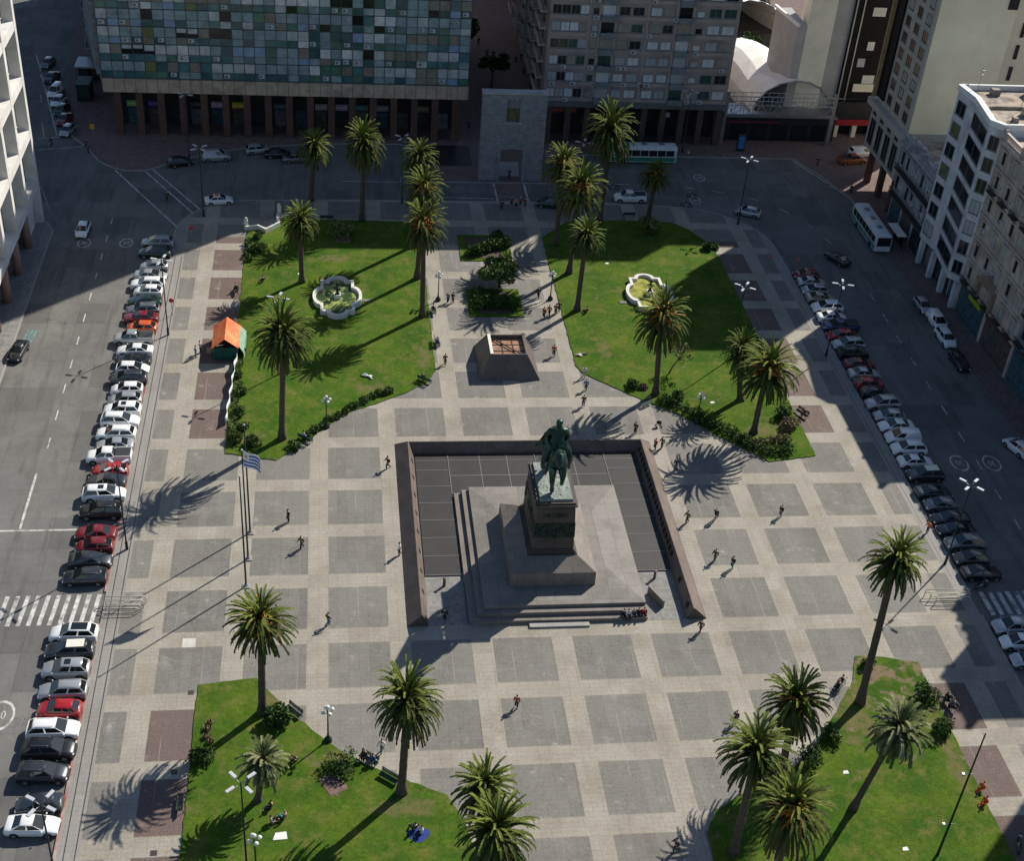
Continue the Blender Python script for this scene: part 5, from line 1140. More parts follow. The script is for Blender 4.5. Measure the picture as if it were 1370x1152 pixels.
for i, (x, y) in enumerate(STEP):
    person('sit', x, y+.22, -PI/2+rnd.uniform(-.2, .2), ('person in black sitting leftmost on the lowest plinth step', 'person in white sitting second on the lowest plinth step', 'person in grey sitting in the middle of the row on the plinth step', 'person in black sitting fourth on the plinth step', 'person in red sitting rightmost on the plinth step')[i], ('black', 'white', 'grey', 'black', 'red')[i], ('black', 'navy')[i % 2], i % 4, -.03)
for i, (x, y) in enumerate(LAWN):
    person('ground', x, y, (2.4, 2.2, 3.4, .4, 2.6, .8, 3.6, 3.4)[i], ('person in black sitting on the grass by the curved palm', 'person sitting on the far left lawn in the palm shadow', 'upper person of three sitting on the near left lawn', 'left person of three sitting on the near left lawn', 'person with orange hat and blue trousers sitting on the near left lawn', 'person in black sitting behind the pale grey palm', 'upper worker in orange crouching at the right lawn edge', 'lower worker in orange crouching at the right lawn edge')[i], ('black', 'black', 'brown', 'grey', 'brown', 'black', 'orange', 'orange')[i], ('black', 'grey', 'navy', 'black', 'teal', 'black', 'orange', 'orange')[i], (0, 1, 0, 0, 3, 0, 1, 1)[i], .1)
for i, (x, y) in enumerate(LIE):
    person('lie', x, y, (.4, 2.7)[i], ('person in white lying on the grass by the paving bend', 'person in pale clothes lying on the far left lawn')[i], 'white', ('grey', 'white')[i], 0, .1)
for i, (x, y) in enumerate(BLANKET):
    person('ground', x, y, 2+i*1.5, ('left picnicker in black on the blue blanket', 'right picnicker in white on the blue blanket')[i], ('black', 'white')[i], 'navy', i, .12)
b = MB(); x, y = BLANKET[0]; x += .3; y -= .5
pts = [(x+.95*math.cos(a)*(1+.16*math.sin(3*a)), y+.75*math.sin(a)*(1+.1*math.cos(4*a))) for a in [2*PI*k/14 for k in range(14)]]
b.prism(pts, .105, .125); tag(b.build('blanket', mat('blue_blanket', (.02, .045, .20), .9, var=.3, scale=2)), 'bright blue picnic blanket spread on the near left lawn', 'blanket')
x, y = CYCLE; person('sit', x-.12, y-.1, .9, 'person in a white cap riding the bicycle right of the monument', 'black', 'navy', 2, .42)

# ------------------------------------------------------------------ benches with and without sitters
M_BENCH = mat('green_bench', (.018, .05, .042), .55, var=.25, scale=3)
def bench_proto():
    t = thing('bench', 'b', 'bench')
    b = MB()
    for k in range(4): b.bbox(-.95, .95, -.22+.13*k, -.12+.13*k, .42, .47, .01)
    b.build('seat', M_BENCH, t)
    b = MB()
    for k in range(3): b.box(-.95, .95, -.30-.03*k, -.26-.03*k, .55+.14*k, .66+.14*k)
    b.build('backrest', M_BENCH, t)
    for x in (-.8, .8):
        b = MB(); b.tube([(x, .25, 0), (x, .2, .42), (x, -.24, .42), (x, -.38, .98)], .035, 5); b.tube([(x, -.25, .42), (x, -.36, 0)], .035, 5); b.build('leg', M_IRON, t)
    return freeze(t)
BP = bench_proto()
BA = [-90, -90, -35, 90, -38, 142, 50, 100, 120, -48+180, 142, -145, 90, 0, 0]
BL = ['farther bench with a sitter beside the far left lawn', 'nearer bench with a sitter beside the far left lawn', 'bench with a sitter at the bend of the far left lawn', 'bench with a sitter beside the left gravel beds', 'bench with a sitter on the curved hedge of the far left lawn', 'bench with two sitters at the near left lawn edge', 'bench with two sitters under the leaning palm', 'bench with two sitters on the right gravel', 'bench with a sitter at the right tip of the lawn', 'empty dark green bench right of the near left palm', 'empty bench on the near left lawn edge near a palm', 'empty bench along the curved hedge of the far right lawn', 'empty green bench in the palm shadow on the left gravel', 'empty bench on the far walk behind the far left lawn', 'empty bench on the far walk behind the far right lawn']
BS = [1, 1, 1, 1, 1, 2, 2, 2, 1, 0, 0, 0, 0, 0, 0]
TOPS = ['black', 'navy', 'black', 'brown', 'white', 'blue', 'brown', 'black', 'navy', 'grey', 'black', 'red']
k = 0
for i, (x, y) in enumerate(BENCH):
    a = math.radians(BA[i])
    dup(BP, i == 0, (x, y, 0), a-PI/2 if False else a, BL[i], 'bench', 'benches round the lawns')
    for j in range(BS[i]):
        off = (j-.5)*.9 if BS[i] == 2 else (.3 if i % 2 else -.25)
        fx, fy = math.cos(a), math.sin(a)
        side = ('left ', 'right ')[j] if BS[i] == 2 else ''
        person('sit', x+fx*off-fy*(-.12), y+fy*off+fx*(-.12), a+PI/2, f'{side}person in {TOPS[k]} on the '+BL[i].replace(' with a sitter', '').replace(' with two sitters', ''), TOPS[k], ('black', 'navy', 'grey')[k % 3], k % 4, .02); k += 1

# ------------------------------------------------------------------ lamps, poles, flag
def tall_lamp_proto():
    t = thing('street_lamp', 'l', 'street lamp')
    b = MB(); b.lathe([(.16, 0), (.15, 1.0), (.09, 1.1), (.06, 10.7), (.05, 11.0)], 8); b.build('pole', M_IRON, t)
    b = MB()
    for a in range(4):
        c, s = math.cos(a*PI/2+.7), math.sin(a*PI/2+.7); b.tube([(0, 0, 10.7), (c*.75, s*.75, 10.95)], .03, 5)
    b.build('arm', M_STEEL, t)
    for a in range(4):
        b = MB(); c, s = math.cos(a*PI/2+.7), math.sin(a*PI/2+.7); b.frame((c*.62, s*.62, 10.93), (c, s)); b.bbox(0, .78, -.15, .15, 0, .10, .03); b.build('lamp_head', M_LAMPW, t)
    return freeze(t)
TL = tall_lamp_proto()
TLL = ['tall four-armed street lamp by the left kerb, middle of the row', 'tall four-armed street lamp nearest in the left kerb row', 'tall four-armed street lamp by the orange car in the left row', 'tall four-armed street lamp at the far left plaza corner', 'tall four-armed street lamp at the far right plaza corner', 'tall four-armed street lamp by the right kerb row, farther one', 'tall four-armed street lamp by the right kerb row, nearer one', 'tall four-armed lamp beside the far right lawn gravel beds', 'tall four-armed lamp on the far left lawn', 'tall four-armed lamp on the near left lawn', 'tall four-armed lamp left of the stone gate crossing', 'tall four-armed lamp right of the stone gate crossing']
for i, (x, y) in enumerate(TALL): dup(TL, i == 0, (x, y, 0), .3*(i % 3), TLL[i], 'street lamp', 'tall four-armed lamps')
for i, (x, y, lab) in enumerate(((-22, 70.5, 'tall four-armed lamp on the pink pavement below the teal tower'), (60.5, 76.5, 'tall four-armed lamp in front of the apartment block arcade'), (88, -30, 'tall four-armed lamp on the right-hand pavement'))): dup(TL, False, (x, y, 0), .5, lab, 'street lamp', 'tall four-armed lamps')
def globe_proto():
    t = thing('globe_lamp', 'l', 'lamp')
    b = MB(); b.lathe([(.38, 0), (.36, .35), (.2, .5), (.11, .7), (.075, 1.2), (.06, 3.5), (.1, 3.6), (.05, 3.7), (.05, 4.2)], 9); b.tube([(-.45, 0, 3.75), (0, 0, 3.55), (.45, 0, 3.75)], .03, 5); b.tube([(0, -.45, 3.75), (0, 0, 3.56), (0, .45, 3.75)], .03, 5); b.build('post', M_IRON, t)
    for (x, y, z) in ((0, 0, 4.4), (.45, 0, 3.92), (-.45, 0, 3.92), (0, .45, 3.92), (0, -.45, 3.92)):
        b = MB(); b.ball((x, y, z), .2, 10, 7); b.build('globe', mat('opal_globe', (.72, .72, .68), .25, var=0), t)
    return freeze(t)
GP = globe_proto()
GLL = ['black globe lamp at the edge of the near left lawn', 'black globe lamp on the hedge curve of the far left lawn', 'black globe lamp in the hedge of the far right lawn', 'black globe lamp on the inner edge of the far right lawn', 'black globe lamp on the inner edge of the far left lawn', 'black globe lamp at the bottom edge on the near left lawn']
for i, (x, y) in enumerate(GLOBE): dup(GP, i == 0, (x, y, 0), .4, GLL[i], 'lamp', 'globe lamps round the lawns')
# banner mast on the near right lawn
t = thing('banner_mast', 'slim dark mast with short cross arms on the near right lawn', 'mast', (POLEB[0], POLEB[1], 0))
b = MB(); b.lathe([(.13, 0), (.11, 2), (.06, 15.2), (.02, 15.4)], 8, (POLEB[0], POLEB[1], 0)); b.build('pole', M_IRON, t)
b = MB()
for z in (4.2, 10.5): b.tube([(POLEB[0]-.55, POLEB[1], z), (POLEB[0]+.55, POLEB[1], z)], .035, 5); b.box(POLEB[0]-.65, POLEB[0]-.45, POLEB[1]-.1, POLEB[1]+.1, z-.1, z+.1)
b.build('cross_arm', M_STEEL, t)
# three flagpoles
fp = [(-8.26, -31.5, 'nearest flagpole of three standing in a line'), (-8.25, -27.3, 'middle flagpole of three, carrying the striped flag'), (-8.23, -23.05, 'farthest flagpole of three standing in a line')]
for x, y, lab in fp:
    t = thing('flagpole', lab, 'flagpole', (x, y, 0), 0, 'flagpoles')
    b = MB(); b.lathe([(.10, 0), (.095, 3), (.06, 14.0)], 8, (x, y, 0)); b.build('pole', mat('flagpole_paint', (.03, .032, .03), .45, metal=.3, var=.1), t)
    b = MB(); b.bbox(x-.38, x+.38, y-.38, y+.38, 0, .12, .02); b.lathe([(.2, .12), (.16, .35)], 8, (x, y, 0)); b.build('base', M_KERB, t)
    b = MB(); b.ball((x, y, 14.1), .12, 8, 6); b.build('finial', M_LAMPW, t)
x, y = fp[1][0], fp[1][1]
def flagpt(u, v): return (x+.1+u*1.9*.86, y-.25*math.sin(u*5)*u-.5*u, 14.05-v*1.9-.85*u*u-.12*math.sin(u*6+v))
fl = MB(); nu, nv = 14, 9
fl.add([flagpt(i/nu, j/nv) for i in range(nu+1) for j in range(nv+1)], [])
for i in range(nu):
    for j in range(nv):
        a = i*(nv+1)+j; mi = 1 if (j % 2 == 1 and not (i < 5 and j < 5)) else 0
        fl.f.append((a, a+1, a+nv+2, a+nv+1)); fl.mi.append(mi); fl.sm.append(True)
fo = fl.build('flag', [mat('flag_white', (.78, .78, .78), .8, var=.05), mat('flag_blue', (.03, .09, .38), .8, var=.05)])
sm_ = fo.modifiers.new('thick', 'SOLIDIFY'); sm_.thickness = .02
tag(fo, 'blue and white striped flag with a golden sun flying from the middle pole', 'flag')
sb = MB(); cu = .18; cv = .27
sb.add([tuple(Vector(flagpt(cu+.09*math.cos(a)*(1 if k % 2 else .6), cv+.14*math.sin(a)*(1 if k % 2 else .6)))+Vector((0, -.03, .01))) for k, a in enumerate([2*PI*q/16 for q in range(16)])], [tuple(range(16))])
so_ = sb.build('flag_sun', mat('flag_gold', (.6, .35, .02), .7, var=.05), fo)

# ------------------------------------------------------------------ the tent, its cloth screen, barriers, signs
t = thing('market_tent', 'orange-roofed tent with dark green sides on the left gravel beds', 'tent', (-12.8, 13.3, 0))
b = MB(); xa, xb, ya, yb = -14.3, -11.2, 10.9, 16.1
b.add([(xa-.15, ya-.15, 1.75), (xa-.15, yb+.1, 1.75), ((xa+xb)/2, yb+.1, 3.15), ((xa+xb)/2, ya-.15, 3.15), (xb+.1, ya-.15, 1.85), (xb+.1, yb+.1, 1.85)], [(0, 3, 2, 1), (3, 4, 5, 2)])
kt = NB('orange_tarpaulin'); kt.bump(kt.noise(2.2, 3, .6), .6, .12); kt.done(kt.mix(kt.ramp(kt.noise(.6, 4, .6), .4, .65), (.80, .10, .008), (.86, .25, .07)), .45, .4)
ro = b.build('roof', MATS['orange_tarpaulin'], t); ro.modifiers.new('thick', 'SOLIDIFY').thickness = .03
b = MB(); g_ = mat('green_canvas', (.010, .085, .055), .8, var=.3, scale=1.2)
b.box(xa+.1, xa+.14, ya+.05, yb-.05, .05, 1.78); b.box(xa+.14, xb-.1, ya+.05, ya+.09, .05, 1.78); b.box(xa+.14, xb-.1, yb-.09, yb-.05, .05, 1.78); b.box(xb-.1, xb-.06, ya+.09, yb-.09, .05, 1.78)
b.build('side_wall', g_, t)
b = MB(); b.add([(xb+.12, ya+.3, 1.86), (xb+.12, yb, 1.86), (xb+.75, yb+.2, 1.0), (xb+.7, ya, 1.05), (xb+.8, ya, .35), (xb+.8, yb, .3)], [(0, 3, 2, 1), (3, 4, 5, 2)]); o = b.build('side_sheet', mat('pale_green_sheet', (.22, .36, .27), .6, var=.3, scale=1.4), t); o.modifiers.new('thick', 'SOLIDIFY').thickness = .02
for px in (xa+.05, xb-.05):
    for py in (ya+.1, yb-.1):
        b = MB(); b.tube([(px, py, 0), (px, py, 1.8)], .03, 5); b.build('tent_pole', M_STEEL, t)
sc = MB(); n = 26
spts = [(-11.35-.55*(i/n)+.12*math.sin(i*1.1), 10.9-14.2*i/n) for i in range(n+1)]
sc.add([(px, py, z) for px, py in spts for z in (.05, 1.15+.1*math.sin(py*1.7))], [(2*i, 2*i+1, 2*i+3, 2*i+2) for i in range(n)], 0, True)
o = sc.build('cloth_screen', mat('white_cloth', (.74, .76, .78), .8, var=.1)); o.modifiers.new('thick', 'SOLIDIFY').thickness = .04
tag(o, 'long white cloth screen running from the orange tent along the far left lawn', 'screen')
b = MB(); b.bbox(-15.2, -14.6, 12.3, 12.9, 0, .7, .05); b.box(-15.22, -14.58, 12.28, 12.92, .3, .36); tag(b.build('cardboard_box', mat('cardboard', (.38, .26, .15), .8, var=.2)), 'brown cardboard box beside the green side of the tent', 'box')
def barrier(x0, x1, y, lab, n=3):
    t = thing('crossing_rail', lab, 'railing', ((x0+x1)/2, y, 0))
    for k in range(n):
        yy = y-.62*k; a, c = (x0+.35*k, x1-.2*k); b = MB(); b.tube([(a, yy, .05), (a, yy, .85), (a+.12, yy, .95), (c-.12, yy, .95), (c, yy, .85), (c, yy, .05)], .05, 6); b.tube([(a, yy, .5), (c, yy, .5)], .035, 5); b.build('rail', mat('cream_rail', (.55, .51, .42), .5, var=.2), t)
barrier(-22.0, -17.9, -33.6, 'three pale tubular rails beside the left crosswalk')
barrier(62.4, 67.3, -35.6, 'three pale tubular rails beside the right crosswalk')
def sign(x, y, h, lab, shape, m, rz=0):
    t = thing('road_sign', lab, 'road sign', (x, y, 0)); b = MB(); b.tube([(x, y, 0), (x, y, h)], .04, 6); b.build('post', M_STEEL, t)
    b = MB(); b.frame((x, y-.05, h-.3), (math.cos(rz), math.sin(rz)))
    if shape == 'disc':
        b.add([(.32*math.cos(2*PI*q/16), .0, .32*math.sin(2*PI*q/16)) for q in range(16)]+[(.32*math.cos(2*PI*q/16), .03, .32*math.sin(2*PI*q/16)) for q in range(16)], [tuple(range(15, -1, -1)), tuple(range(16, 32))]+[(q, (q+1) % 16, 16+(q+1) % 16, 16+q) for q in range(16)])
    else: b.bbox(-.35, .35, 0, .05, -.35, .45, .02)
    b.build('plate', m, t)
M_SIGNR = mat('sign_red', (.42, .03, .03), .5, var=.05); M_SIGNY = mat('sign_yellow', (.6, .30, .02), .5, var=.05)
sign(-20.3, 21.8, 2.6, 'round red road sign by the left kerb row', 'disc', M_SIGNR)
sign(-19.4, 42.6, 2.4, 'small red and white road sign at the far left kerb bend', 'disc', M_SIGNR)
sign(-37.5, 75.5, 3.4, 'orange-yellow sign on a post at the far left corner', 'plate', M_SIGNY)
sign(67.0, 3.0, 2.2, 'small road sign by the right kerb row beside the shadow edge', 'disc', M_STEEL)
for i, (x, y, lab) in enumerate(((66.0, 39.0, 'orange traffic cone farthest left by the right kerb bend'), (70.1, 38.2, 'orange traffic cone alone on the road by the right kerb bend'), (71.4, 34.0, 'orange traffic cone just behind the first red car'))):
    b = MB(); b.lathe([(.3, 0), (.3, .06), (.17, .07), (.05, .85), (.03, .9)], 10, (x, y, GZ if i else 0)); tag(b.build('traffic_cone', mat('cone_orange', (.60, .12, .08), .6, var=.1)), lab, 'cone', 'traffic cones')
# low mosaic bin, litter and a pushchair
t = thing('pushchair', 'dark pushchair beside the bending person near the surround corner', 'pushchair', (40.0, -4.3, 0))
b = MB(); b.ball((40.0, -4.3, .6), .3, 8, 5, 0, 1.2, .8, .8); b.build('seat', cloth('black'), t)
b = MB(); b.tube([(39.7, -4.6, .18), (40.2, -4.0, .95)], .02, 4); b.tube([(40.4, -4.5, .18), (39.8, -4.0, .95)], .02, 4); b.build('frame', M_STEEL, t)
for dx, dy in ((-.3, -.3), (.35, -.25), (-.25, .25), (.3, .25)):
    b = MB(); b.lathe([(.12, -.03), (.12, .03)], 8, (40+dx, -4.3+dy, .12)); b.build('wheel', M_TYRE, t)
LIT = [(352, 640, 'white paper scrap beside the far left palm trunk', -3.9, 33.0), (0, 0, 'white paper scrap in the middle of the far right lawn', 40.5, 36.6), (0, 0, 'white paper scrap beside the near right lawn mast', 49.0, -67.0), (0, 0, 'pair of white scraps on the far right lawn by the bluish palm', 47.9, .6), (0, 0, 'white scrap left of the lone mast on the near right lawn', 46.4, -58.5), (0, 0, 'white scrap on the near left lawn by the lamp', -3.2, -67.2), (0, 0, 'pale board lying at the foot of the lamp on the near left lawn', -4.0, -62.6)]
for i, (_, _, lab, x, y) in enumerate(LIT):
    b = MB(); s = .28 if i < 6 else .6
    b.add([(x-s, y-s*.6, .13), (x+s, y-s*.5, .12), (x+s*.8, y+s*.7, .17), (x-s*.7, y+s*.6, .14), (x-s, y-s*.6, .10), (x+s, y-s*.5, .10), (x+s*.8, y+s*.7, .10), (x-s*.7, y+s*.6, .10)], [(0, 1, 2, 3), (0, 4, 5, 1), (1, 5, 6, 2), (2, 6, 7, 3), (3, 7, 4, 0)]); tag(b.build('paper_scrap' if i < 6 else 'board', mat('paper_white', (.75, .74, .70), .8, var=.1)), lab, 'litter')

for x, y, lab, m in ((-12.6, -45.9, 'small dark drain cover on the left paving above the gravel bed', M_RAIL), (-13.3, -55.2, 'small dark drain cover between the two left gravel beds', M_RAIL), (-14.2, -63.6, 'small dark drain cover near the bottom of the left paving', M_RAIL), (-13.3, -39.4, 'small square pale paving patch left of the near left palm', M_LAMPW)):
    b = MB(); q = .28 if m is M_RAIL else .62; b.bbox(x-q, x+q, y-q, y+q, -.02, .012, .004); tag(b.build('drain_cover' if m is M_RAIL else 'paving_patch', m if m is M_RAIL else mat('pale_patch', (.5, .48, .43), .85, var=.2)), lab, 'cover' if m is M_RAIL else 'paving')
# ------------------------------------------------------------------ buildings
WM = {}
def win_meshes(w, h, fw=.09, depth=.10):
    k = (round(w, 2), round(h, 2), fw, depth)
    if k not in WM:
        b = MB(); d = depth
        b.box(0, w, -d, .0, 0, fw); b.box(0, w, -d, .0, h-fw, h); b.box(0, fw, -d, .0, fw, h-fw); b.box(w-fw, w, -d, .0, fw, h-fw)
        if w > 1.3: b.box(w/2-fw*.4, w/2+fw*.4, -d*.8, .0, fw, h-fw)
        b.box(-.06, w+.06, -d-.07, .0, -.10, -.005)
        p = MB(); p.add([(fw, -.03, fw), (w-fw, -.03, fw), (w-fw, -.03, h-fw), (fw, -.03, h-fw)], [(0, 1, 2, 3)])
        WM[k] = (b.mesh('window', M_STEEL), p.mesh('pane', M_GLASS))
    return WM[k]
def window(parent, o, u, x, z, w, h, fm, pm, depth=.10, fw=.09):
    a, p = win_meshes(w, h, fw, depth); U = Vector((u[0], u[1])).normalized()
    loc = (o[0]+U.x*x, o[1]+U.y*x, z); wo = obj('window', a, parent, loc, math.atan2(U.y, U.x)); slot(wo, fm)
    po = obj('pane', p, wo, loc); slot(po, pm); return wo
BL_ = [mat('blind_white', (.60, .61, .60), .6, var=.15), mat('blind_grey', (.38, .40, .40), .6, var=.15), mat('curtain_beige', (.30, .27, .21), .7, var=.2)]
AC_ME = None
def ac_mesh():
    global AC_ME
    if AC_ME is None:
        b = MB(); b.bbox(0, .9, -.38, -.002, 0, .6, .02); vs = [(.45+.22*math.cos(2*PI*q/10)-.12, -.385, .3+.22*math.sin(2*PI*q/10)) for q in range(10)]; b.add(vs, [tuple(range(10))], 1)
        AC_ME = b.mesh('air_conditioner', [mat('ac_white', (.5, .5, .49), .5, var=.1), mat('ac_grille', (.14, .14, .14), .6, var=0)])
    return AC_ME
def ac(parent, o, u, x, z):
    U = Vector((u[0], u[1])).normalized(); obj('air_conditioner', ac_mesh(), parent, (o[0]+U.x*x, o[1]+U.y*x, z), math.atan2(U.y, U.x))

# --- teal curtain-wall tower on a pillared arcade (far left)
def teal_tower():
    x0, x1, y = -35.75, 23.3, 79.5
    t = thing('glass_tower', 'wide teal and grey glass-fronted tower over a tall brown-pillared arcade', 'building', ((x0+x1)/2, 88, 0))
    b = MB(); b.prism([(x0, y), (x1, y), (x1, 104), (-41.2, 104)], 7.6, 48); [b.prism([(xa, y+.2), (xb, y+.2), (xb, 100), (xa, 100)], 47.9, H_) for xa, xb, H_ in ((-1, 4, 50.5), (4.01, 9, 56), (9.01, 14, 62), (14.01, 19, 67.5), (19.01, x1-.1, 75))]; b.build('wall', mat('tower_core', (.07, .085, .085), .7, var=.2), t)  # unseen stepped roof blocks, added and sized to shape shadow on the left street
    b = MB(); b.prism([(x0-.05, y-.25), (x1+.05, y-.25), (x1+.05, 90), (x0-2, 90)], 7.5, 9.75); b.build('fascia', mat('travertine_fascia', (.46, .37, .28), .7, var=.3, scale=.7, stain=(.32, .26, .19), stscale=.5), t)
    b = MB(); 
    for k in range(35): b.box(x0+1.735*k-.03, x0+1.735*k+.03, y-.27, y-.253, 7.5, 9.73)
    b.build('fascia_joint', M_RAIL, t)
    PAL = [mat('panel_teal', (0.060, 0.174, 0.179), .2, var=.35, scale=.6, spec=.8), mat('panel_teal_dark', (0.038, 0.109, 0.114), .2, var=.35, scale=.6, spec=.8), mat('panel_green', (0.082, 0.185, 0.142), .25, var=.35, scale=.6, spec=.7), mat('panel_blue', (0.217, 0.326, 0.467), .25, var=.25, spec=.7), mat('panel_blind', (0.435, 0.479, 0.467), .45, var=.3, scale=.9), mat('panel_pale', (0.609, 0.641, 0.631), .45, var=.25, scale=.9), mat('panel_greyblue', (0.239, 0.326, 0.338), .35, var=.35, scale=.7), mat('panel_brown', (0.229, 0.206, 0.164), .45, var=.3, scale=.8), M_GLASS, mat('panel_olive', (0.164, 0.185, 0.077), .35, var=.3)]
    WW = [2.4, 1.6, .7, .9, 7, 3, 8, 2.2, 4, .15]; SW_ = [8, 5, 2.5, 1.2, 1.5, .8, 8, .8, 1.2, .1]
    wm = {}
    b = MB(); b.box(.06, 1.675, -.06, .0, 0, 1.5); base = b.mesh('window', PAL[0])
    frame = MB(); sp = MB(); rest = MB(); n = 0
    floors = 13
    for f in range(floors):
        z = 9.9+2.82*f; sp = MB()
        if f < 8: sp.box(x0+.05, x1-.05, y-.02, y, z+.04, z+1.12, 6)
        run = 0; cur = 0
        for c in range(34):
            x = x0+1.735*c
            if run <= 0: cur = rnd.choices(range(10), WW)[0]; run = rnd.choice((1, 1, 2, 2, 3, 4))
            run -= 1
            k = cur if rnd.random() < .8 else rnd.choices(range(10), WW)[0]
            if f < 8:
                zz = z+1.2
                if n < 100: o = obj('window', base, t, (x, y, zz)); slot(o, PAL[k]); n += 1
                else: rest.box(x+.06, x+1.675, y-.06, y, zz, zz+1.5, k)
                sp.box(x+.05, x+1.685, y-.05, y-.019, z+.045, z+1.115, rnd.choices(range(10), SW_)[0])
                if k == 8 and rnd.random() < .6: rest.box(x+.12, x+1.6, y-.065, y-.061, zz+rnd.uniform(.5, .9), zz+1.45, 4)
            else:
                rest.box(x+.06, x+1.675, y-.05, y, z+.04, z+2.7, rnd.choices(range(10), WW)[0])
        if f < 8: sp.build('spandrel_band', PAL, t)
        frame.box(x0, x1, y-.10, y-.0, z-.04, z+.03)
        if f < 8: frame.box(x0, x1, y-.085, y-.0, z+1.13, z+1.19)
    for c in range(35): frame.box(x0+1.735*c-.03, x0+1.735*c+.03, y-.13, y-.0, 9.78, 47.2)
    tag(rest.build('upper_window', PAL, t), kind='stuff'); frame.build('mullion', mat('mullion_grey', (.10, .115, .115), .5, metal=.3, var=.15), t)
    k = 0
    for f in range(6):
        for c in range(34):
            if rnd.random() < .23 and k < 60: ac(t, (x0, y-.06), (1, 0), 1.735*c+rnd.uniform(.1, .7), 9.9+2.82*f+rnd.uniform(.35, .55)); k += 1
    b = MB(); b.box(-12.2, -10.8, y-.09, y-.07, 24.2+.05, 25.6); b.build('red_curtain', mat('red_curtain', (.5, .06, .03), .7, var=.2), t)
    # angled flank along the side street with projecting slabs
    b = MB(); b.frame((-41.2, 104), (5.45, -24.5))
    L = math.hypot(5.45, 24.5)
    for f in range(14):
        b.box(0.3, L-.6, 0, .7, 10.2+2.82*f, 10.45+2.82*f)
        for q in range(8): b.box(.5+q*L/8.4, .8+q*L/8.4, .0, .55, 10.45+2.82*f, 13.0+2.82*f)
    b.build('flank_slab', mat('flank_pale', (.30, .30, .29), .7, var=.2), t)
    # arcade: pillars, shop wall with boards
    for k in range(17):
        xx = -33.7+3.44*k; b = MB(); b.bbox(xx-.55, xx+.55, y+.05, y+1.25, -.1, 7.5, .02); b.build('pillar', mat('brown_pillar', (.10, .055, .042), .55, var=.25, scale=1), t)
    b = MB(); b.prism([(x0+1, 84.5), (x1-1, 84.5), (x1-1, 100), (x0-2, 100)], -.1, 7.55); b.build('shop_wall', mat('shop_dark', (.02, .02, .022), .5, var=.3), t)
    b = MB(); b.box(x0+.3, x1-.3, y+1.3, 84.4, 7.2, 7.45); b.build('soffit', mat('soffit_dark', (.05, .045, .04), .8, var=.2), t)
    shops = [(.20, .34, .12), (.06, .06, .22), None, (.05, .05, .05), (.42, .34, .42), (.55, .42, .03), None, (.06, .10, .12), None, (.38, .36, .38), (.40, .36, .42), (.08, .18, .20), (.22, .22, .22), None, (.16, .14, .10), None]
    for k, cc in enumerate(shops):
        xx = -33.7+3.44*k+.7; 
        b = MB(); b.box(xx+.1, xx+1.95, 84.2, 84.45, .1, 2.9); b.build('shopfront', mat('shopfront_%d' % (k % 4), ((.05, .10, .12), (.10, .09, .08), (.03, .045, .05), (.14, .15, .16))[k % 4], .15, var=.5, scale=1.5), t)
        if cc: b = MB(); b.bbox(xx, xx+2.05, 83.9, 84.2, 3.2, 4.3, .03); b.box(xx+.15, xx+1.9, 83.88, 83.9, 3.55, 3.95, 1); b.build('sign_board', [mat('board_%d' % k, cc, .5, var=.2), mat('board_face_%d' % k, tuple(min(.8, q*1.5+.06) for q in cc), .5, var=.5, scale=4)], t)
teal_tower()

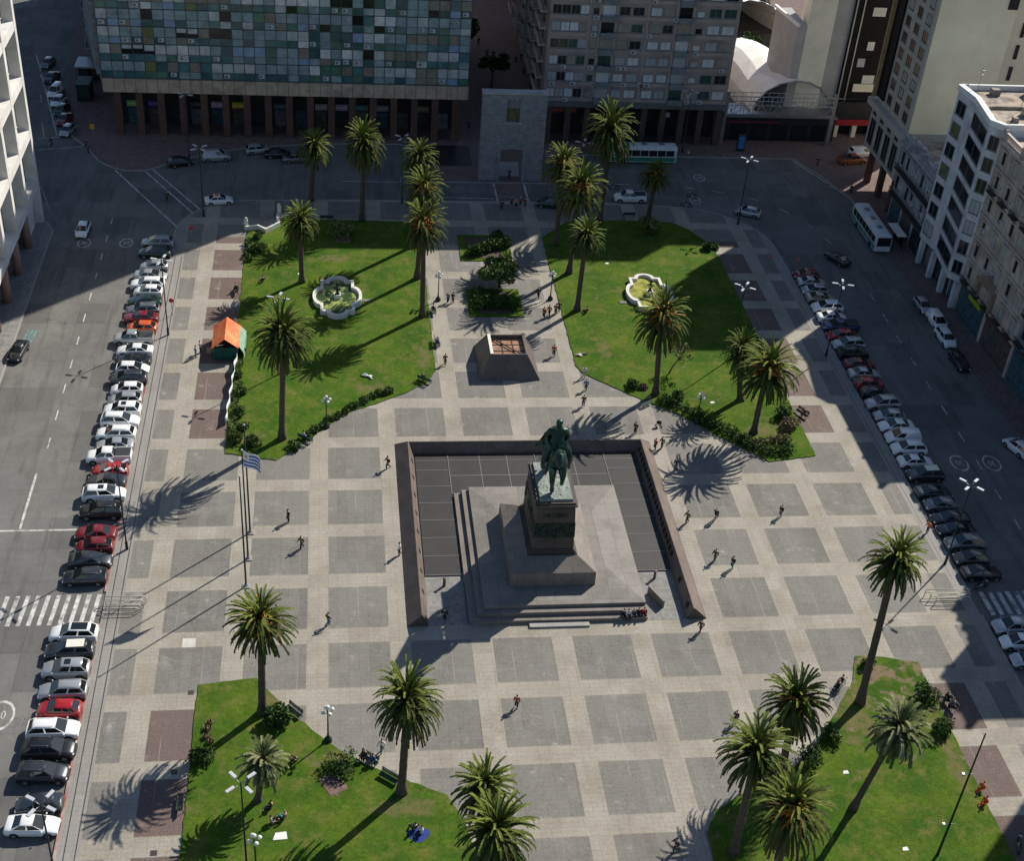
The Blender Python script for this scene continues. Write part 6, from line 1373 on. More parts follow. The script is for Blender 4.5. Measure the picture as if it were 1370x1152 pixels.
# --- brown-grey apartment block with balconies (far right of the gate)
def apartment():
    x0, x1, y = 36.0, 67.6, 79.5
    t = thing('apartment_block', 'grey-brown apartment block with banded windows, balcony bays and a dark arcade', 'building', (52, 90, 0))
    wm = mat('brown_render', (.33, .27, .24), .8, var=.22, scale=.35, stain=(.24, .195, .17), stscale=.25)
    b = MB(); b.prism([(x0, y), (x1, y), (x1, 103), (x0+6, 140), (x0+.6, 140)], 7.3, 46); b.build('wall', wm, t)
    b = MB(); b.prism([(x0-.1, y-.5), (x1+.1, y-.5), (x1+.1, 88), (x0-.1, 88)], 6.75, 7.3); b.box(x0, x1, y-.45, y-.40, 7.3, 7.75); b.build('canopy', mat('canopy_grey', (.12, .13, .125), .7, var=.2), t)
    for k in range(10):
        xx = 37.2+3.3*k; b = MB(); b.bbox(xx-.5, xx+.5, y+.1, y+1.2, -.1, 6.7, .02); b.build('pillar', mat('dark_pillar', (.085, .06, .05), .6, var=.2), t)
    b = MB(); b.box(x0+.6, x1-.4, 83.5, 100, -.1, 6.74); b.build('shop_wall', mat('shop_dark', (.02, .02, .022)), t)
    for xa, w_, c_, z_ in ((38.2, 4.4, (.30, .07, .04), 4.1), (43.2, 3.2, (.22, .02, .02), 5.2), (43.5, 2.8, (.05, .14, .09), 2.2), (57.2, 1.9, (.45, .45, .45), 3.6)):
        b = MB(); b.bbox(xa, xa+w_, 83.1, 83.45, z_, z_+.9, .03); b.box(xa+.2, xa+w_-.2, 83.08, 83.1, z_+.3, z_+.6, 1); b.build('sign_board', [mat('apt_board_%d' % int(xa*10), c_, .5, var=.3), mat('apt_face_%d' % int(xa*10), tuple(min(.7, q*1.4+.05) for q in c_), .5, var=.5, scale=4)], t)
    fm = mat('grey_frame', (.20, .20, .20), .5, var=.1)
    dark = mat('window_dark', (.02, .022, .024), .12, var=.3, spec=.6)
    def pm(): return rnd.choices([BL_[0], BL_[1], dark, BL_[2], mat('window_green', (.04, .08, .07), .15, var=.3, spec=.6)], (5, 4, 4, 1, 1.5))[0]
    n = 0; rest = MB()
    for f in range(13):
        z = 7.65+2.82*f
        spec = [(.35+1.52*i, 1.46, 1.5) for i in range(4)]+[(7.0, 1.0, 1.1), (11.4, 1.75, 1.4), (13.6, 1.9, 1.4), (16.6, 1.85, 1.4), (18.85, 1.75, 1.4), (24.4, 1.2, 1.0), (26.4, 2.05, 1.5), (28.9, 2.1, 1.5)]
        for x, w_, h in spec:
            if n < 98 and f < 8: window(t, (x0, y), (1, 0), x, z+.75, w_, h, fm, pm(), .06, .06); n += 1
            else: rest.box(x0+x, x0+x+w_, y-.04, y, z+.75, z+.75+h, 0)
        for q in (8.4, 21.2):
            b = MB(); b.box(x0+q, x0+q+2.5, y-1.0, y-.0, z-.12, z+.02); b.box(x0+q, x0+q+2.5, y-1.0, y-.94, z+.02, z+.85); b.box(x0+q, x0+q+.05, y-.94, y, z+.02, z+.85); b.box(x0+q+2.45, x0+q+2.5, y-.94, y, z+.02, z+.85)
            if f < 9: b.build('balcony', mat('balcony_panel', (.19, .20, .20), .6, var=.25), t)
            d = MB(); d.box(x0+q+.2, x0+q+2.3, y-.05, y, z+.05, z+2.3)
            if f < 9: d.build('balcony_door', pm(), t)
    tag(rest.build('upper_window', M_GLASS, t), kind='stuff')
    b = MB()
    for f in range(13):
        b.box(x0, x1, y-.10, y, 7.65+2.82*f-.05, 7.65+2.82*f+.55)
    for x in (6.5, 8.3, 10.95, 16.2, 21.0, 23.8): b.box(x0+x-.18, x0+x+.18, y-.14, y-.0, 7.6, 45.8)
    b.build('floor_band', mat('band_render', (.37, .30, .265), .8, var=.2, scale=.4), t)
    for k in range(30): ac(t, (x0, y-.1), (1, 0), rnd.uniform(.5, 29.5), 7.65+2.82*rnd.randrange(7)+.05)
    # stepped balconies on the flank above the narrow street
    for f in range(13):
        for q in range(6):
            b = MB(); b.frame((x0+.6, 140), (-.6, -60.5))
            o_ = q*9.8+2; b.box(o_, o_+6.5, 0, 1.15, 7.5+2.82*f, 7.7+2.82*f); b.box(o_, o_+6.5, 1.05, 1.15, 7.7+2.82*f, 8.6+2.82*f); b.box(o_+2.5, o_+3.6, 0, .1, 7.75+2.82*f, 10+2.82*f, 1)
            b.build('flank_balcony', [mat('flank_render', (.50, .45, .39), .8, var=.2), M_GLASS], t)
apartment()

# --- the old city gate
def gate():
    x0, x1, y0, y1, H = 24.1, 34.3, 64.3, 65.7, 14.6
    t = thing('stone_gate', 'tall grey stone remnant of the city gate with a doorway and a niche window', 'gate', (29.2, 66, 0))
    ax, aw, ah, rz = 29.2, 1.75, 5.2, .3
    nx0, nx1, nz0, nz1 = 28.0, 30.05, 10.0, 13.75
    b = MB()
    def slab(ya, yb):
        b.box(x0, ax-aw, ya, yb, 0, ah); b.box(ax+aw, x1, ya, yb, 0, ah)
    n = 10
    pts = [(ax+aw*math.cos(PI*k/n), ah+rz*math.sin(PI*k/n)) for k in range(n+1)]
    # front and back faces assembled as strips round the arch and the niche
    b.box(x0, ax-aw, y0, y1, -.1, ah); b.box(ax+aw, x1, y0, y1, -.1, ah)
    zt = ah+rz+.05
    for k in range(n):
        (xa, za), (xb, zb) = pts[k+1], pts[k]
        b.add([(xa, y0, za), (xb, y0, zb), (xb, y0, zt), (xa, y0, zt), (xa, y1, za), (xb, y1, zb), (xb, y1, zt), (xa, y1, zt)], [(0, 1, 2, 3), (5, 4, 7, 6), (0, 4, 5, 1)])
    b.box(x0, ax-aw, y0, y1, ah, zt); b.box(ax+aw, x1, y0, y1, ah, zt)
    b.box(x0, x1, y0, y1, zt, nz0); b.box(x0, nx0, y0, y1, nz0, nz1); b.box(nx1, x1, y0, y1, nz0, nz1); b.box(x0, x1, y0, y1, nz1, H)
    b.box(nx0, nx1, y0+.7, y1, nz0, nz1)
    b.build('wall', M_GATE, t)
    b = MB(); b.box(x0-.1, x1+.1, y0-.12, y1+.1, H, H+.28); b.box(nx0-.35, nx1+.35, y0-.06, y0-.002, nz0-.3, nz0-.02); b.build('coping', mat('coping_grey', (.36, .37, .38), .8, var=.25), t)
    b = MB(); b.box(nx0+.02, nx1-.02, y0+.62, y0+.69, nz0+.02, nz0+2.1); b.build('niche_relief', mat('mossy_niche', (.14, .13, .06), .9, var=.5, scale=2), t)
    for xx in (ax-aw-.55, ax+aw+.10):
        b = MB(); b.bbox(xx, xx+.45, y0-.3, y0-.002, -.05, ah-.2, .03); b.build('pilaster', M_GATE, t)
    for k in range(8):
        z = .17*k; b = MB()
        b.box(ax-aw+.01, ax+aw-.01, y1+.3+.32*k, y1+.3+.32*(k+1), -.05, z+.17); b.build('step', mat('pale_step', (.42, .42, .41), .8, var=.2), t)
gate()

# --- footbridge, market hall roofs and towers beyond the right corner
t = thing('footbridge', 'grey steel truss footbridge with railings spanning in front of white tent roofs', 'bridge', (77.5, 80.5, 0))
b = MB(); b.box(67.8, 87.0, 79.6, 81.6, 5.4, 5.75); b.box(67.8, 87.0, 79.6, 79.75, 5.75, 5.95); b.build('deck', M_STEEL, t)
b = MB()
for y in (79.65, 81.5):
    for z in (7.5, 8.3, 9.1): b.tube([(67.8, y, z), (87, y, z)], .07, 5)
    for k in range(13): b.tube([(67.9+1.58*k, y, 5.7), (67.9+1.58*k, y, 9.1)], .05, 5)
    for k in range(12):
        xx = 67.9+1.58*k; b.tube([(xx, y, 5.75 if k % 2 else 7.5), (xx+1.58, y, 7.5 if k % 2 else 5.75)], .05, 5)
b.build('truss', mat('pale_truss', (.38, .39, .40), .5, metal=.3, var=.15), t)
for x, y in ((87.4, 80.6), (68.2, 81)):
    b = MB(); b.bbox(x-.35, x+.35, y-.35, y+.35, -.1, 9.5, .04); b.build('pier', M_STEEL, t)
def market(label, cx, cy, r, L, z0, hh, ang, m):
    t = thing('market_hall', label, 'building', (cx, cy, 0)); b = MB(); n = 8; k = 6
    c, s = math.cos(ang), math.sin(ang)
    P_ = []
    for i in range(k+1):
        f = i/k; rr2 = r*(1-.12*math.sin(f*PI)); zz = z0+hh*(.86+.26*abs(math.cos(f*PI*1.5)))
        for j in range(n+1):
            a = PI*j/n; lx = (f-.5)*L; ly = rr2*math.cos(a); P_.append((cx+lx*c-ly*s, cy+lx*s+ly*c, z0+(zz-z0)*math.sin(a)**.8))
    b.add(P_, [(i*(n+1)+j, i*(n+1)+j+1, (i+1)*(n+1)+j+1, (i+1)*(n+1)+j) for i in range(k) for j in range(n)], 0, False)
    o = b.build('tent_roof', m, t); o.modifiers.new('thick', 'SOLIDIFY').thickness = .15
    b = MB(); b.frame((cx-(L/2)*c+r*s*.96, cy-(L/2)*s-r*c*.96, 0), (c, s)); b.box(.4, L-.4, -r*1.9, 0, -.1, z0-.02); b.build('wall', mat('market_wall', (.10, .09, .085), .7, var=.3), t)
    b = MB()
    for i in (0, k):
        for j in range(n): b.tube([P_[i*(n+1)+j], P_[i*(n+1)+j+1]], .14, 5)
    b.build('edge_arch', M_STEEL, t)
TENT = mat('tent_membrane', (.80, .79, .74), .6, var=.08)
market('white membrane market hall nearest behind the footbridge', 79, 98, 7.6, 26, 3.2, 6.0, 1.75, TENT)
market('white arched market hall farther behind the footbridge', 80, 136, 8.5, 24, 4.0, 6.5, 1.8, mat('tent_membrane_cream', (.74, .72, .65), .6, var=.1))
def simple_block(name, label, x0, x1, y0, y1, H, wm, feats, cat='building', base=None):
    t = thing(name, label, cat, ((x0+x1)/2, (y0+y1)/2, 0))
    b = MB(); b.box(x0, x1, y0, y1, -.1, H); b.build('wall', wm, t)
    b = MB(); b.box(x0-.12, x1+.12, y0-.12, y1+.12, H, H+.5); b.build('parapet', wm, t)
    for f in feats: f(t)
    return t
def low_front():
    t = thing('shop_row', 'dark glazed single-storey shop front under the footbridge', 'shop', (78.5, 84.5, 0))
    b = MB(); b.box(69, 89, 82.2, 88, -.1, 4.3); b.build('wall', mat('dark_shop_wall', (.025, .03, .04), .3, var=.3), t)
    b = MB(); b.box(69.2, 78.5, 82.0, 82.2, 3.4, 3.62); b.build('red_strip', mat('dull_red', (.22, .03, .04), .5, var=.2), t)
    for k in range(5): b = MB(); b.box(70+3.7*k, 73+3.7*k, 82.08, 82.19, .2, 3.1); b.build('shop_window', M_GLASS, t)
    b = MB(); b.box(68.7, 89.2, 82.1, 88.2, 4.3, 4.5); b.build('roof', M_STEEL, t)
low_front()
# tower with pale stripe: grey slab, cream shaft, dark glazed bay over a red shop band
def stripe_tower():
    t = thing('striped_tower', 'grey and cream tower with a dark glazed bay above a red shop band', 'building', (86, 94, 0))
    gm = mat('grey_concrete', (.36, .36, .365), .8, var=.15, scale=.3); cm = mat('cream_render', (.80, .76, .64), .8, var=.12, scale=.3)
    b = MB(); b.box(86.6, 89.6, 86.5, 97, -.1, 57.5); b.build('wall', gm, t)
    b = MB(); b.frame((82.2, 87.2), (4.4, -.9)); b.box(0, 4.4, -9, 0, -.1, 57.5); b.build('cream_shaft', cm, t)
    b = MB(); b.prism([(79.2, 96.5), (80.5, 86.9), (82.15, 87.2), (82.15, 97)], -.1, 19); b.build('grey_slab', gm, t)
    b = MB(); b.prism([(78.9, 97), (80.3, 86.6), (80.7, 86.65), (79.4, 97.1)], 19, 19.5); b.build('slab_coping', mat('white_coping', (.72, .72, .70), .7, var=.1), t)
    b = MB(); b.box(89.6, 97.5, 86.0, 98, 6.6, 57.5); b.build('glazed_bay', mat('dark_bay', (.014, .013, .015), .6, var=.3, spec=.1), t)
    b = MB(); 
    for x in (89.7, 91.0): b.box(x, x+.22, 85.8, 86.0, 4, 58.5)
    b.build('pilaster', M_STEEL, t)
    for f in range(14):
        if rnd.random() < .8:
            xa = rnd.uniform(92, 94); b = MB(); b.box(xa, xa+rnd.uniform(1.2, 2.6), 85.93, 85.995, 9.5+3*f, 11.0+3*f); b.build('blind', BL_[f % 2], t)
    b = MB(); b.box(92.2, 96.6, 85.85, 85.99, 8.0, 9.4); b.build('cream_panel', cm, t)
    b = MB(); b.box(89.6, 97.5, 84.5, 86.0, 3.4, 6.55); b.build('upper_shop', mat('dark_glassy_front', (.02, .025, .03), .15, var=.3), t)
    b = MB(); b.box(89.6, 97.5, 84.3, 85.9, 2.3, 3.35); b.build('red_band', mat('red_fascia', (.30, .015, .025), .5, var=.15), t)
    for x in (89.8, 93.2, 96.6): b = MB(); b.bbox(x, x+.8, 84.5, 85.3, -.1, 2.28, .02); b.build('shop_pillar', M_WHITE, t)
    b = MB(); b.box(90, 97, 86.2, 87, -.1, 2.25); b.build('shopfront', M_GLASS, t)
stripe_tower()
simple_block('office_block', 'dark office block between the striped tower and the cream tower', 97.6, 110.2, 86.2, 101, 51, mat('brown_office', (.07, .06, .055), .5, var=.25), [])
# --- right-hand row, facades on x = 89
FX = 89.0
U_R = (0, -1)
def cream_tower():
    t = thing('cream_tower', 'tall tower with a blank cream side wall, small square windows and an overhanging glazed base', 'building', (95, 60, 0))
    wm = mat('tower_render', (.40, .385, .34), .8, var=.12, scale=.3); cm = mat('cream_wall', (.88, .79, .56), .85, var=.08, scale=.25, stain=(.78, .69, .47), stscale=.12)
    b = MB(); b.box(FX, 101.2, 53.25, 66.9, 13.2, 47.5); b.build('wall', wm, t)
    b = MB(); b.box(FX+.25, 101.2, 53.0, 53.22, 11.5, 47.5); b.box(101.2, 125, 56.2, 66, -.1, 41); b.build('side_wall', cm, t)
    for k in range(5): b = MB(); b.box(104.2+.1*k, 104.75+.1*k, 56.0, 56.22, 22+3.4*k, 24.2+3.4*k); b.build('slit_window', M_GLASS, t)
    b = MB(); b.box(99.6, 101.1, 52.8, 53.05, 34, 36); b.build('recess', M_GLASS, t)
    b = MB(); b.box(FX-.35, FX+.01, 64.1, 67.2, 15, 47.4); b.box(FX+.01, FX+6, 66.9, 67.2, 15, 47.4); b.build('glazed_corner', mat('dark_bay', (.025, .022, .024)), t)
    b = MB(); b.box(FX-1.0, FX-.36, 67.0, 67.4, 14.6, 40); b.build('corner_strip', mat('ochre_strip', (.36, .24, .12), .7, var=.3), t)
    b = MB(); b.box(FX-.25, 101, 53.2, 67.6, 6.2, 13.2); b.build('base_block', wm, t)
    b = MB(); b.box(FX-1.1, 101, 52.9, 68.3, 13.2, 14.2); b.build('ledge', wm, t)
    for k in range(4): window(t, (FX-.25, 67.3), U_R, .5+3.4*k, 7.0, 2.2, 4.3, mat('grey_frame', (.20, .20, .20)), M_GLASS, .10, .08)
    for k in range(4): window(t, (FX-.25, 67.3), U_R, .6+3.4*k, 11.9, 1.4, .9, mat('grey_frame', (.20, .20, .20)), M_GLASS, .06, .06)
    pmats = [M_GLASS, M_GLASS, mat('window_dark', (.02, .022, .024)), BL_[1], mat('window_olive', (.14, .15, .07), .3, var=.4)]
    for f in range(12):
        for k in range(3): window(t, (FX, 64.0), U_R, .9+3.55*k, 15.3+2.55*f, 1.75, 1.55, mat('tan_frame', (.20, .13, .08), .6, var=.2), rnd.choice(pmats), .10, .10)
    for y in (55, 60.5, 66): b = MB(); b.bbox(FX+.6, FX+1.5, y-.45, y+.45, -.1, 6.2, .02); b.build('pillar', mat('brown_pillar', (.10, .055, .042)), t)
    b = MB(); b.box(95, 101, 53.4, 60, -.1, 6.15); b.build('ground_floor', mat('shop_dark', (.02, .02, .022)), t)
cream_tower()
def classic(name, label, ya, yb, H, wm, storeys, ncol, w_, arch=True, balc=(), door_h=4.2, trim=None, roofm=None, penthouse=0):
    """older facade: storeys of tall windows between cornices, shopfronts below, balustrade above; runs from y=ya (far) to yb (near)"""
    t = thing(name, label, 'building', (95, (ya+yb)/2, 0)); L = ya-yb; trim = trim or wm
    b = MB(); b.box(FX, FX+15, yb+.02, ya-.02, -.1, H); b.build('wall', wm, t)
    b = MB(); b.box(FX+.3, FX+14.7, yb+.3, ya-.3, H, H+.06)
    b.build('roof', roofm or mat('flat_roof', (.36, .30, .24), .9, var=.4, scale=.7, stain=(.16, .13, .11), stscale=.5), t)
    o = (FX, ya)
    b = MB(); b.frame((FX, ya), U_R)
    b.box(.02, L-.02, 0, .55, H-.45, H); b.box(.02, L-.02, -.25, .25, H, H+.25); b.box(.02, L-.02, -.2, .2, H+.85, H+1.05)
    n = int(L/.45)
    for k in range(n): b.box(.2+k*L/n, .2+k*L/n+.16, -.08, .08, H+.25, H+.85)
    for k in range(4): b.bbox(.05+k*(L-.6)/3, .55+k*(L-.6)/3, -.28, .28, H, H+1.35, .05)
    b.build('parapet', trim, t)
    zc = door_h; hs = (H-door_h-.4)/storeys
    b = MB(); b.frame((FX, ya), U_R)
    for s in range(storeys): z = zc+hs*s; b.box(.02, L-.02, 0, .30, z-.18, z+.1)
    for k in range(ncol+1): xx = k*(L-.5)/ncol; b.box(xx, xx+.5, 0, .12, door_h+.1, H-.45)
    b.build('cornice', trim, t)
    step = L/ncol
    pmats = [M_GLASS, M_GLASS, mat('window_dark', (.02, .022, .024)), BL_[1], BL_[1]]
    for s in range(storeys):
        z = zc+hs*s
        for k in range(ncol):
            h = hs*.58; wx = (k+.5)*step-w_/2
            window(t, o, U_R, wx, z+hs*.2, w_, h, trim, rnd.choice(pmats), .16, .10)
            if arch:
                b = MB(); b.frame((FX, ya), U_R); b.box(wx-.15, wx+w_+.15, .0, .32, z+hs*.2+h+.08, z+hs*.2+h+.24); b.build('window_hood', trim, t)
            if s in balc:
                b = MB(); b.frame((FX, ya), U_R); b.box(wx-.35, wx+w_+.35, 0, .85, z+.02, z+.16)
                for q in range(9): xx = wx-.3+q*(w_+.58)/8; b.box(xx, xx+.045, .78, .83, z+.16, z+.95)
                b.box(wx-.35, wx+w_+.35, .76, .85, z+.95, z+1.02); b.build('balcony', M_RAIL, t)
    for k in range(max(2, ncol//2)):
        st2 = L/max(2, ncol//2); b = MB(); b.frame((FX, ya), U_R); b.box(k*st2+.45, (k+1)*st2-.45, -.02, .05, .1, door_h-.9); b.build('shopfront', mat('shopfront_%d' % (k % 4), (.05, .1, .12)), t)
        b = MB(); b.frame((FX, ya), U_R); b.bbox(k*st2+.4, (k+1)*st2-.4, .0, .22, door_h-.85, door_h-.3, .03); b.build('shop_fascia', mat('fascia_%d' % (k % 3), ((.06, .07, .10), (.12, .05, .04), (.08, .08, .075))[k % 3], .6, var=.3), t)
    if penthouse:
        b = MB(); b.box(FX+6, FX+14, yb+2, ya-2, H+.06, H+penthouse); b.build('roof_room', wm, t)
    return t
pale = mat('grey_stucco', (.36, .36, .38), .85, var=.3, scale=.6, stain=(.22, .21, .21), stscale=.5)
t = classic('ornate_building', 'low ornate two-storey pale stucco building with balustrade between the cream tower and the white block', 52.9, 38.55, 13.1, pale, 2, 7, 1.25, True, (0, 1), 4.6)
b = MB()
for k in range(40): b.ball((FX+rnd.uniform(-.1, .6), rnd.uniform(40, 51), 14.2+rnd.uniform(-.2, .5)), rnd.uniform(.15, .4), 6, 4)
b.build('roof_ornament', pale, t)
# white modern block with a shallow polygonal bay
def white_block():
    t = thing('white_block', 'white modern block with wide dark windows on a canted bay', 'building', (96, 31, 0))
    wm = mat('white_stucco', (.60, .60, .63), .8, var=.18, scale=.5, stain=(.42, .42, .43), stscale=.3)
    P_ = [(FX, 38.5), (88.15, 38.3), (88.75, 33.6), (87.65, 25.8), (88.9, 24.12), (FX, 24.1)]
    b = MB(); b.prism(P_+[(FX+15, 24.1), (FX+15, 38.5)], 4.2, 27.2); b.box(FX+.6, FX+15, 24.1, 38.5, -.1, 4.15); b.build('wall', wm, t)
    b = MB(); Q_ = [(x-.3, y) for x, y in P_]
    pts = Q_+[(x+.55, y) for x, y in P_[::-1]]
    b.prism(pts, 27.2, 28.0); b.box(FX+14.5, FX+15, 24.3, 38.3, 27.2, 28.0); b.box(FX+.4, FX+14.4, 38.1, 38.49, 27.2, 28); b.box(FX+.4, FX+14.4, 24.12, 24.5, 27.2, 28); b.build('parapet', mat('white_coping', (.72, .72, .70)), t)
    b = MB(); b.box(FX+.4, FX+14.5, 24.5, 38.1, 27.19, 27.26); b.box(FX+.6, FX+14, 31.2, 31.5, 27.26, 27.7); b.bbox(FX+9, FX+13.6, 33, 37.8, 27.26, 29.6, .05, 1); b.build('roof', [mat('flat_roof', (.36, .30, .24)), M_GRAND], t)
    fm = mat('grey_frame', (.20, .20, .20)); pmats = [M_GLASS, M_GLASS, mat('window_olive', (.14, .15, .07)), mat('window_dark', (.02, .022, .024)), BL_[1]]
    for f in range(7):
        z = 5.3+3.12*f
        window(t, (88.15, 38.3), (.6, -4.7), .55, z, 2.3, 2.0, fm, rnd.choice(pmats), .08, .08)
        window(t, (88.75, 33.6), (-1.1, -7.8), .5, z, 6.7, 2.1, fm, M_GLASS, .08, .08)
        window(t, (87.65, 25.8), (1.25, -1.68), .3, z, 1.5, 2.0, fm, rnd.choice(pmats), .08, .08)
    for k in range(4): b = MB(); b.box(FX+.45, FX+.58, 25+3.4*k, 27.9+3.4*k, .1, 3.6); b.build('shopfront', mat('shopfront_%d' % (k % 4), (.05, .1, .12)), t)
    for y in (24.6, 29, 33.4, 37.8): b = MB(); b.bbox(FX-.6, FX+.1, y-.35, y+.35, -.1, 4.15, .02); b.build('pillar', wm, t)
white_block()
beige = mat('beige_stucco', (.50, .42, .36), .85, var=.25, scale=.5, stain=(.36, .29, .24), stscale=.35)
t = classic('beige_building', 'tall beige stucco building with small balconies and a green shop sign', 24.05, 6.1, 26.2, beige, 6, 5, 1.15, True, (0, 4), 5.2)
b = MB(); b.frame((FX, 20), U_R); b.bbox(0, 3.6, .1, .5, 4.2, 4.9, .03); b.build('sign_board', mat('lime_sign', (.30, .42, .03), .5, var=.2), t)
b = MB(); b.frame((FX, 18.8), U_R); b.box(.0, 5.2, 0, .9, 8.1, 8.4); b.box(.2, .6, .05, .7, 5.3, 8.1); b.box(4.6, 5.0, .05, .7, 5.3, 8.1); b.add([(0, 0, 8.4), (5.2, 0, 8.4), (2.6, 0, 9.8), (0, .85, 8.4), (5.2, .85, 8.4), (2.6, .85, 9.8)], [(3, 4, 5), (0, 2, 1), (0, 3, 5, 2), (1, 2, 5, 4)]); b.build('portal', mat('portal_stone', (.26, .19, .14), .8, var=.3), t)
classic('palace_front', 'grey palatial building with columns and heavy balconies at the right edge', 6.05, -15.0, 22.4, mat('blue_grey_stucco', (.26, .27, .29), .85, var=.3, scale=.6, stain=(.16, .16, .17), stscale=.4), 4, 7, 1.3, True, (0, 1, 2), 6.0)
# out of view to the right: the rest of the street front, which shades the right pavement
classic('street_building', 'plain stucco street building beyond the right edge', -15.05, -19.9, 25.2, beige, 5, 2, 1.2, False, (), 4.5)
classic('street_building', 'taller plain street building beyond the right edge', -19.95, -27.0, 30.5, pale, 7, 2, 1.2, False, (), 4.5)
classic('street_building', 'low plain street building beyond the right edge', -27.05, -37.2, 9, beige, 2, 3, 1.2, False, (), 4.5)
classic('street_building', 'tall plain street building nearest the viewpoint on the right', -37.25, -60, 38, pale, 9, 6, 1.2, False, (), 4.5)

rp = bpy.data.objects.get('white_block')
for x, y, w_, h_ in ((92, 36, 1.2, .9), (93.5, 28.5, 1.6, 1.1), (98, 30, 1.0, 1.6), (91, 26.5, .8, .7), (96.5, 26, 1.3, .8)):
    b = MB(); b.bbox(x, x+w_, y, y+w_*.8, 27.25, 27.25+h_, .05); b.tube([(x-.8, y+.2, 27.35), (x, y+.2, 27.6)], .07, 5); b.build('roof_unit', M_STEEL if x > 93 else M_GRAND, rp)
for x, y in ((90.4, 37.4), (94, 31), (99, 36)): b = MB(); b.tube([(x, y, 27.2), (x, y, 31)], .04, 4); b.tube([(x-.5, y, 30.4), (x+.5, y, 30.4)], .025, 4); b.tube([(x-.35, y, 29.8), (x+.35, y, 29.8)], .025, 4); b.build('aerial', M_STEEL, rp)
for nm, yy, zs_ in (('ornate_building', 52.9, (6, 10)), ('beige_building', 24.05, (6, 9.6, 13, 16.6, 20)), ('palace_front', 6.05, (7, 11, 15))):
    p_ = bpy.data.objects[nm]
    for q in range(7): ac(p_, (FX-.02, yy), U_R, rnd.uniform(1.2, 12.5), rnd.choice(zs_)+rnd.uniform(-.2, .3))
# --- left: white concrete-framed building
def frame_building():
    t = thing('framed_building', 'white concrete-framed office building with deep grid openings on pink round columns', 'building', (-50, 25, 0))
    X = -41.0; wm = mat('white_concrete', (.72, .70, .66), .75, var=.12, scale=.4, stain=(.60, .57, .53), stscale=.3)
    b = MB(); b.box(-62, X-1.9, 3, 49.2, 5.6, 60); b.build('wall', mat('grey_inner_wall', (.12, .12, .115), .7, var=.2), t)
    b = MB(); b.box(-62, X-4.2, 3, 46, -.1, 5.6); b.build('ground_floor', mat('shop_dark', (.02, .02, .022)), t)
    ys = [10.2, 17.7, 25.3, 32.8, 40.3, 48.4]
    b = MB()
    for y in ys: b.box(X-1.5, X, y-.55, y+.55, 5.4, 60)
    b.build('frame_column', wm, t)
    b = MB()
    zs = [5.5, 13.1, 20.8, 28.5, 36.2, 43.9, 51.6]
    for z in zs:
        for i in range(len(ys)-1): b.box(X-1.5, X-.03, ys[i]+.55, ys[i+1]-.55, z, z+1.25)
        b.box(X-1.5, X-.03, 2, ys[0]-.55, z, z+1.25)
        b.box(X-12, X-1.5, 48.0, 48.95, z, z+1.25)
    for x in (X-6.5, X-12): b.box(x-.5, x+.5, 47.95, 49.0, 5.4, 60)
    b.build('frame_beam', wm, t)
    gm = [mat('green_glass', (.02, .05, .045), .1, var=.3, spec=.7), M_GLASS]
    fm = mat('pale_green_frame', (.30, .36, .33), .5, var=.2)
    for z in zs[:5]:
        for i in range(len(ys)-1):
            for q in range(2):
                wd = (ys[i+1]-ys[i]-1.4); 
                for s in range(2): window(t, (X-1.88, ys[i]+.7), (0, 1), s*wd/2+.03, z+1.35+q*3.1, wd/2-.06, 2.95, fm, gm[(i+q+s) % 2], .12, .07)
    for y in ys[1:]:
        if y > 45: continue
        b = MB(); b.lathe([(.62, 0), (.6, 5.5)], 14, (X-.8, y, -.1)); b.build('round_column', mat('pink_column', (.36, .22, .165), .6, var=.15), t)
    b = MB(); b.bbox(X-1.6, X+.0, 47.8, 49.0, -.1, 5.4, .02); b.box(X-1.6, X-1.0, 41, 47.5, -.1, 5.4); b.build('corner_pier', wm, t)
    b = MB(); b.tube([(X+.1, 49.2, 5.2), (X+1.9, 47.0, .0)], .09, 5); b.build('stay_rod', M_STEEL, t)
frame_building()

# --- down the left side street and the narrow street
t = thing('street_block', 'shaded grey block continuing behind the teal tower along the left side street', 'building', (-32, 127, 0))
b = MB(); b.prism([(-41.5, 104.4), (-47.8, 156), (-22, 156), (-22, 104.4)], -.1, 42); b.build('wall', mat('grey_stucco_dark', (.16, .15, .145), .85, var=.3), t)
for f in range(9):
    for q in range(9): b = MB(); b.frame((-47.8, 156), (6.3, -51.6)); b.box(1.5+5.6*q, 4.4+5.6*q, 0, .9, 4.2+3.6*f, 4.4+3.6*f); b.box(1.5+5.6*q, 4.4+5.6*q, .82, .9, 4.4+3.6*f, 5.3+3.6*f); b.build('balcony', mat('flank_pale', (.30, .30, .29)), t)
t = thing('bus_shelter', 'dark flat-roofed kiosk with a pale edge on the left side street pavement', 'kiosk', (-40.5, 104, 0))
b = MB(); b.box(-44, -37.2, 101, 106, 2.9, 3.2); b.build('roof', M_STEEL, t)
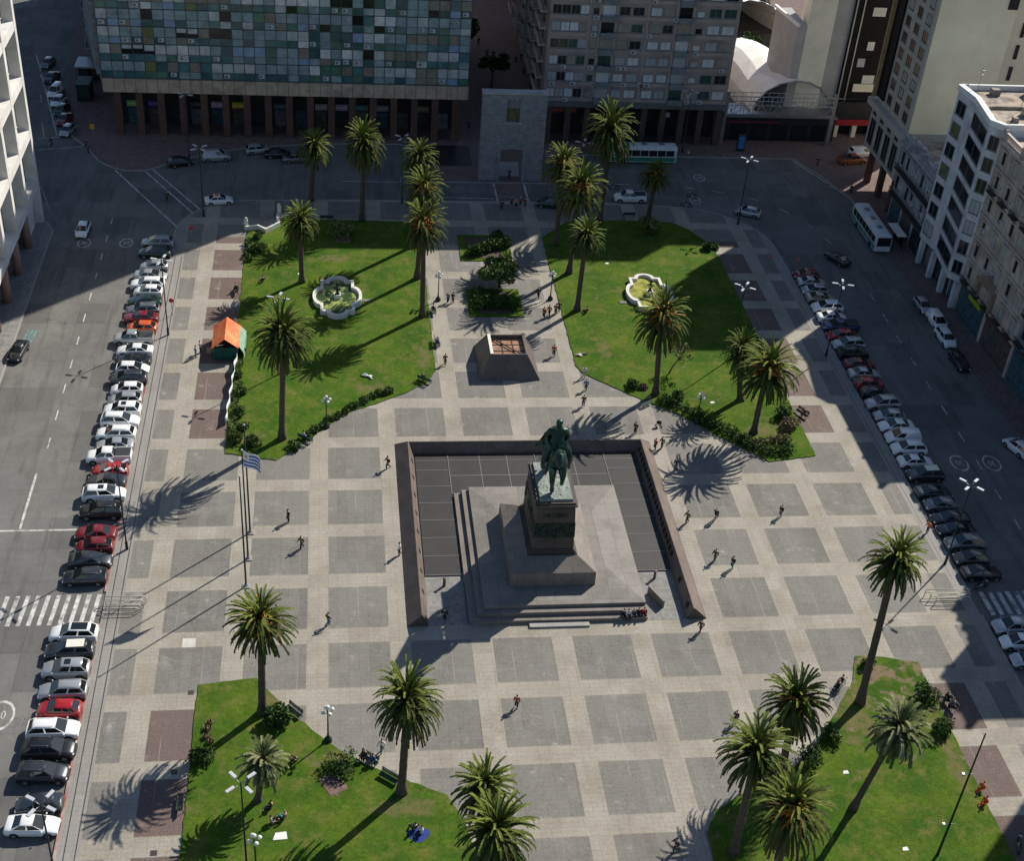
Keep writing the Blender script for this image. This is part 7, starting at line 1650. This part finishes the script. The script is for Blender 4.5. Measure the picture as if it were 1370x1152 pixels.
b = MB(); b.box(-43.6, -41.8, 102, 105.6, -.1, 2.85); b.build('booth', M_IRON, t)
for x in (-38, -43.8): b = MB(); b.tube([(x, 101.4, -.1), (x, 101.4, 2.9)], .06, 5); b.build('post', M_IRON, t)
simple_block('news_kiosk', 'small dark green kiosk on the pink pavement of the left side street', -42.6, -40.4, 93.2, 97.0, 2.6, M_IRON, [], 'kiosk')
simple_block('street_block', 'dark stucco block on the left of the narrow street behind the teal tower', 12, 23.0, 106, 170, 26, mat('brown_stucco_dark', (.14, .12, .105), .85, var=.3), [])
simple_block('street_block', 'shaded block closing the view behind the apartment flank', 43, 62, 142, 180, 22, mat('grey_stucco_dark', (.16, .15, .145)), [])
for i, (x, y, h, lab) in enumerate(((82, 118, 7, 'dark tree between the two tent roofs'), (88, 140, 9, 'tall dark tree at the far right behind the tent roofs'), (30.2, 104, 6.5, 'dark round street tree in the middle of the narrow street'), (26.2, 120, 7, 'dark street tree farther up the narrow street'), (84, 152, 9, 'large dark tree behind the tent roofs'), (76, 158, 9, 'dark tree left of the large one behind the tent roofs'))):
    small_tree('street_tree', lab, 'tree', x, y, h, h*.42, .2, 1900, M_LEAF, (6, 3, 1), .3)
t = thing('advert_column', 'blue illuminated advertising panel on the pavement by the footbridge', 'panel', (71.0, 77.6, 0))
b = MB(); b.bbox(70.3, 71.7, 77.4, 77.8, 0, 3.0, .05); b.build('case', M_IRON, t)
b = MB(); b.box(70.42, 71.58, 77.37, 77.395, .5, 2.8); b.build('face', mat('blue_poster', (.05, .16, .32), .4, var=.5, scale=1.4), t)
t = thing('bus_stop', 'small white-roofed bus shelter beside the stopped bus', 'shelter', (87.2, 43.5, 0))
b = MB(); b.bbox(86.2, 87.6, 41.2, 45.6, 2.5, 2.7, .04); b.build('roof', M_WHITE, t)
for y in (41.5, 45.3): b = MB(); b.tube([(87.4, y, 0), (87.4, y, 2.5)], .05, 5); b.build('post', M_IRON, t)
b = MB(); b.box(87.4, 87.45, 41.5, 45.3, .4, 2.3); b.build('glass', M_GLASS, t)
